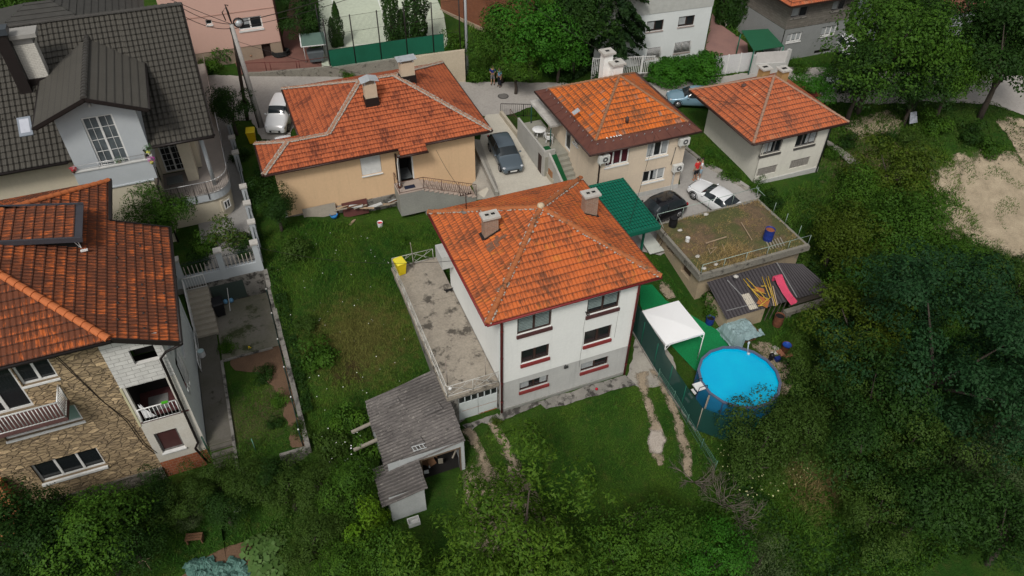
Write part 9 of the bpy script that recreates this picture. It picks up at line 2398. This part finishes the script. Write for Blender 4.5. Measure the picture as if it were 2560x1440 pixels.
tufts('verge_grass', [(-9,35.5),(10,33),(28,28),(40,30),(60,40),(60,60),(-20,60),(-20,40)], 30000, .4, .06, m_grass, 'grass and weeds across the road', 'grass', [[(-22,38),(12,36),(14,64),(-22,64)]])
def roofweeds():
 n = 9000; xx, yy = rng.uniform(fx0+.2, fx1-.2, n), rng.uniform(fy0+.15, fy1-.2, n)
 nz = np.array([mnoise.noise(V((a*.5, b*.8, 7))) for a, b in zip(xx, yy)]); pile = np.exp(-(((xx-17.2)/1.6)**2+((yy-4.0)/.9)**2)); k = rng.random(n) < (.45+nz+pile); xx, yy, pile = xx[k], yy[k], pile[k]; n = len(xx)
 hh = (.1+.4*pile)*rng.uniform(.4, 1.4, n); a = rng.uniform(0, 6.283, n); v = np.empty((n,3,3)); zb = fz+.08
 v[:,0] = np.stack([xx-np.cos(a)*.02, yy-np.sin(a)*.02, np.full(n, zb)], 1); v[:,1] = np.stack([xx+np.cos(a)*.02, yy+np.sin(a)*.02, np.full(n, zb)], 1); v[:,2] = np.stack([xx+rng.normal(0,.8,n)*hh, yy+rng.normal(0,.8,n)*hh, zb+hh], 1)
 me = bpy.data.meshes.new('dry_weeds'); me.from_pydata([tuple(q) for q in v.reshape(-1,3)], [], [(3*i,3*i+1,3*i+2) for i in range(n)]); me.materials.append(M('dry_straw', (.34,.24,.1), (.12,.13,.035), .8, .9, fine=.3)); o = bpy.data.objects.new('dry_weeds', me); col.objects.link(o); setp(o, 'dry straw and weeds growing on the flat roof soil', 'weeds', None, 'stuff')
roofweeds()
def under(name, poly, n, hmax, mat, label, size=.19, holes=(), sc=.45):
 x, y, z = scatter(poly, n, holes); nz = np.array([mnoise.noise(V((a*sc, b*sc, 2)))+.5*mnoise.noise(V((a*sc*2.7, b*sc*2.7, 5))) for a, b in zip(x, y)])
 hh = hmax*np.clip(.35+nz*.9, .03, 1.3); P = np.stack([x, y, z+hh*rng.uniform(.55, 1.05, len(x))], 1); N = np.tile(np.array([0,0,1.0]), (len(x),1))
 me = leaf_mesh(name, P, N, size, .55, mat, .6); o = bpy.data.objects.new(name, me); col.objects.link(o); setp(o, label, 'undergrowth', None, 'stuff')
under('undergrowth', [(11,-6.6),(16,-4.6),(17.5,-2.0),(22.5,-1.5),(23,3),(30,8),(33,4),(45,0),(60,-10),(50,-20),(20,-16),(9,-14),(9.4,-8)], 60000, 1.1, L_dark, 'dark leafy undergrowth of the wood on the right', .2, [[(11.5,-12),(17,-12),(17,-8),(11.5,-8)]])
under('nettles', [(8,-8),(11,-7.5),(18,-9.5),(30,-9),(34,-14),(14,-16),(5,-14)], 34000, .9, L_mid, 'green nettles and creepers along the bottom right', .14)
under('scrub', [(22.3,4),(24,9.5),(31.5,10),(33,16),(37,22),(52,24),(56,12),(45,3),(33,0)], 26000, .6, L_olive, 'low scrub around the pale earth', .15, [[tuple(q) for q in pxs((2300,490),(2350,400),(2440,375),(2530,385),(2640,400),(2760,520),(2740,700),(2580,650),(2450,610),(2340,570))]])
under('brambles', [(-10.2,-3.5),(-10.2,1.5),(-7.6,2),(-7.3,-1),(-7.9,-4.6)], 9000, .8, L_olive, 'brambles between the garden wall and the shed', .12)
under('lower_scrub', [(-19,-6),(-12,-1),(-9,-3.6),(-7.8,-5),(-3,-8),(-3,-12),(-9,-11),(-12,-6.5),(-16,-9)], 16000, .7, L_olive, 'low scrub below the garden wall and shed', .12, [[(-20,-12.5),(-7,-12.5),(-7,-4.5),(-20,-4.5)]])
under('boundary_vines', [(-10.4,3),(-10.4,14),(-9.6,14),(-9.8,3)], 4500, .9, L_dark, 'dark vines along the boundary wall', .11)
tufts('dry_grass', [tuple(q) for q in pxs((2290,500),(2340,400),(2440,370),(2530,380),(2640,400),(2600,520),(2540,660),(2450,620),(2330,580))], 9000, .16, .03, m_grass, 'sparse weeds on the pale earth clearing', 'weeds', (), .12)
# small white blossoms
def dots(name, poly, n, h0, h1, r_, mat, label, cat):
 x, y, z = scatter(poly, n); P = np.stack([x, y, z+rng.uniform(h0, h1, len(x))], 1); me = leaf_mesh(name, P, np.tile(np.array([0,0,1.0]), (len(x),1)), r_, 1.0, mat, .3, .02); o = bpy.data.objects.new(name, me); col.objects.link(o); setp(o, label, cat, None, 'stuff')
dots('wildflowers', [(-10,3),(-10,17),(-1,16.5),(-3.2,11),(-3.2,3)], 70, .15, .3, .05, m_tent, 'tiny white flowers scattered over the large lawn', 'flowers')
dots('wildflowers', [(-9.8,-2.5),(-9.8,1.5),(-7.8,1.5),(-7.8,-2.5)], 45, .7, 1.1, .07, m_tent, 'white blossoms on the brambles beside the shed', 'flowers')
dots('wildflowers', [(9.5,-7),(9.5,-10),(14,-10),(13,-7)], 130, 1.0, 2.2, .08, M('cream_blossom', (.5,.5,.25)), 'cream blossoms on the shrubs below the fence end', 'flowers')
dots('yellow_flowers', [(-12.6,8.6),(-12.6,9.1),(-12.1,9.1),(-12.1,8.6)], 22, .35, .6, .12, M('yellow_flower', (.7,.5,.01)), 'bright yellow flowers at the edge of the court', 'flowers')
# vegetables: blue-green cabbages and broad squash leaves
m_cab = M('cabbage_leaf', (.07,.16,.13), (.1,.2,.17), 6, .6)
cb = None
for i in range(34):
 px = 480+rnd.random()*135; py = 1402+rnd.random()*60+abs(px-545)*.12; p = gnd(px, py)
 if cb is None:
  P, N = [], []
  for k in range(18):
   a = k*2.4; rr = .06+.17*(k/18); P.append((rr*math.cos(a), rr*math.sin(a), .28-.12*k/18)); N.append((math.cos(a)*.7, math.sin(a)*.7, .9))
  me = leaf_mesh('cabbage', np.array(P), np.array(N), .3, .9, m_cab, .12)
 o = bpy.data.objects.new('cabbage', me); col.objects.link(o); o.location = p; o.rotation_euler = (0,0,rnd.random()*6.28); cb = o; o.scale = (rnd.uniform(.8,1.2),)*3
 setp(o, 'blue-green cabbage in the vegetable bed near the bottom edge', 'cabbage', 'cabbages in the vegetable bed')
for i, (px, py, s_) in enumerate(((640,1375,1),(655,1400,1.1),(670,1375,.9),(660,1425,1.1),(685,1365,.9),(690,1430,1))):
 P, N = [], []
 for k in range(26): a = k*2.4; rr = .1+.55*(k/26)**.6; P.append((rr*math.cos(a), rr*math.sin(a), .45-.2*k/26)); N.append((math.cos(a)*.3, math.sin(a)*.3, 1))
 if i == 0: sq_ = leaf_mesh('squash_plant', np.array(P), np.array(N), .34, .95, M('squash_leaf', (.05,.11,.02), (.09,.15,.04), 3, .7), .2)
 o = bpy.data.objects.new('squash_plant', sq_); col.objects.link(o); o.location = gnd(px, py); o.rotation_euler = (0,0,i*1.3); o.scale = (s_,)*3
 setp(o, ('topmost','second','upper right','lower left','far right','lowest')[i]+' broad-leaved squash plant right of the cabbages', 'squash plant', 'squash plants')
p = gnd(490,1352); t = thing('garden_bench', 'small dark wooden bench in the shade of the lower garden', 'bench', p, R(-15)); mb = MB()
for k in range(3): mb.box(-.4,-.2+k*.14,.4,.4,-.09+k*.14,.43)
build(mb, 'seat', m_brownwood, t, True)
for x in (-.35,.35): mb = MB(); mb.box(x-.03,-.18,0,x+.03,.2,.4); build(mb, 'leg', m_brownwood, t, True)
p = gnd(378,1440-14); mb = MB(); mb.tube([p, p+V((0,0,1.0))], .02, 5); mb.tube([p+V((-.3,0,1.0)), p+V((.3,0,1.05))], .018, 5); solo(mb, 'garden_stake', MC['pale_wood'], 'pale T-shaped stake in the lower garden', 'stake')
p = gnd(640,1128); mb = MB(); mb.tube([p, p+V((0,0,1.1))], .025, 5); solo(mb, 'garden_stake', MC['green_wire'], 'thin dark green stake in the sunken garden', 'stake')
mb = MB(); p = gnd(1490,982); mb.ball(p+V((0,0,.35)), .09, 6, 4); solo(mb, 'red_rose', m_redf, 'single red flower in the grass in front of the white house', 'flower')
for px, py, s_ in ((597,1285,.18),(1018,1395-90,.0)):
 if s_: mb = MB(); p = gnd(px, py); mb.ball(p+V((0,0,.4)), s_, 8, 5, (1.3,1,.7), .5); solo(mb, 'paper_scrap', m_tent, 'crumpled white scrap on the grass of the lower garden', 'litter')
